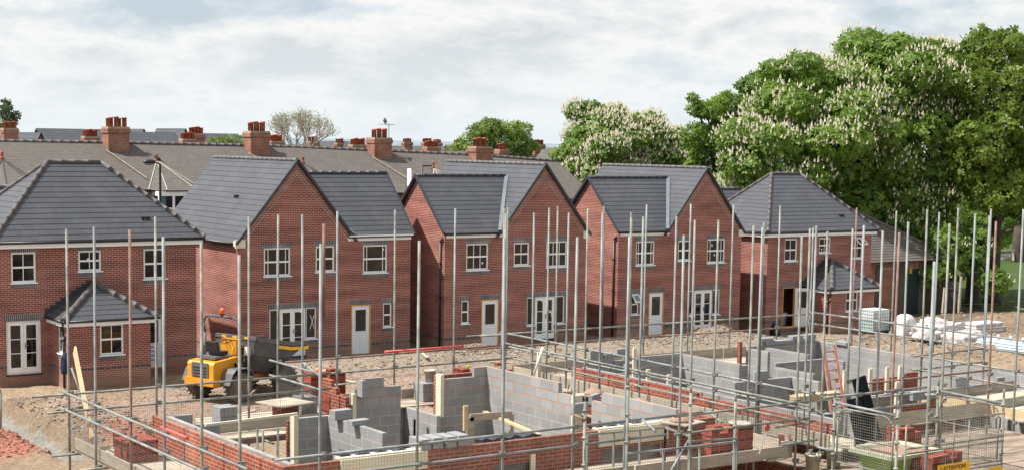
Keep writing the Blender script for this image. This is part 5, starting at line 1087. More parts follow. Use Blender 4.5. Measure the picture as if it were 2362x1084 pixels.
toe(SB, (23.82, 34.4, 0), (23.82, 22.7, 0), mat='boardpale', h=.3); toe(SB, (23.9, 34.54, 0), (35.4, 34.54, 0), h=.28); toe(SB, (35.44, 34.5, 0), (35.44, 24.5, 0), h=.28); toe(SB, (30.45, 26.0, 0), (30.45, 20.8, 0), mat='timber'); toe(SB, (26.3, 23.95, 0), (30.4, 23.95, 0), mat='boardpale', h=.3); toe(SB, (30.5, 26.06, 0), (35.3, 26.06, 0), mat='board', h=.26)
def wiremesh(par, p, q, z0, z1, name='brick_guard', s=.05, r=.0022, mat='wire', sx=None, sz=None):
    p = Vector(p); q = Vector(q); L_ = (q-p).length; m = MB(); sx = sx or s; sz = sz or s; n = int(L_/sx)
    for k in range(n+1): c = p.lerp(q, k/n); m.tube((c.x, c.y, z0), (c.x, c.y, z1), r, 3, cap=False)
    k = z0
    while k <= z1: m.tube((p.x, p.y, k), (q.x, q.y, k), r, 3, cap=False); k += sz
    for k in range(0, n+1, max(1, int(1.2/sx))): c = p.lerp(q, k/n); m.tube((c.x, c.y, z0), (c.x, c.y, z1+.03), r*2, 3, cap=False)
    return m.build(name, mat, par)
wiremesh(SA, (10.38, 30.7, 0), (10.38, 22.7, 0), DZ+.05, RM+.12); wiremesh(SA, (10.5, 30.7, 0), (16.0, 30.7, 0), DZ+.05, RM); wiremesh(SA, (11.0, 22.6, 0), (18.3, 22.6, 0), DZ-.3, RT-.1, s=.06); wiremesh(SA, (18.3, 22.6, 0), (22.6, 22.6, 0), DZ, RT-.05, s=.055)
wiremesh(SA, (22.68, 32.7, 0), (22.68, 22.7, 0), DZ+.05, RM-.1, s=.07); wiremesh(SB, (23.75, 26.0, 0), (23.75, 22.7, 0), DZ+.05, RT-.1, s=.06); wiremesh(SA, (16.05, 30.8, 0), (16.05, 32.7, 0), DZ+.1, RM)
# short stubs, struts
for (p, q, mt) in (((15.500, 30.392, 4.387), (15.500, 29.682, 4.203), 'galv'), ((17.043, 22.700, 4.306), (17.002, 22.200, 4.266), 'rust'), ((18.542, 22.500, 4.109), (18.301, 21.800, 4.004), 'galv'), ((20.611, 23.000, 4.024), (20.384, 22.300, 3.901), 'galv2'), ((22.678, 23.200, 3.456), (24.255, 23.600, 3.390), 'rust'), ((21.895, 22.200, 3.327), (23.309, 22.600, 3.240), 'galv'), ((22.595, 21.900, 3.274), (22.739, 21.600, 3.223), 'galv'), ((11.000, 32.267, 4.355), (11.200, 31.810, 3.368), 'galv2'), ((22.894, 34.600, 4.090), (23.905, 34.600, 4.079), 'galv2'), ((27.923, 25.500, 3.282), (28.971, 25.500, 3.388), 'galv2')): rail(SA, p, q, mt, 'short_tube')
# props of the inner platform
for x, y in (((14.166, 29.600, 2.986)[0], 29.9), ((15.149, 29.500, 3.377)[0]-.6, 29.7), (14.2, 29.7)): m = MB(); m.tube((x, y, .3), (x, y, DZ+.2), .025, 8); m.build('inner_pole', 'galv2', SA)
m = MB(); m.beam((12.3, 30.05, DZ-.09), (15.9, 30.05, DZ-.09), .05, .1); m.build('bearer', 'rust', SA)
# loading bay with mesh gates
LB = thing('loading_bay_gates', (24.6, 20.2, 0), 'galvanised loading bay with curved mesh gates around the green tub at the lower right', 'scaffold gate')
cor = {'A': (23.05, 21.9), 'B': (23.05, 20.25), 'C': (26.13, 20.2), 'D': (26.13, 21.88)}
for k, (x, y) in cor.items():
    m = MB(); m.tube((x, y, 0), (x, y, RT+.15), .03, 10)
    for z in (RT, RT-.5, RT-1.0): m.lathe((x, y, z-.03), [(.03, 0), (.058, .015), (.058, .03), (.03, .05)], 10); m.obox((x, y, z-.09), (.08, .05, .05), Matrix.Rotation(.6, 3, 'Z'))
    m.tube((x, y, RT+.15), (x, y, RT+.32), .02, 8); m.build('post', 'galv2', LB)
def gate(par, p, q, z0, z1, mesh=True, bow=.25, name='gate'):
    p = Vector((*p, 0)); q = Vector((*q, 0)); d = (q-p).normalized(); L_ = (q-p).length; m = MB(); pts = [p+Vector((0, 0, z0)), p+Vector((0, 0, z1-bow))]
    for k in range(1, 7): t = k/6*math.pi/2; pts.append(p+d*bow*(1-math.cos(t))+Vector((0, 0, z1-bow+bow*math.sin(t))))
    for k in range(0, 7): t = k/6*math.pi/2; pts.append(q-d*bow*(1-math.sin(t))+Vector((0, 0, z1-bow+bow*math.cos(t))))
    pts += [q+Vector((0, 0, z0)), p+Vector((0, 0, z0))]; m.path(pts, .019, 8); m.tube(p+Vector((0, 0, (z0+z1)/2)), q+Vector((0, 0, (z0+z1)/2)), .014, 6); o = m.build(name, 'galv2', par)
    if mesh: wiremesh(o, p+d*.05, q-d*.05, z0, z1-.04, 'gate_mesh', r=.003, mat='galv2', s=.055)
    return o
gate(LB, (23.05, 21.8), (23.05, 20.35), DZ, RT-.04); gate(LB, (26.13, 21.8), (26.13, 20.3), DZ, RT-.04)
fr_ = MB()
for z in (RT-.16, RT-.62, RT-.72, RT-1.12, RT-1.2): fr_.tube((23.15, 20.14, z), (26.05, 20.1, z), .016, 8)
for x in (23.15, 24.55, 25.0, 26.05): fr_.tube((x, 20.12, DZ-.6), (x, 20.12, RT-.16), .016, 8)
o_ = fr_.build('front_gate', 'galv2', LB); wiremesh(o_, (23.15, 20.12, 0), (26.05, 20.1, 0), DZ-.6, RT-.16, 'gate_mesh', r=.0025, mat='galv2', s=.055)
for a, b in (('A', 'B'), ('D', 'C')): m = MB(); m.tube((*cor[a], RT+.05), (*cor[b], RT+.02), .026, 10); m.build('top_rail', 'galv', LB)
# yellow warning sign on the gate
sg0 = (24.049, 20.060, 3.055); sg1 = (25.002, 20.060, 3.050); sg = thing('warning_sign', ((sg0[0]+sg1[0])/2, 20.06, sg0[2]-.3), 'yellow ATTENTION sign wired to the front gate at the bottom right', 'sign')
zt_ = sg1[2]+.02; m = MB(); m.box(sg0[0], sg1[0], 20.06, 20.07, zt_-.42, zt_); pl_ = m.build('plate', 'signy', sg)
def text(s_, loc, size, par, mat='ink', rot=(math.pi/2, 0, 0), name='lettering'):
    c = bpy.data.curves.new(name, 'FONT'); c.body = s_; c.size = size; c.extrude = .001; c.offset = .0012; o = bpy.data.objects.new(name, c); me = bpy.data.meshes.new_from_object(o); bpy.data.objects.remove(o); me.materials.append(M[mat])
    o = bpy.data.objects.new(name, me); COL.objects.link(o); o.parent = par; o.location = Vector(loc)-ORG[par.name]; o.rotation_euler = rot; ORG[o.name] = Vector(loc); return o
text('ATTENTION!', (sg0[0]+.15, 20.055, zt_-.115), .115, pl_)
text('All deliveries report', (sg0[0]+.03, 20.055, zt_-.24), .06, pl_)
m = MB(); m.prism([(sg0[0]+.03, 20.056, zt_-.115), (sg0[0]+.13, 20.056, zt_-.115), (sg0[0]+.08, 20.056, zt_-.02)], (0, .002, 0)); wt = m.build('warning_triangle', 'ink', pl_); m = MB(); m.prism([(sg0[0]+.05, 20.053, zt_-.103), (sg0[0]+.11, 20.053, zt_-.103), (sg0[0]+.08, 20.053, zt_-.042)], (0, .002, 0)); m.build('triangle_face', 'signy', wt)
s2 = (25.667, 20.060, 2.848); m = MB(); m.box(s2[0]-.05, s2[0]+.32, 20.06, 20.07, s2[2]-.4, s2[2]+.02); tag(m.build('warning_sign', 'signy'), 'second yellow sign, just its top edge showing at the bottom right corner', 'sign')
# flat ladder trap frames
LF = thing('ladder_trap_frame', (18.3, 21.6, DZ), 'small grey hinged guard frames around the ladder trap at the bottom middle', 'guard frame'); zf = 3.72
def panel(p, q, h=.85, n=3):
    p = Vector((p[0], p[1], 0)); q = Vector((q[0], q[1], 0)); m = MB(); u = Vector((0, 0, zf)); l = Vector((0, 0, zf-h)); m.beam(p+u, q+u, .035, .035); m.beam(p+l, q+l, .03, .03)
    for k in range(n+1): c = p.lerp(q, k/n); m.beam(c+u-Vector((0, 0, .02)), c+l, .05, .02, up=(1, 0, 0))
    return m.build('guard_panel', 'galv', LF)
c1_, c2_, c3_, c4_, c5_ = (17.932, 23.364, 3.720), (19.744, 23.219, 3.720), (19.535, 22.232, 3.720), (17.414, 21.533, 3.720), (19.911, 21.410, 3.720)
panel(c1_, c2_); panel(c2_, c3_, n=2); panel(c4_, c5_); panel((20.187, 21.650, 3.720), (19.173, 21.837, 3.950), n=1)
m = MB(); m.tube((c3_[0], c3_[1], zf), (17.671, 20.600, 3.562), .02, 6); m.build('brace', 'galv', LF)
for q_ in ((1352,925), (1448,905), (1600,870), (1695,965)): pass
for i, t in enumerate(((17.051, 22.300, 4.589), (17.473, 21.600, 4.930), (19.225, 21.900, 4.633), (20.265, 21.800, 4.399))):
    m = MB(); m.tube((t[0], t[1], 0), t, .029, 10)
    z = 2.4
    while z < t[2]: m.lathe((t[0], t[1], z), [(.03, 0), (.055, .012), (.055, .03), (.03, .045)], 10); z += .5
    m.tube(t, (t[0], t[1], t[2]+.15), .018, 8); m.build('system_post', 'galv2', LF)
# ------------------------------------------------------------------ unfinished houses
UA = thing('unfinished_house', (16.5, 24.1, 0), 'nearer half built house of red brick with grey block inner walls', 'unfinished house'); UB = thing('unfinished_house', (29.6, 24, 0), 'further half built house, mostly grey blockwork, behind the right hand scaffold', 'unfinished house')
def wall(par, x0, x1, y0, y1, z1, mat='block', z0=0.3, name=None, fresh=None):
    m = MB(); zt = z1 if fresh is None else fresh; m.box(x0, x1, y0, y1, z0, zt); o = m.build(name or ('block_wall' if mat.startswith('block') else 'brick_wall'), mat, par)
    if fresh is not None: m = MB(); m.box(x0, x1, y0, y1, fresh, z1); m.build('fresh_block_courses', 'block_top', par)
    return o
def frogs(par, x0, x1, y0, y1, z, ax):
    """perforations showing in the top course"""
    m = MB(); a = (y0 if ax == 'y' else x0)+.03; e = y1 if ax == 'y' else x1
    while a < e-.2:
        if ax == 'y': m.box(x0+.03, x1-.03, a, a+.15, z+.001, z+.003)
        else: m.box(a, a+.15, y0+.03, y1-.03, z+.001, z+.003)
        a += .225
    return m.build('brick_hollow', 'mortar', par)
wall(UA, 11.9, 12.0, 24.1, 30.05, 3.6, 'brick_new'); frogs(UA, 11.9, 12.0, 24.3, 30.0, 3.6, 'y'); wall(UA, 12.1, 12.2, 24.25, 29.85, 3.6)
rx = (12.646, 29.750, 3.700)[0]; wall(UA, 12.2, rx, 29.75, 29.85, 3.6); wall(UA, rx+.002, rx+.6, 29.75, 29.85, 3.375); wall(UA, 12.0, rx, 29.95, 30.05, 3.525, 'brick_new')
jx = (14.873, 29.400, 3.397)[0]; px_ = (15.572, 29.400, 3.355)[0]; wall(UA, jx, px_+.1, 29.4, 29.5, 3.375); wall(UA, jx-.14, jx+.3, 29.6, 29.7, 3.3, 'brick_new')
m = MB(); m.box(jx-.11, jx-.005, 29.38, 29.58, .3, 3.45); m.build('jamb_board', 'lintel', UA)
pe = (15.620, 27.059, 3.310)[1]; wall(UA, 15.57, 15.67, pe, 29.398, 3.375)
c3a, c3b = (17.466, 31.900, 2.860), (19.019, 31.900, 2.852); wall(UA, c3a[0]-1.2, c3b[0], 31.9, 32.0, 2.925)
ce = (18.950, 30.374, 2.871); wall(UA, c3b[0]-.1, c3b[0], ce[1], 31.898, 2.925)
bl = (19.686, 31.300, 3.669)[0]; wall(UA, c3b[0]-.1, 20.9, 31.3, 31.4, 2.7); wall(UA, bl, 20.9, 31.302, 31.398, 3.6, z0=2.7, fresh=3.375); wall(UA, 20.55, 20.9, 31.304, 31.396, 3.825, 'block_top', z0=3.602); wall(UA, bl-.1, 21.8, 31.5, 31.6, 3.675, 'brick_new'); frogs(UA, bl, 21.8, 31.5, 31.6, 3.675, 'x')
m = MB(); m.box(bl-.1, bl-.004, 31.28, 31.5, 2.7, 3.72); m.build('jamb_board', 'lintel', UA)
pl0, pl1 = (17.040, 31.000, 3.143)[0], (18.319, 31.000, 3.075)[0]; pt = (17.690, 31.000, 3.903)[0]
wall(UA, pl0+.1, pl1, 31.0, 31.1, 3.6, fresh=3.15); wall(UA, pl0+.25, pl1-.45, 31.002, 31.098, 3.825, 'block_top', z0=3.602); wall(UA, pl0+.12, pl0+.22, 30.75, 31.0, 3.825, 'block_top', z0=3.45); m = MB(); m.box(pl0+.0, pl0+.096, 30.97, 31.12, .3, 3.5); m.build('jamb_board', 'lintel', UA)
bx_ = pl0-.12; wall(UA, bx_-.1, bx_, 30.9, 32.05, 3.45, 'brick_new'); wall(UA, bx_-.098, bx_-.002, 31.35, 32.048, 3.6, 'brick_new', z0=3.452); wall(UA, bx_-.096, bx_-.004, 31.6, 32.046, 3.75, 'brick_new', z0=3.602)
# right hand wall, inner leaf with an opening
wall(UA, 20.9, 21.0, 27.84, 31.4, 3.6, fresh=3.15); wall(UA, 20.902, 20.998, 28.35, 31.398, 3.825, 'block_top', z0=3.602); wall(UA, 20.9, 21.0, 24.25, 27.1, 3.6, fresh=3.15); wall(UA, 20.902, 20.998, 24.26, 26.75, 3.825, 'block_top', z0=3.602)
m = MB(); m.box(20.89, 21.12, 27.73, 27.835, .3, 3.62); m.build('jamb_board', 'lintel', UA)
wall(UA, 21.75, 21.85, 24.1, 26.6, 3.6, 'brick_new'); wall(UA, 21.75, 21.85, 26.602, 31.5, 2.7, 'brick_new'); wall(UA, 21.7, 21.74, 27.0, 27.8, 3.15, 'brick_new')
# front wall with window openings under cream boxed lintels
FA = Fr((0, 24.1, 0), (1, 0, 0), (0, -1, 0)); l0, l1, l2, l3 = (13.016, 24.100, 3.767)[0], (14.807, 24.100, 3.749)[0], (18.766, 24.100, 3.539)[0], (20.551, 24.100, 3.507)[0]; w0, w1 = (16.296, 24.100, 3.273)[0], (17.118, 24.100, 3.188)[0]
mb = MB(); facade(mb, FA, 12.004, 21.746, .3, 3.6, [(l0+.1, l1-.1, 1.2, 3.25), (w0, w1, 1.0, 3.15), (l2+.1, l3-.1, 1.0, 3.2)]); mb.quad((12.0, 24.1, 3.6), (21.746, 24.1, 3.6), (21.746, 24.2, 3.6), (12.0, 24.2, 3.6)); mb.quad((12.0, 24.2, .3), (12.0, 24.2, 3.6), (21.746, 24.2, 3.6), (21.746, 24.2, 3.3), (12, 24.2, 3.3)); mb.build('brick_wall', 'brick_new', UA); frogs(UA, 12.1, l0, 24.1, 24.2, 3.6, 'x'); frogs(UA, l1, l2, 24.1, 24.2, 3.6, 'x')
for a, b in ((l0, l1), (l2, l3)): m = MB(); m.box(a, b, 24.06, 24.098, 3.28, 3.61); m.box(a, b, 24.1, 24.3, 3.605, 3.64); m.build('lintel', 'lintel', UA)
wall(UA, 12.3, 20.8, 24.35, 24.45, 3.15); m = MB(); m.box(w1, w1+.1, 24.05, 24.2, 1.0, 3.3); m.build('jamb_board', 'lintel', UA)
for k, (a, b) in enumerate((((13.081, 24.300, 3.632)[0], (14.513, 24.300, 3.664)[0]), ((16.080, 24.300, 3.592)[0], (17.436, 24.300, 3.631)[0]), ((18.809, 24.300, 3.634)[0], (20.029, 24.300, 3.612)[0]))):
    m = MB(); n_ = 14; pr_ = random.Random(k)
    for i in range(n_): x0 = a+(b-a)*i/n_; x1 = a+(b-a)*(i+1)/n_; z0 = 3.62+.03*math.sin(i*1.7)+(.06 if i in (0, 1) and k == 0 else 0); z1 = 3.62+.03*math.sin((i+1)*1.7); m.beam((x0, 24.33+.02*math.sin(i), z0), (x1, 24.33+.02*math.sin(i+1), z1), .24, .07)
    m.build('damp_proof_roll', 'dpc', UA)
# boards laid inside
def plank(p, q, w_=.225, t=.038, mat='boardpale', label=None, cat='plank', group=None, up=(0, 0, 1)):
    m = MB(); m.beam(p, q, w_, t, up=up); o = m.build('plank', mat); return tag(o, label, cat, group)
for i in range(4):
    plank((13.3, 24.7+.24*i, 3.0), (15.5, 24.7+.24*i, 3.0), label='pale board laid flat inside the front wall of the nearer unfinished house', group='pale boards inside the front wall')
    plank((15.85, 25.6+.24*i, 2.95), (18.6, 25.6+.24*i, 2.95), label='pale board in the row behind the four pairs of grey blocks', group='pale boards behind the block pairs')
m = MB(); m.quad((12.2, 24.4, .5), (21, 24.4, .5), (21, 31.4, .5), (12.2, 31.4, .5)); m.build('floor_slab', 'board', UA); m = MB(); m.quad((25.4, 24, .5), (34.1, 24, .5), (34.1, 33.2, .5), (25.4, 33.2, .5)); m.build('floor_slab', 'board', UB)
# further house
wall(UB, 25.2, 25.3, 24.0, 33.6, 3.15, 'brick_new'); wall(UB, 25.4, 25.5, 24.0, 33.4, 3.24); wall(UB, 25.201, 25.299, 28.5, 33.599, 3.225, 'brick_new', z0=3.152)
m = MB()
yy = 24.05
while yy < 33: m.box(25.19, 25.31, yy, yy+.2, 3.152 if yy < 28.4 else 3.227, 3.156 if yy < 28.4 else 3.231); yy += .235
m.build('top_course_faces', 'redbrick', UB)
wall(UB, 27.08, 28.87, 33.2, 33.3, 3.42); wall(UB, 28.77, 28.87, 30.85, 33.198, 3.4); wall(UB, 28.872, 29.7, 31.41, 31.51, 3.25); wall(UB, 31.3, 34.2, 33.2, 33.3, 3.46); wall(UB, 31.3, 31.4, 32.4, 33.198, 3.4)
w4 = (31.900, 31.424, 3.228)[1]; wall(UB, 31.9, 32.0, w4, 33.198, 3.4); wall(UB, 29.29, 31.2, 30.0, 30.1, 3.5); wall(UB, 29.25, 29.35, 28.6, 29.998, 3.4); wall(UB, 31.2, 31.3, 29.4, 30.1, 3.5); wall(UB, 25.52, 27.5, 27.5, 27.6, 3.6); wall(UB, 27.4, 27.5, 26.6, 27.498, 3.6); wall(UB, 34.1, 34.2, 24.2, 33.198, 3.44); wall(UB, 29.0, 31.0, 26.6, 26.7, 3.1); wall(UB, 33.0, 34.0, 27.0, 27.1, 2.9)
wall(UB, 31.05, 31.15, 33.3, 33.4, 3.6, 'brick_new'); wall(UB, 33.6, 33.9, 26.2, 26.3, 3.3)
b1, b2_ = (30.293, 27.500, 3.040), (30.973, 27.500, 3.328); wall(UB, b1[0], b1[0]+1.05, 27.5, 27.6, (30.566, 27.500, 3.335)[2], 'brick_new'); b3_ = (31.579, 27.600, 3.363); wall(UB, b3_[0], b3_[0]+.55, 27.6, 27.7, b3_[2]+.02, 'brick_new'); b4_ = (35.563, 29.000, 3.046); wall(UB, b4_[0], b4_[0]+1.05, 29, 29.1, b4_[2]+.05, 'brick_new'); b5_ = (29.260, 25.600, 3.010); wall(UB, b5_[0], b5_[0]+2.6, 25.6, 25.7, b5_[2], 'brick_new')
for q_, h in (((26.968, 33.100, 2.858), (26.943, 33.100, 3.699)), ((23.682, 33.000, 3.478), (23.676, 33.000, 3.798)), ((26.000, 31.334, 3.013), (26.000, 31.349, 3.400)), ((26.200, 30.732, 3.023), (26.200, 30.744, 3.327)), ((29.970, 27.300, 3.204), (29.945, 27.300, 3.652)), ((30.602, 27.300, 3.382), (30.586, 27.300, 3.653)), ((30.969, 27.200, 2.973), (30.928, 27.200, 3.675)), ((29.513, 26.000, 2.660), (29.462, 26.000, 3.528)), ((29.795, 28.000, 3.235), (29.779, 28.000, 3.541))):
    m = MB(); m.box(q_[0]-.05, q_[0]+.06, q_[1]-.03, q_[1]+.03, q_[2]-.6, h[2]); m.build('jamb_board', 'lintel', UB)

# ------------------------------------------------------------------ loose blocks and bricks
_pb = None
def block(x, y, z, rz=0, lay='flat', label='', group=None):
    """440 x 215 x 100 aggregate block"""
    global _pb
    if _pb is None:
        m = MB(); m.box(-.22, .22, -.1075, .1075, 0, .10); o = m.build('concrete_block', 'concbl'); b = o.modifiers.new('edge', 'BEVEL'); b.width = .004; b.segments = 1; o.data.transform(Matrix.Translation(o.location)); _pb = o
    else: o = _pb.copy(); COL.objects.link(o)
    if lay == 'flat': o.location = (x, y, z); o.rotation_euler = (0, 0, rz)
    elif lay == 'edge': o.location = (x, y, z+.1075); o.rotation_euler = (R(90), 0, rz)     # long side down, 215 high
    else: o.location = (x, y, z+.22); o.rotation_euler = (0, R(90), rz)
    tag(o, label, 'block', group); return o
fz = 3.61
for i in range(4):
    c = (14.778, 24.250, 3.711)[0]+.265*i+i*.012
    for k in range(2): block(c, 24.30+.02*(i % 2), fz+k*.102, R(90)+rnd.uniform(-.05, .05), label=['upper ', 'lower '][k == 0]+['block of the left pair', 'block of the second pair', 'block of the third pair', 'block of the right pair'][i]+' on the front wall', group='paired blocks on the front wall')
for (x, y, z, n, lb) in ((15.62, 28.9, 3.38, 2, 'block laid loose on the inner partition nearest the corner'), (15.62, 28.15, 3.38, 1, 'lone block lying across the inner partition')):
    for k in range(n): block(x, y, z+.102*k, .1, label=lb+(', upper' if k else ''), group='loose blocks on the partition')
def bstack(cx, cy, z, nx, nz, lb, grp, step=.104, rz=0, rows=1):
    for k in range(nz):
        for i in range(nx): block(cx+i*step*math.cos(rz), cy+i*step*math.sin(rz)+(.0 if k % 2 == 0 else .015), z+k*.218, rz+R(90), 'edge', lb, grp)
s0 = (14.062, 31.399, 2.970); bstack(s0[0]-.12, s0[1]+.1, DZ+.01, 4, 2, 'grey block in the two layer stack at the left of the rear boards', 'blocks stacked at the left of the rear deck')
s1 = (16.302, 31.703, 2.970); bstack(s1[0]-.2, s1[1]+.2, DZ+.01, 4, 2, 'grey block in the stack beside the first red brick packs', 'blocks stacked beside the brick packs')
s2_ = (19.791, 33.476, 2.970); bstack(s2_[0]-.2, 32.3, DZ+.01, 5, 2, 'grey block in the far stack that carries a white bucket', 'blocks stacked under the bucket')
s3 = (26.846, 35.349, 2.970)
for k in range(3):
    for i in range(3): block(25.9+.46*i+.1*k, 33.75, DZ+.01+.103*k*2.1, .02*i, 'edge' if (i+k) % 3 else 'flat', 'grey block in the untidy heap on the further rear boards', 'untidy blocks on the further rear deck')
for k in range(2):
    for i in range(3): block(27.4+.2*i, 33.85, DZ+.01+.104*k, R(90), label='grey block in the low heap left of the further rear opening', group='low block heap by the opening')
for i, (p, l) in enumerate((((33.229, 33.250, 3.709), 'f'), ((32.180, 33.250, 3.486), 'f'), ((32.445, 33.250, 3.432), 'f'), ((32.884, 33.250, 3.470), 'f'), ((33.383, 33.250, 3.479), 'f'), ((32.003, 33.250, 3.574), 'f'))):
    block(p[0], 33.25, 3.465+(.104 if i in (0, 5) else 0), rnd.uniform(-.1, .1), label=['grey block topping the rear corner pile of the further house', 'flat block first from the left on the further rear wall', 'flat block second from the left on the further rear wall', 'flat block third from the left on the further rear wall', 'flat block at the right of the further rear wall', 'block perched over the left end of the further rear wall'][i])
for k in range(2): block(33.75+.02*k, 33.25, 3.47+.104*k, 0, label='grey block in the corner pile on the further rear wall', group='corner pile of two blocks')
block(26.35, 27.55, 3.61, 0, 'edge', 'dark block standing alone on the inner wall of the further house'); block(34.15, 32.2, 3.45, R(90), label='small dark block left on the long right wall'); block(32.0, 26.15, 3.22, 0, 'edge', 'block set on the boards above the short brick panel')
p = (20.681, 27.500, 3.833); block(21.3, 27.6, 3.43, .5, 'edge', 'block tilted across the doorway beside the mortar boards'); p = (20.427, 26.900, 3.601); block(p[0], 26.95, 3.4, .1, 'edge', 'block hanging over the opening of the right inner wall')
for i, (dx, dy) in enumerate(((0, 0), (.47, .1), (.1, -.5))): block(11.0+dx*.6, 26.6+dy, DZ+.01+.0, R(80+10*i), label='grey block lying in the left hand deck behind the mesh', group='blocks on the left deck')
for k in range(2):
    for i in range(3): block(11.25, 25.2+.23*i, DZ+.01+.104*k, 0, label='grey block in the pile on the left deck near the bottom edge', group='block pile on the left deck')
tb = (29.311, 25.650, 3.106); block(tb[0]+.5, 25.65, tb[2]-.0, 0, 'edge', 'block standing on the short brick panel at the right'); block(tb[0]+.95, 25.65, tb[2], 0, label='flat block at the right end of the short brick panel')

def brickstack(cx, cy, z, nx, ny, nz, label, rz=0.0, top=None, name='brick_stack'):
    """perforated bricks stacked on edge; the bored faces show"""
    T = thing(name, (cx, cy, z), label, 'brick stack'); m = MB(); h = MB(); rr = random.Random(int(cx*100+cy*10)); mt = Matrix.Rotation(rz, 3, 'Z'); O = Vector((cx, cy, z)); X0, Y0 = -nx*.22/2, -ny*.22/2
    for k in range(nz):
        al = k % 2
        for i in range(nx):
            for j in range(ny):
                if k == nz-1 and rr.random() < (top if top is not None else .3): continue
                for t in range(3):
                    jx, jy = rr.uniform(-.004, .004), rr.uniform(-.004, .004)
                    if al: c = Vector((X0+.22*i+.11+jx, Y0+.22*j+.035+.073*t+jy, .052+.104*k)); d = (.215, .066, .102)
                    else: c = Vector((X0+.22*i+.035+.073*t+jx, Y0+.22*j+.11+jy, .052+.104*k)); d = (.066, .215, .102)
                    m.obox(O+mt @ c, d, mt)
                    if al and t == 0:
                        for q in (-.065, 0, .065): p_ = c+Vector((q, -.033, 0)); h.tube(O+mt @ (p_+Vector((0, -.002, 0))), O+mt @ (p_+Vector((0, .004, 0))), .025, 8)
                    if not al and t == 0:
                        for q in (-.065, 0, .065): p_ = c+Vector((-.033, q, 0)); h.tube(O+mt @ (p_+Vector((-.002, 0, 0))), O+mt @ (p_+Vector((.004, 0, 0))), .025, 8)
    n0 = len(m.f); nv = len(m.v); m.v += h.v; m.f += [tuple(i+nv for i in f) for f in h.f]; m.build('bricks', 'redbrick', T, mats=['bore_shade'], fm={k: 1 for k in range(n0, len(m.f))}); return T
def spot(x, y, z, label, mortar=True, w_=.62):
    T = thing('spot_board', (x, y, z), label, 'mortar board'); m = MB(); m.obox((x, y, z+.015), (w_, w_, .025), Matrix.Rotation(.25, 3, 'Z')); m.build('board', 'boardpale', T)
    if mortar:
        m = MB(); rr = random.Random(int(x*10)); prof = [(.25, 0), (.22, .05), (.15, .10), (.07, .14), (.01, .15)]; m.lathe((x, y, z+.028), prof, 14)
        m.v = [(a+rr.uniform(-.02, .02), b+rr.uniform(-.02, .02), c+rr.uniform(-.006, .012)) for a, b, c in m.v]; m.build('mortar', 'mortar', T)
b_ = (15.527, 31.117, 2.960); brickstack(b_[0], b_[1]+.2, DZ+.01, 2, 2, 4, 'red brick pack under the pale square board, nearest the cream jamb', top=0); spot(b_[0]-.05, b_[1]+.1, DZ+.44, 'pale square board on the brick pack nearest the cream jamb', False, .95)
b_ = (17.014, 31.697, 2.960); brickstack(b_[0], b_[1]+.15, DZ+.01, 2, 2, 4, 'red brick pack in front of the stepped new brickwork', top=0)
b_ = (18.156, 33.693, 2.960); brickstack(b_[0]-.1, b_[1]+.1, DZ+.01, 2, 2, 7, 'taller red brick stack with a single brick on top, behind the stepped brickwork', top=.5)
b_ = (17.341, 33.407, 2.960); brickstack(b_[0], b_[1], DZ+.01, 2, 2, 7, 'red brick stack inside the scaffold corner, an orange cap lying on it', top=0); m = MB(); m.lathe((b_[0]+.05, b_[1]-.05, DZ+.745), [(.09, 0), (.08, .03), (.035, .06), (.03, .09)], 12); tag(m.build('orange_cap', 'beacon'), 'small orange plastic cap on the brick stack inside the scaffold corner', 'cap')
b_ = (18.221, 34.427, 2.960); spot(b_[0]-.1, b_[1]-.6, DZ+.35, 'pale board laid between the two left brick packs', False, .8)
b_ = (20.876, 33.580, 2.960); brickstack(b_[0], 32.2, DZ+.01, 2, 2, 7, 'tall red brick stack on the rear boards left of the high block corner', top=.45); m = MB(); m.lathe((b_[0]+.02, 32.1, DZ+.745), [(.05, 0), (.05, .05), (.02, .07)], 10); M['lime'] = basic('lime_tape', (.5, .75, .02), .5, .05); tag(m.build('tape_roll', 'lime'), 'bright lime tape roll on the tall red brick stack', 'tape roll')
b_ = (22.699, 30.385, 2.960); brickstack(22.25, 28.6, DZ+.01, 2, 4, 4, 'red brick pack on the right deck beside the doorway, mortar board on top', top=0); spot(22.2, 28.7, DZ+.44, 'mortar board on the brick pack left of the doorway')
brickstack(22.25, 27.0, DZ+.01, 2, 2, 4, 'red brick pack on the right deck just past the doorway', top=0); spot(22.2, 27.0, DZ+.44, 'mortar board heaped with brown mortar just past the doorway')
m = MB(); m.lathe((22.35, 26.1, DZ+.1), [(.11, 0), (.11, .42), (.10, .43)], 14); tag(m.build('black_drum', 'black'), 'small black cylinder beside the mortar boards on the right deck', 'drum')
brickstack(22.25, 25.0, DZ+.01, 2, 3, 3, 'low red brick pack under the brown flat mortar board', top=0); spot(22.2, 25.2, DZ+.33, 'mortar board lying flat on the low brick pack'); 
b_ = (21.850, 23.900, 3.420); brickstack(b_[0]-.6, 23.4, DZ+.0, 3, 2, 6, 'red brick pack at the end of the front wall, heaped mortar beside it', top=.4); spot(b_[0]-1.1, 23.9, 3.62, 'spread sack of brown mortar on the front wall end', True, .7)
brickstack(21.75, 23.3, DZ+.0, 2, 2, 6, 'red brick stack alone in the wire screened bay, a pan on top', top=0); m = MB(); m.lathe((21.75, 23.25, DZ+.64), [(.2, 0), (.24, .03), (.24, .05), (.19, .03)], 16); tag(m.build('mortar_pan', 'bucket'), 'shallow mortar pan on the stack in the wire screened bay', 'pan')
brickstack(11.15, 29.0, DZ+.01, 3, 3, 4, 'red brick pack behind the wire mesh on the left hand deck', top=0); brickstack(11.4, 30.25, DZ+.01, 2, 1, 3, 'small red brick heap at the far corner of the left hand deck', top=.2)
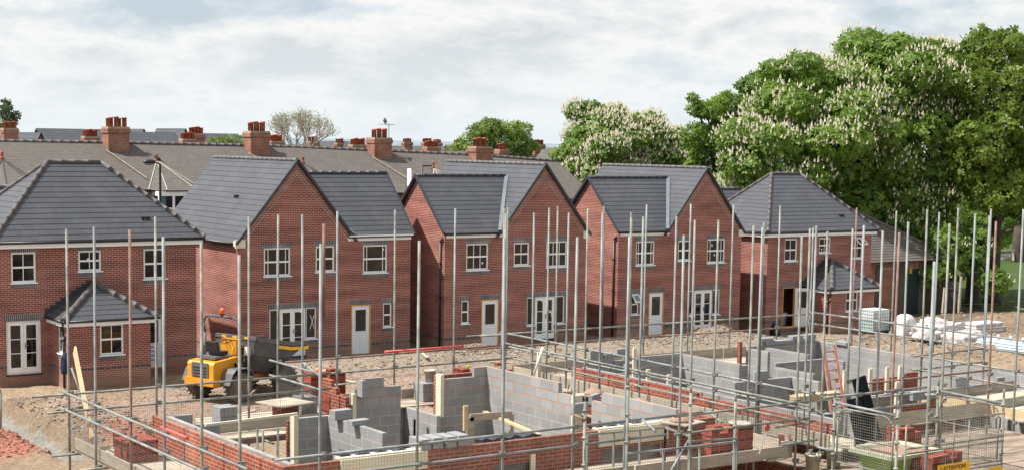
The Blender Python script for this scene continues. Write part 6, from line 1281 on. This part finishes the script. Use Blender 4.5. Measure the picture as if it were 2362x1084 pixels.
b_ = (24.655, 20.231, 2.960); brickstack(b_[0]-.15, b_[1]+.35, DZ-.26, 5, 3, 5, 'large tumbled red brick pile behind the ATTENTION sign', top=.45, rz=.15)
b_ = (26.266, 22.639, 2.960); brickstack(b_[0]+.4, b_[1]+.6, DZ-.26, 3, 2, 4, 'dark red brick pack behind the curved gate post', top=.2)
def brick1(p, rz, label, z=None):
    m = MB(); q = Vector(p); m.obox((q.x, q.y, (z if z is not None else q.z)+.033), (.215, .1025, .065), Matrix.Rotation(rz, 3, 'Z'))
    for t in (-.065, 0, .065): c = Vector((q.x, q.y, (z if z is not None else q.z)+.0665))+Matrix.Rotation(rz, 3, 'Z') @ Vector((t, 0, 0)); m.tube(c, c+Vector((0, 0, .001)), .018, 8)
    fm = {k: 1 for k in range(6, len(m.f))}; return tag(m.build('red_brick', 'redbrick', mats=['bore_shade'], fm=fm), label, 'brick')
brick1((15.262, 31.269, 2.960), 1.4, 'single red brick lying alone on the rear deck boards'); brick1((21.25, 31.3, 3.8), .3, 'single red brick on top of the high block corner', z=3.83); brick1((27.036, 31.898, 3.000), .5, 'brick left on the boards of the further scaffold', z=2.96); brick1((22.0, 24.35, 0), .4, 'brick set beside the flat mortar board', z=3.3); brick1((30.238, 28.618, 3.200), 0, 'brick on the stub wall behind the ladder', z=3.12)
# buckets, tub, pan
def bucket(x, y, z, s, label, mat='bucket', fill=None):
    T = thing('bucket', (x, y, z), label, 'bucket'); m = MB(); m.lathe((x, y, z), [(.13*s, 0), (.155*s, .30*s), (.17*s, .30*s), (.17*s, .34*s), (.15*s, .34*s), (.13*s, .1*s)], 18); m.build('body', mat, T)
    m = MB(); pts = [Vector((x+.165*s*math.cos(t), y, z+.31*s-.10*s*math.sin(t))) for t in [math.pi*k/8 for k in range(9)]]; pts = [Vector((p_.x, y-.165*s*math.sin(math.pi*i/8), p_.z)) for i, p_ in enumerate(pts)]; m.path(pts, .005, 5); m.build('handle', 'wire', T)
    if fill: m = MB(); m.beam((x-.08, y, z+.1), (x-.2*s, y-.05, z+.48*s), .12, .02); m.beam((x+.06, y+.02, z+.1), (x+.1, y, z+.45*s), .10, .02); m.build('rubble_fill', fill, T)
    return T
bucket(22.25, 29.9, DZ+.01, 1.15, 'white bucket with cardboard scraps behind the right block wall', fill='ladder'); bucket(s2_[0]+.12, 32.3, DZ+.45, .85, 'pale bucket standing on the far block stack')
q_ = (22.606, 22.688, 2.960); bucket(q_[0], q_[1]+.1, DZ-.02, 1.0, 'mortar streaked bucket at the corner of the front boards', fill='ladder'); q_ = (22.870, 22.276, 2.960); bucket(q_[0], q_[1], DZ-.25, 1.0, 'dirty bucket left of the loading bay post'); q_ = (23.540, 22.142, 2.960); bucket(q_[0], q_[1]+.2, DZ-.25, 1.05, 'dirty bucket between the loading bay post and the green tub')
tb = thing('mortar_tub', (25.0-.6, 21.3, DZ), 'lime green plastic mortar tub full of brown mortar in the loading bay', 'tub'); tc_ = Vector((23.98, 21.08, DZ-.26))
def rr_ring(hx, hy, z, r=.12, n=5):
    out = []
    for (sx, sy, a0) in ((1, 1, 0), (-1, 1, 90), (-1, -1, 180), (1, -1, 270)):
        for k in range(n+1): t = R(a0+90*k/n); out.append(tc_+Vector((sx*(hx-r)+r*math.cos(t), sy*(hy-r)+r*math.sin(t), z)))
    return out
def rings(m, rs):
    b = len(m.v); n = len(rs[0])
    for r_ in rs: m.v += [tuple(p) for p in r_]
    for k in range(len(rs)-1):
        for i in range(n): j = (i+1) % n; m.f.append((b+k*n+i, b+k*n+j, b+(k+1)*n+j, b+(k+1)*n+i))
m = MB(); rings(m, [rr_ring(.56, .36, .02), rr_ring(.66, .46, .45), rr_ring(.68, .48, .47)]); m.build('body', 'green', tb); m = MB(); rings(m, [rr_ring(.68, .48, .47), rr_ring(.80, .60, .48), rr_ring(.80, .60, .55), rr_ring(.72, .52, .56), rr_ring(.67, .47, .46)]); m.build('rim', 'tubrim', tb)
m = MB(); m.f = []; ring = rr_ring(.68, .48, .50); m.v = [tuple(p) for p in ring]+[tuple(tc_+Vector((.05, .05, .58)))]; nn_ = len(ring); m.f = [(i, (i+1) % nn_, nn_) for i in range(nn_)]; m.build('mortar', 'mortar', tb)
# sticks, boards, ladder, steel
m = MB(); m.tube((22.200, 31.164, 3.505), (22.300, 30.922, 4.249), .03, 8); tag(m.build('white_pipe', 'upvc'), 'white pipe leaning on the right scaffold beside the bucket', 'pipe')
m = MB(); m.tube((18.902, 32.750, 4.141), (21.166, 32.750, 4.140), .032, 10); tag(m.build('foam_tube', 'redpipe'), 'long red foam tube on the far guard rail in front of the second house', 'foam tube')
m = MB(); m.tube((10.42, (10.420, 25.878, 4.032)[1], RT+.06), (10.42, (10.420, 24.745, 3.991)[1], RT+.05), .035, 10); tag(m.build('foam_tube', 'redpipe'), 'short red foam tube lying on the left guard rail', 'foam tube')
plank((11.200, 32.643, 4.687), (10.700, 30.207, 3.172), w_=.20, mat='timber', label='new softwood plank leaning on the left corner of the scaffold', up=(1, 0, 0))
plank((20.399, 30.600, 2.866), (19.071, 26.500, 3.094), w_=.10, t=.05, mat='timber', label='long yellow timber prop sloping across the block room')
plank((18.559, 28.600, 3.459), (18.567, 28.600, 2.906), w_=.11, t=.06, mat='timber', label='short upright timber stake in the block room', up=(0, 1, 0))
tr = thing('timber_trestle', (18.9, 28.7, 2.2), 'brown timber trestle propped in the corner of the block room', 'trestle'); a, b = (19.199, 29.400, 3.019), (20.346, 29.400, 2.990); m = MB(); m.beam(a, b, .04, .16); m.build('top_board', 'board', tr); m = MB(); m.beam((a[0], a[1], a[2]), (a[0]+.02, a[1], a[2]-.7), .2, .04, up=(0, 1, 0)); m.build('leg', 'board', tr); m = MB(); m.beam((b[0], b[1], b[2]), (b[0], b[1], b[2]-1.3), .1, .06, up=(0, 1, 0)); m.build('leg', 'board', tr)
m = MB(); m.beam((12.550, 28.900, 3.519), (14.752, 29.200, 3.521), .05, .05); tag(m.build('painted_bar', 'signy' if False else 'lintel'), 'olive yellow square bar stretched across the rear deck to the cream jamb', 'bar')
lt = (13.335, 30.000, 12.012)
for i in range(7): plank((13.6+.03*i, 34.6+.35*i, .25), (16.9, 34.9+.35*i, .25), w_=.1, t=.06, mat='timber', label='timber batten in the pallet like heap seen under the rear deck', group='battens under the rear deck')
m = MB(); m.box(16.0, 17.6, 36.2, 37.0, .1, .55); tag(m.build('paving_stack', 'slab'), 'pale slab stack under the rear deck', 'slab stack')
ld = thing('ladder', (29.2, 28, .5), 'red brown wooden ladder leaning in the further unfinished house', 'ladder'); L0, L1, L2, L3 = Vector((29.200, 28.200, 4.150)), Vector((29.576, 28.200, 4.160)), Vector((28.522, 27.200, 2.672)), Vector((28.981, 27.200, 2.699))
m = MB(); m.beam(L0, L2, .05, .08, up=(1, 0, 0)); m.build('stile', 'ladder', ld); m = MB(); m.beam(L1, L3, .05, .08, up=(1, 0, 0)); m.build('stile', 'ladder', ld)
for k in range(7): t = .08+k*.145; m = MB(); m.tube(L0.lerp(L2, t), L1.lerp(L3, t), .017, 8); m.build('rung', 'ladder', ld)
for i, (a, b, w_) in enumerate((((24.783, 22.900, 4.384), (25.090, 22.650, 3.052), .27), ((24.434, 22.700, 3.994), (24.503, 22.450, 3.067), .25))):
    a = Vector(a); b = Vector(b); m = MB(); d = (b-a).normalized(); sd = d.cross(Vector((0, 1, 0))).normalized(); m.beam(a, b, w_+.06, .05, up=(.25, 1, 0)); m.beam(a+Vector((-.02, -.045, 0)), b+Vector((-.02, -.045, 0)), .05, .04, up=(.25, 1, 0))
    tag(m.build('steel_lintel', 'darksteel'), ['taller black steel lintel leaning behind the loading bay gate', 'shorter black steel lintel leaning to the left of the taller one'][i], 'steel lintel')
for i in range(3): plank((26.506, 26.500, 3.420)[:2]+(3.2+.06*i,), (27.9+.03*i, 26.5, 3.2+.06*i), w_=.3, t=.05, mat='timber', label='yellow plank in the stack left of the ladder', group='plank stack left of the ladder')
# deck timber stack at far right
for i in range(5): plank((30.9, 24.6, DZ+.03+.045*i), (34.8, 24.9, DZ+.03+.045*i), w_=.6, t=.038, mat='boardpale', label='pale board in the wide stack at the right edge', group='wide board stack at the right edge')
# hand saw
sw = Vector((21.876, 22.600, 3.624)); st = thing('hand_saw', tuple(sw-Vector((0, 0, .9))), 'hand saw with a red handle hanging blade down on the front rail', 'saw'); m = MB(); a = Vector((21.713, 22.500, 3.523)); b = Vector((21.577, 22.500, 3.132)); m.prism([a+Vector((-.03, 0, 0)), a+Vector((.08, 0, 0)), b+Vector((.03, 0, 0)), b], (0, .004, 0)); m.build('blade', 'upvc', st); m = MB(); m.lathe(sw+Vector((0, -.03, 0)), [(.03, 0), (.07, .01), (.07, .035), (.03, .045)], 12, (0, 1, 0)); m.build('handle', 'redpipe', st)
# ------------------------------------------------------------------ things lying on the far ground
def lump(name, c, r, mat, label, cat, seed, amp=.25, n=26, group=None, flat=False):
    m = MB(); c = Vector(c); V = []; nu, nv = n, n//2
    for j in range(nv+1):
        ph = math.pi/2*j/nv if True else 0
        for i in range(nu):
            th = 2*math.pi*i/nu; p = Vector((math.cos(th)*math.cos(ph), math.sin(th)*math.cos(ph), math.sin(ph))); e = .55; p2 = Vector((math.copysign(abs(p.x)**e, p.x), math.copysign(abs(p.y)**e, p.y), p.z**.6))
            k = 1+amp*noise.noise(p*2.2+Vector((seed, 0, 0)))+amp*.5*noise.noise(p*6+Vector((seed, 3, 0))); V.append(c+Vector((p2.x*r[0]*k, p2.y*r[1]*k, p2.z*r[2]*k)))
    m.v = [tuple(v) for v in V]
    for j in range(nv):
        for i in range(nu): i2 = (i+1) % nu; m.f.append((j*nu+i, j*nu+i2, (j+1)*nu+i2, (j+1)*nu+i)); m.sm.add(len(m.f)-1)
    return tag(m.build(name, mat), label, cat, group)
ib = thing('ibc_tank', (59.4, 53.9, 0), 'caged white bulk liquid tank on a black pallet against the outshoot', 'tank'); g0 = gh(59.3, 53.7)-.0; i0, i1 = (59.235, 54.300, 0.061)[0], (60.175, 53.400, -0.005)[0]
ixa, ixb, iya, iyb = 58.7, 59.9, 53.4, 54.4; zb_ = (59.226, 53.400, 0.049)[2]; hh_ = 1.05
m = MB(); m.box(ixa+.03, ixb-.03, iya+.03, iyb-.03, zb_+.16, zb_+.16+hh_*.5); bo = m.build('tank', 'ibclow', ib); m = MB(); m.box(ixa+.03, ixb-.03, iya+.03, iyb-.03, zb_+.16+hh_*.5, zb_+.16+hh_); m.lathe(((ixa+ixb)/2, (iya+iyb)/2, zb_+.16+hh_), [(.12, 0), (.12, .05)], 14); m.build('tank_top', 'whiteplastic', ib)
m = MB()
for x in (ixa+.1, (ixa+ixb)/2, ixb-.1): m.box(x-.08, x+.08, iya+.02, iyb-.02, zb_, zb_+.12)
m.box(ixa, ixb, iya, iyb, zb_+.12, zb_+.155); m.build('pallet', 'black', ib); m = MB()
for k in range(7): z = zb_+.18+k*.165; m.path([(ixa, iya, z), (ixb, iya, z), (ixb, iyb, z), (ixa, iyb, z), (ixa, iya, z)], .009, 5)
for k in range(8):
    x = ixa+(ixb-ixa)*k/7; m.tube((x, iya, zb_+.16), (x, iya, zb_+.16+hh_+.02), .009, 5); y = iya+(iyb-iya)*k/7; m.tube((ixa, y, zb_+.16), (ixa, y, zb_+.16+hh_+.02), .009, 5)
m.build('cage', 'galv', ib)
m = MB(); m.beam((59.796, 54.900, -0.057), (60.162, 55.400, 0.785), .04, .5, up=(0, 1, 0)); tag(m.build('leaning_board', 'slab'), 'grey board leaning between the outshoot wall and the caged tank', 'board')
q = (60.343, 52.900, -0.004); lump('bulk_bag', (q[0]+.1, 52.9, q[2]), (.50, .48, 1.0), 'bag', 'upright white bulk bag beside the caged tank', 'bag', 3, .10)
q = (61.107, 52.400, 0.095); lump('collapsed_bag', (q[0], 52.4, q[2]-.05), (.85, .6, .5), 'bag', 'slumped empty white bag right of the upright bulk bag', 'bag', 8, .5)
q = (60.475, 50.500, 0.122); lump('sheeting_heap', (q[0], 50.8, q[2]), (1.3, .8, .75), 'bag', 'heap of crumpled white sheeting left of the wrapped pack', 'sheeting', 12, .5)
q = (60.514, 49.200, -0.157); lump('wrapped_pack', (q[0], 49.2, q[2]-.05), (1.15, .7, .75), 'wrap', 'shrink wrapped pallet load sagging in the mud', 'pallet load', 5, .28)
q = (63.921, 51.200, 0.132)
for k in range(3): m = MB(); m.box(q[0]-.6, q[0]+1.5, 50.8, 51.8, q[2]+.16*k, q[2]+.15+.16*k); o = m.build('cement_bags', 'bag'); b = o.modifiers.new('b', 'BEVEL'); b.width = .05; b.segments = 3; tag(o, 'layer of pale cement bags on the flat pallet behind the wrapped pack', 'bags', 'layers of cement bags')
m = MB(); m.beam((61.672, 49.800, 0.621), (61.127, 48.600, 0.042), .45, .03, up=(0, 1, 0)); tag(m.build('leaning_sheet', 'slab'), 'grey sheet leaning on the wrapped pack', 'board')
q = (60.832, 47.800, -0.057); q2 = (60.294, 45.200, 0.276)
for k in range(3): m = MB(); m.box(60.2+.1*k, 61.4, 44.8+.2*k, 48.4, gh(60.8, 47)+.05+.11*k, gh(60.8, 47)+.13+.11*k); tag(m.build('steel_door_pack', 'paleblue'), 'pale blue steel length in the flat bundle at the right edge', 'steel', 'pale blue steel bundle')
m = MB()
for k in range(6): m.lathe((60.7+.0*k, 44.6+.7*k, gh(60.8, 47)+.34), [(.07, 0), (.07, .28), (.05, .3)], 10)
tag(m.build('pipe_ends', 'paleblue'), 'row of pale blue capped pipe ends on the bundle at the right edge', 'pipes')
pz = gh(66, 55); m = MB(); m.box(63.5, 68.5, 53.0, 55.6, -.35, -.02); m.build('concrete_pad', 'slab')['kind'] = 'structure'
jk = Vector((18.672, 55.450, 1.461)); V_ = MB(); T = thing('jacket', tuple(jk-Vector((0, 0, .9))), 'dark blue jacket hung on the downpipe of the hipped house outshoot', 'jacket'); V_.lathe(jk-Vector((0, 0, .78)), [(.13, 0), (.16, .1), (.15, .3), (.13, .5), (.10, .66), (.05, .76), (.02, .8)], 12); V_.v = [(a+.03*noise.noise(Vector((a*9, b*9, c*7))), b+.03*noise.noise(Vector((a*9, b*9, c*7+4))), c) for a, b, c in V_.v]; V_.build('cloth', 'navy', T)
m = MB(); m.lathe(jk-Vector((.14, 0, .62)), [(.03, 0), (.05, .1), (.06, .4), (.04, .52)], 10, (.12, 0, .99)); m.build('sleeve', 'navy', T)
m = MB(); p_ = (14.702, 49.585, 0.000); m.path([(p_[0]-.5, p_[1], -.3), (13.802, 46.900, 0.508), (13.824, 46.900, 1.626), (13.696, 46.900, 1.662)], .03, 8); tag(m.build('barrier_foot', 'galv2'), 'curved end of a steel barrier at the far left edge', 'barrier')
# barrel just inside the open doorway
bucket(58.2, 59.5, -.3, 2.6, 'blue barrel standing inside the open doorway of the last house', 'film')
q = (56.119, 57.600, -0.230); lump('black_sack', (q[0], 57.6, q[2]-.1), (.22, .2, .6), 'black', 'black sack slumped left of the open doorway', 'sack', 9, .3)
# ------------------------------------------------------------------ the yellow site dumper
def dumper(loc, rz):
    T = thing('site_dumper', loc, 'yellow and grey site dumper with roll bar and orange beacon', 'dumper'); mt = Matrix.Rotation(rz, 3, 'Z'); O = Vector(loc)
    def W(x, y, z): return O+mt @ Vector((x, y, z))
    def bxx(m, x0, x1, y0, y1, z0, z1): m.obox(W((x0+x1)/2, (y0+y1)/2, (z0+z1)/2), (x1-x0, y1-y0, z1-z0), mt); return m
    # x forwards (towards the skip), y left, z up
    R_ = .50
    for (x, s_) in ((-1.15, -1), (-1.15, 1), (1.05, -1), (1.05, 1)):
        y = s_*.90; m = MB(); ax = mt @ Vector((0, 1, 0)); c = W(x, y-.19, R_)
        m.lathe(c, [(R_*.60, .0), (R_*.80, .0), (R_*.94, .03), (R_, .09), (R_, .29), (R_*.94, .35), (R_*.80, .38), (R_*.60, .38)], 28, ax); wo_ = m.build('wheel', 'tyre', T); m = MB()
        for k in range(20):
            a = 2*math.pi*k/20
            for side in (0, 1):
                a2 = a+(math.pi/20)*side; d = mt @ Vector((math.cos(a2), 0, math.sin(a2))); tn = mt @ Vector((-math.sin(a2), 0, math.cos(a2))); p = W(x, y+(.09 if side else -.09), R_)+d*(R_+.005); skew = (tn*.07+ax*(.10 if side else -.10)); m.beam(p-skew, p+skew, .045, .05, up=d)
        m.build('tread_lugs', 'tyre', wo_); m = MB(); m.lathe(c, [(R_*.2, .06 if s_ < 0 else .05), (R_*.58, .06), (R_*.60, .0), (R_*.60, .38), (R_*.58, .32), (R_*.2, .32)], 20, ax); m.lathe(c, [(.09, .0), (.09, .38)], 10, ax); m.build('rim', 'rim', wo_)
    # rear engine body
    m = MB(); pr = [(-2.02, .62), (-2.02, 1.28), (-1.95, 1.36), (-.85, 1.46), (-.55, 1.40), (-.55, .75), (-.8, .62)]; m.prism([W(x, -.60, z) for x, z in pr], mt @ Vector((0, 1.20, 0))); m.build('engine_cover', 'yellow', T)
    m = MB(); bxx(m, -2.10, -1.7, -.66, .66, .58, .82); bxx(m, -1.7, -.6, -.36, .36, .48, .66); m.build('counterweight', 'yellow', T)
    m = MB(); bxx(m, -2.045, -2.015, -.38, .38, .84, 1.33); g_ = m.build('grille', 'mgrey', T); m = MB()
    for k in range(4): bxx(m, -2.06, -2.04, -.30, .30, .86+k*.10, .885+k*.10)
    m.build('grille_slat', 'black', g_)
    for s_ in (-1, 1):
        m = MB(); ys = s_*.90; prf = [(-1.78, .62), (-1.62, .98), (-1.45, 1.12), (-.85, 1.12), (-.68, .98), (-.60, .80)]
        for a, b in zip(prf, prf[1:]): m.beam(W(a[0], ys, a[1]), W(b[0], ys, b[1]), .42, .03, up=tuple(mt @ Vector((-(b[1]-a[1]), 0, (b[0]-a[0])))))
        m.prism([W(x, s_*.70, z) for x, z in prf], mt @ Vector((0, s_*.015, 0))); m.build('mudguard', 'mgrey', T)
    m = MB(); m.tube(W(-1.05, -.66, 1.18), W(-1.05, -.66, 1.18)+mt @ Vector((.42, 0, 0)), .10, 14); m.tube(W(-.75, -.66, 1.18), W(-.75, -.66, 1.42), .06, 10); m.lathe(W(-.75, -.66, 1.42), [(.11, 0), (.11, .06), (.04, .09)], 12); m.build('air_filter', 'black', T)
    # operator place
    m = MB(); bxx(m, -1.75, -.75, -.40, .40, 1.42, 1.50); m.build('seat_plinth', 'mgrey', T); m = MB(); bxx(m, -1.40, -.98, -.24, .24, 1.52, 1.64); st_ = m.build('seat', 'seat', T); m = MB(); m.beam(W(-1.42, 0, 1.62), W(-1.50, 0, 1.98), .50, .12, up=tuple(mt @ Vector((1, 0, .2)))); m.build('backrest', 'seat', st_)
    m = MB(); bxx(m, -.72, -.52, -.36, .36, 1.30, 2.0); m.build('dash_tower', 'yellow', T); m = MB(); pts = [W(-.82, .16*math.cos(t), 1.92+.16*math.sin(t)*.4)+mt @ Vector((.16*math.sin(t)*.9, 0, 0)) for t in [2*math.pi*k/16 for k in range(17)]]; m.path(pts, .015, 6); m.tube(W(-.82, 0, 1.92), W(-.62, 0, 1.82), .02, 6); m.build('steering_wheel', 'black', T)
    m = MB(); m.path([W(-.95, -.44, 1.45), W(-.95, -.44, 1.78), W(-.6, -.44, 1.80), W(-.6, -.44, 1.45)], .018, 6); m.path([W(-.52, -.38, 1.9), W(-.30, -.42, 1.5), W(-.35, -.42, 1.1)], .02, 6); m.build('grab_rail', 'yellow', T)
    # roll bar
    for_ = []; m = MB(); hb = 2.78; w2 = .80; pts = [W(-1.0, -w2, .95), W(-1.0, -w2, 2.2), W(-1.05, -w2+.02, hb-.25)]
    for k in range(1, 6): t = k/5*math.pi/2; pts.append(W(-1.06, -w2+.24*(1-math.cos(t)), hb-.25+.25*math.sin(t)))
    for k in range(0, 6): t = k/5*math.pi/2; pts.append(W(-1.06, w2-.24*(1-math.sin(t)), hb-.25+.25*math.cos(t)))
    pts += [W(-1.0, w2, 2.2), W(-1.0, w2, .95)]; m.path(pts, .042, 12); m.build('roll_bar', 'mgrey', T)
    m = MB(); bxx(m, -1.12, -1.0, -.12, .0, hb+.04, hb+.09); bc = m.build('beacon_base', 'black', T); m = MB(); m.lathe(W(-1.06, -.06, hb+.09), [(.075, 0), (.075, .14), (.06, .18), (.02, .20)], 14); m.build('beacon', 'beacon', bc)
    m = MB(); bxx(m, -1.04, -.96, w2-.02, w2+.08, 1.35, 1.75); bxx(m, -1.06, -.96, -w2-.07, -w2+.02, 1.3, 1.6); m.build('hinge_block', 'black', T)
    # front chassis and skip
    m = MB(); bxx(m, -.55, 1.75, -.34, .34, .50, .74); bxx(m, .3, .6, -.30, .30, .74, .95); m.build('front_chassis', 'rim', T)
    m = MB(); ln = lambda a: [W(*p) for p in a]
    sec = [(-.42, 1.20, .90, 1.92), (-.30, .95, .92, 2.02), (.55, .72, .98, 1.88), (1.2, .74, 1.05, 1.76), (1.78, 1.30, 1.05, 1.72), (2.10, 1.50, 1.04, 1.72)]  # x, bottom z, half width, top z
    V = []
    for (x, zb, hw, zt) in sec: V.append(ln([(x, -hw, zt), (x, -hw*.98, (zb+zt)/2), (x, -hw*.62, zb), (x, hw*.62, zb), (x, hw*.98, (zb+zt)/2), (x, hw, zt)]))
    for a, b in zip(V, V[1:]):
        for k in range(5): m.quad(a[k], a[k+1], b[k+1], b[k])
    m.quad(*V[0]); V2 = []
    for (x, zb, hw, zt) in sec: hw -= .03; zb += .04; V2.append(ln([(x+.03, -hw, zt), (x+.03, -hw*.98, (zb+zt)/2), (x+.03, -hw*.62, zb), (x+.03, hw*.62, zb), (x+.03, hw*.98, (zb+zt)/2), (x+.03, hw, zt)]))
    for a, b in zip(V2, V2[1:]):
        for k in range(5): m.quad(a[k], b[k], b[k+1], a[k+1])
    m.quad(*V2[0][::-1]); sk = m.build('skip', 'skip', T)
    m = MB(); rim = [W(sec[k][0], -sec[k][2]-.02, sec[k][3]-.03) for k in range(1, 6)]
    for s_ in (-1, 1):
        pp = [W(x, s_*(hw+.015), zt-.02) for (x, zb, hw, zt) in sec[1:]]
        for a, b in zip(pp, pp[1:]): m.beam(a, b, .05, .14)
    m.beam(W(-.34, -.94, 2.03), W(-.34, .94, 2.03), .10, .12); m.build('skip_rim', 'mgrey', sk)
    m = MB()
    for s_ in (-1, 1):
        pp = [W(x, s_*(hw+.045), zt-.19) for (x, zb, hw, zt) in sec[2:]]
        for a, b in zip(pp, pp[1:]): m.beam(a, b, .012, .11)
    for y0, y1 in ((-.62, -.44), (-.1, .12), (.42, .62)): bxx(m, -.402, -.392, y0, y1, 2.0, 2.06)
    m.build('skip_stripe', 'signy', sk); m = MB(); bxx(m, -.44, -.425, -.74, -.46, 1.45, 1.74); m.build('notice', 'upvc', sk)
    m = MB(); m.tube(W(-.1, -.3, .8), W(.2, -.3, 1.1), .05, 8); m.tube(W(-.1, .3, .8), W(.2, .3, 1.1), .05, 8); m.build('tipping_ram', 'galv', T)
    return T
dp = (23.013, 50.348, 0.050)
dd_ = dumper((23.95, 51.7, .02), R(21)); dd_.scale = (1.06, 1.06, 1.06)
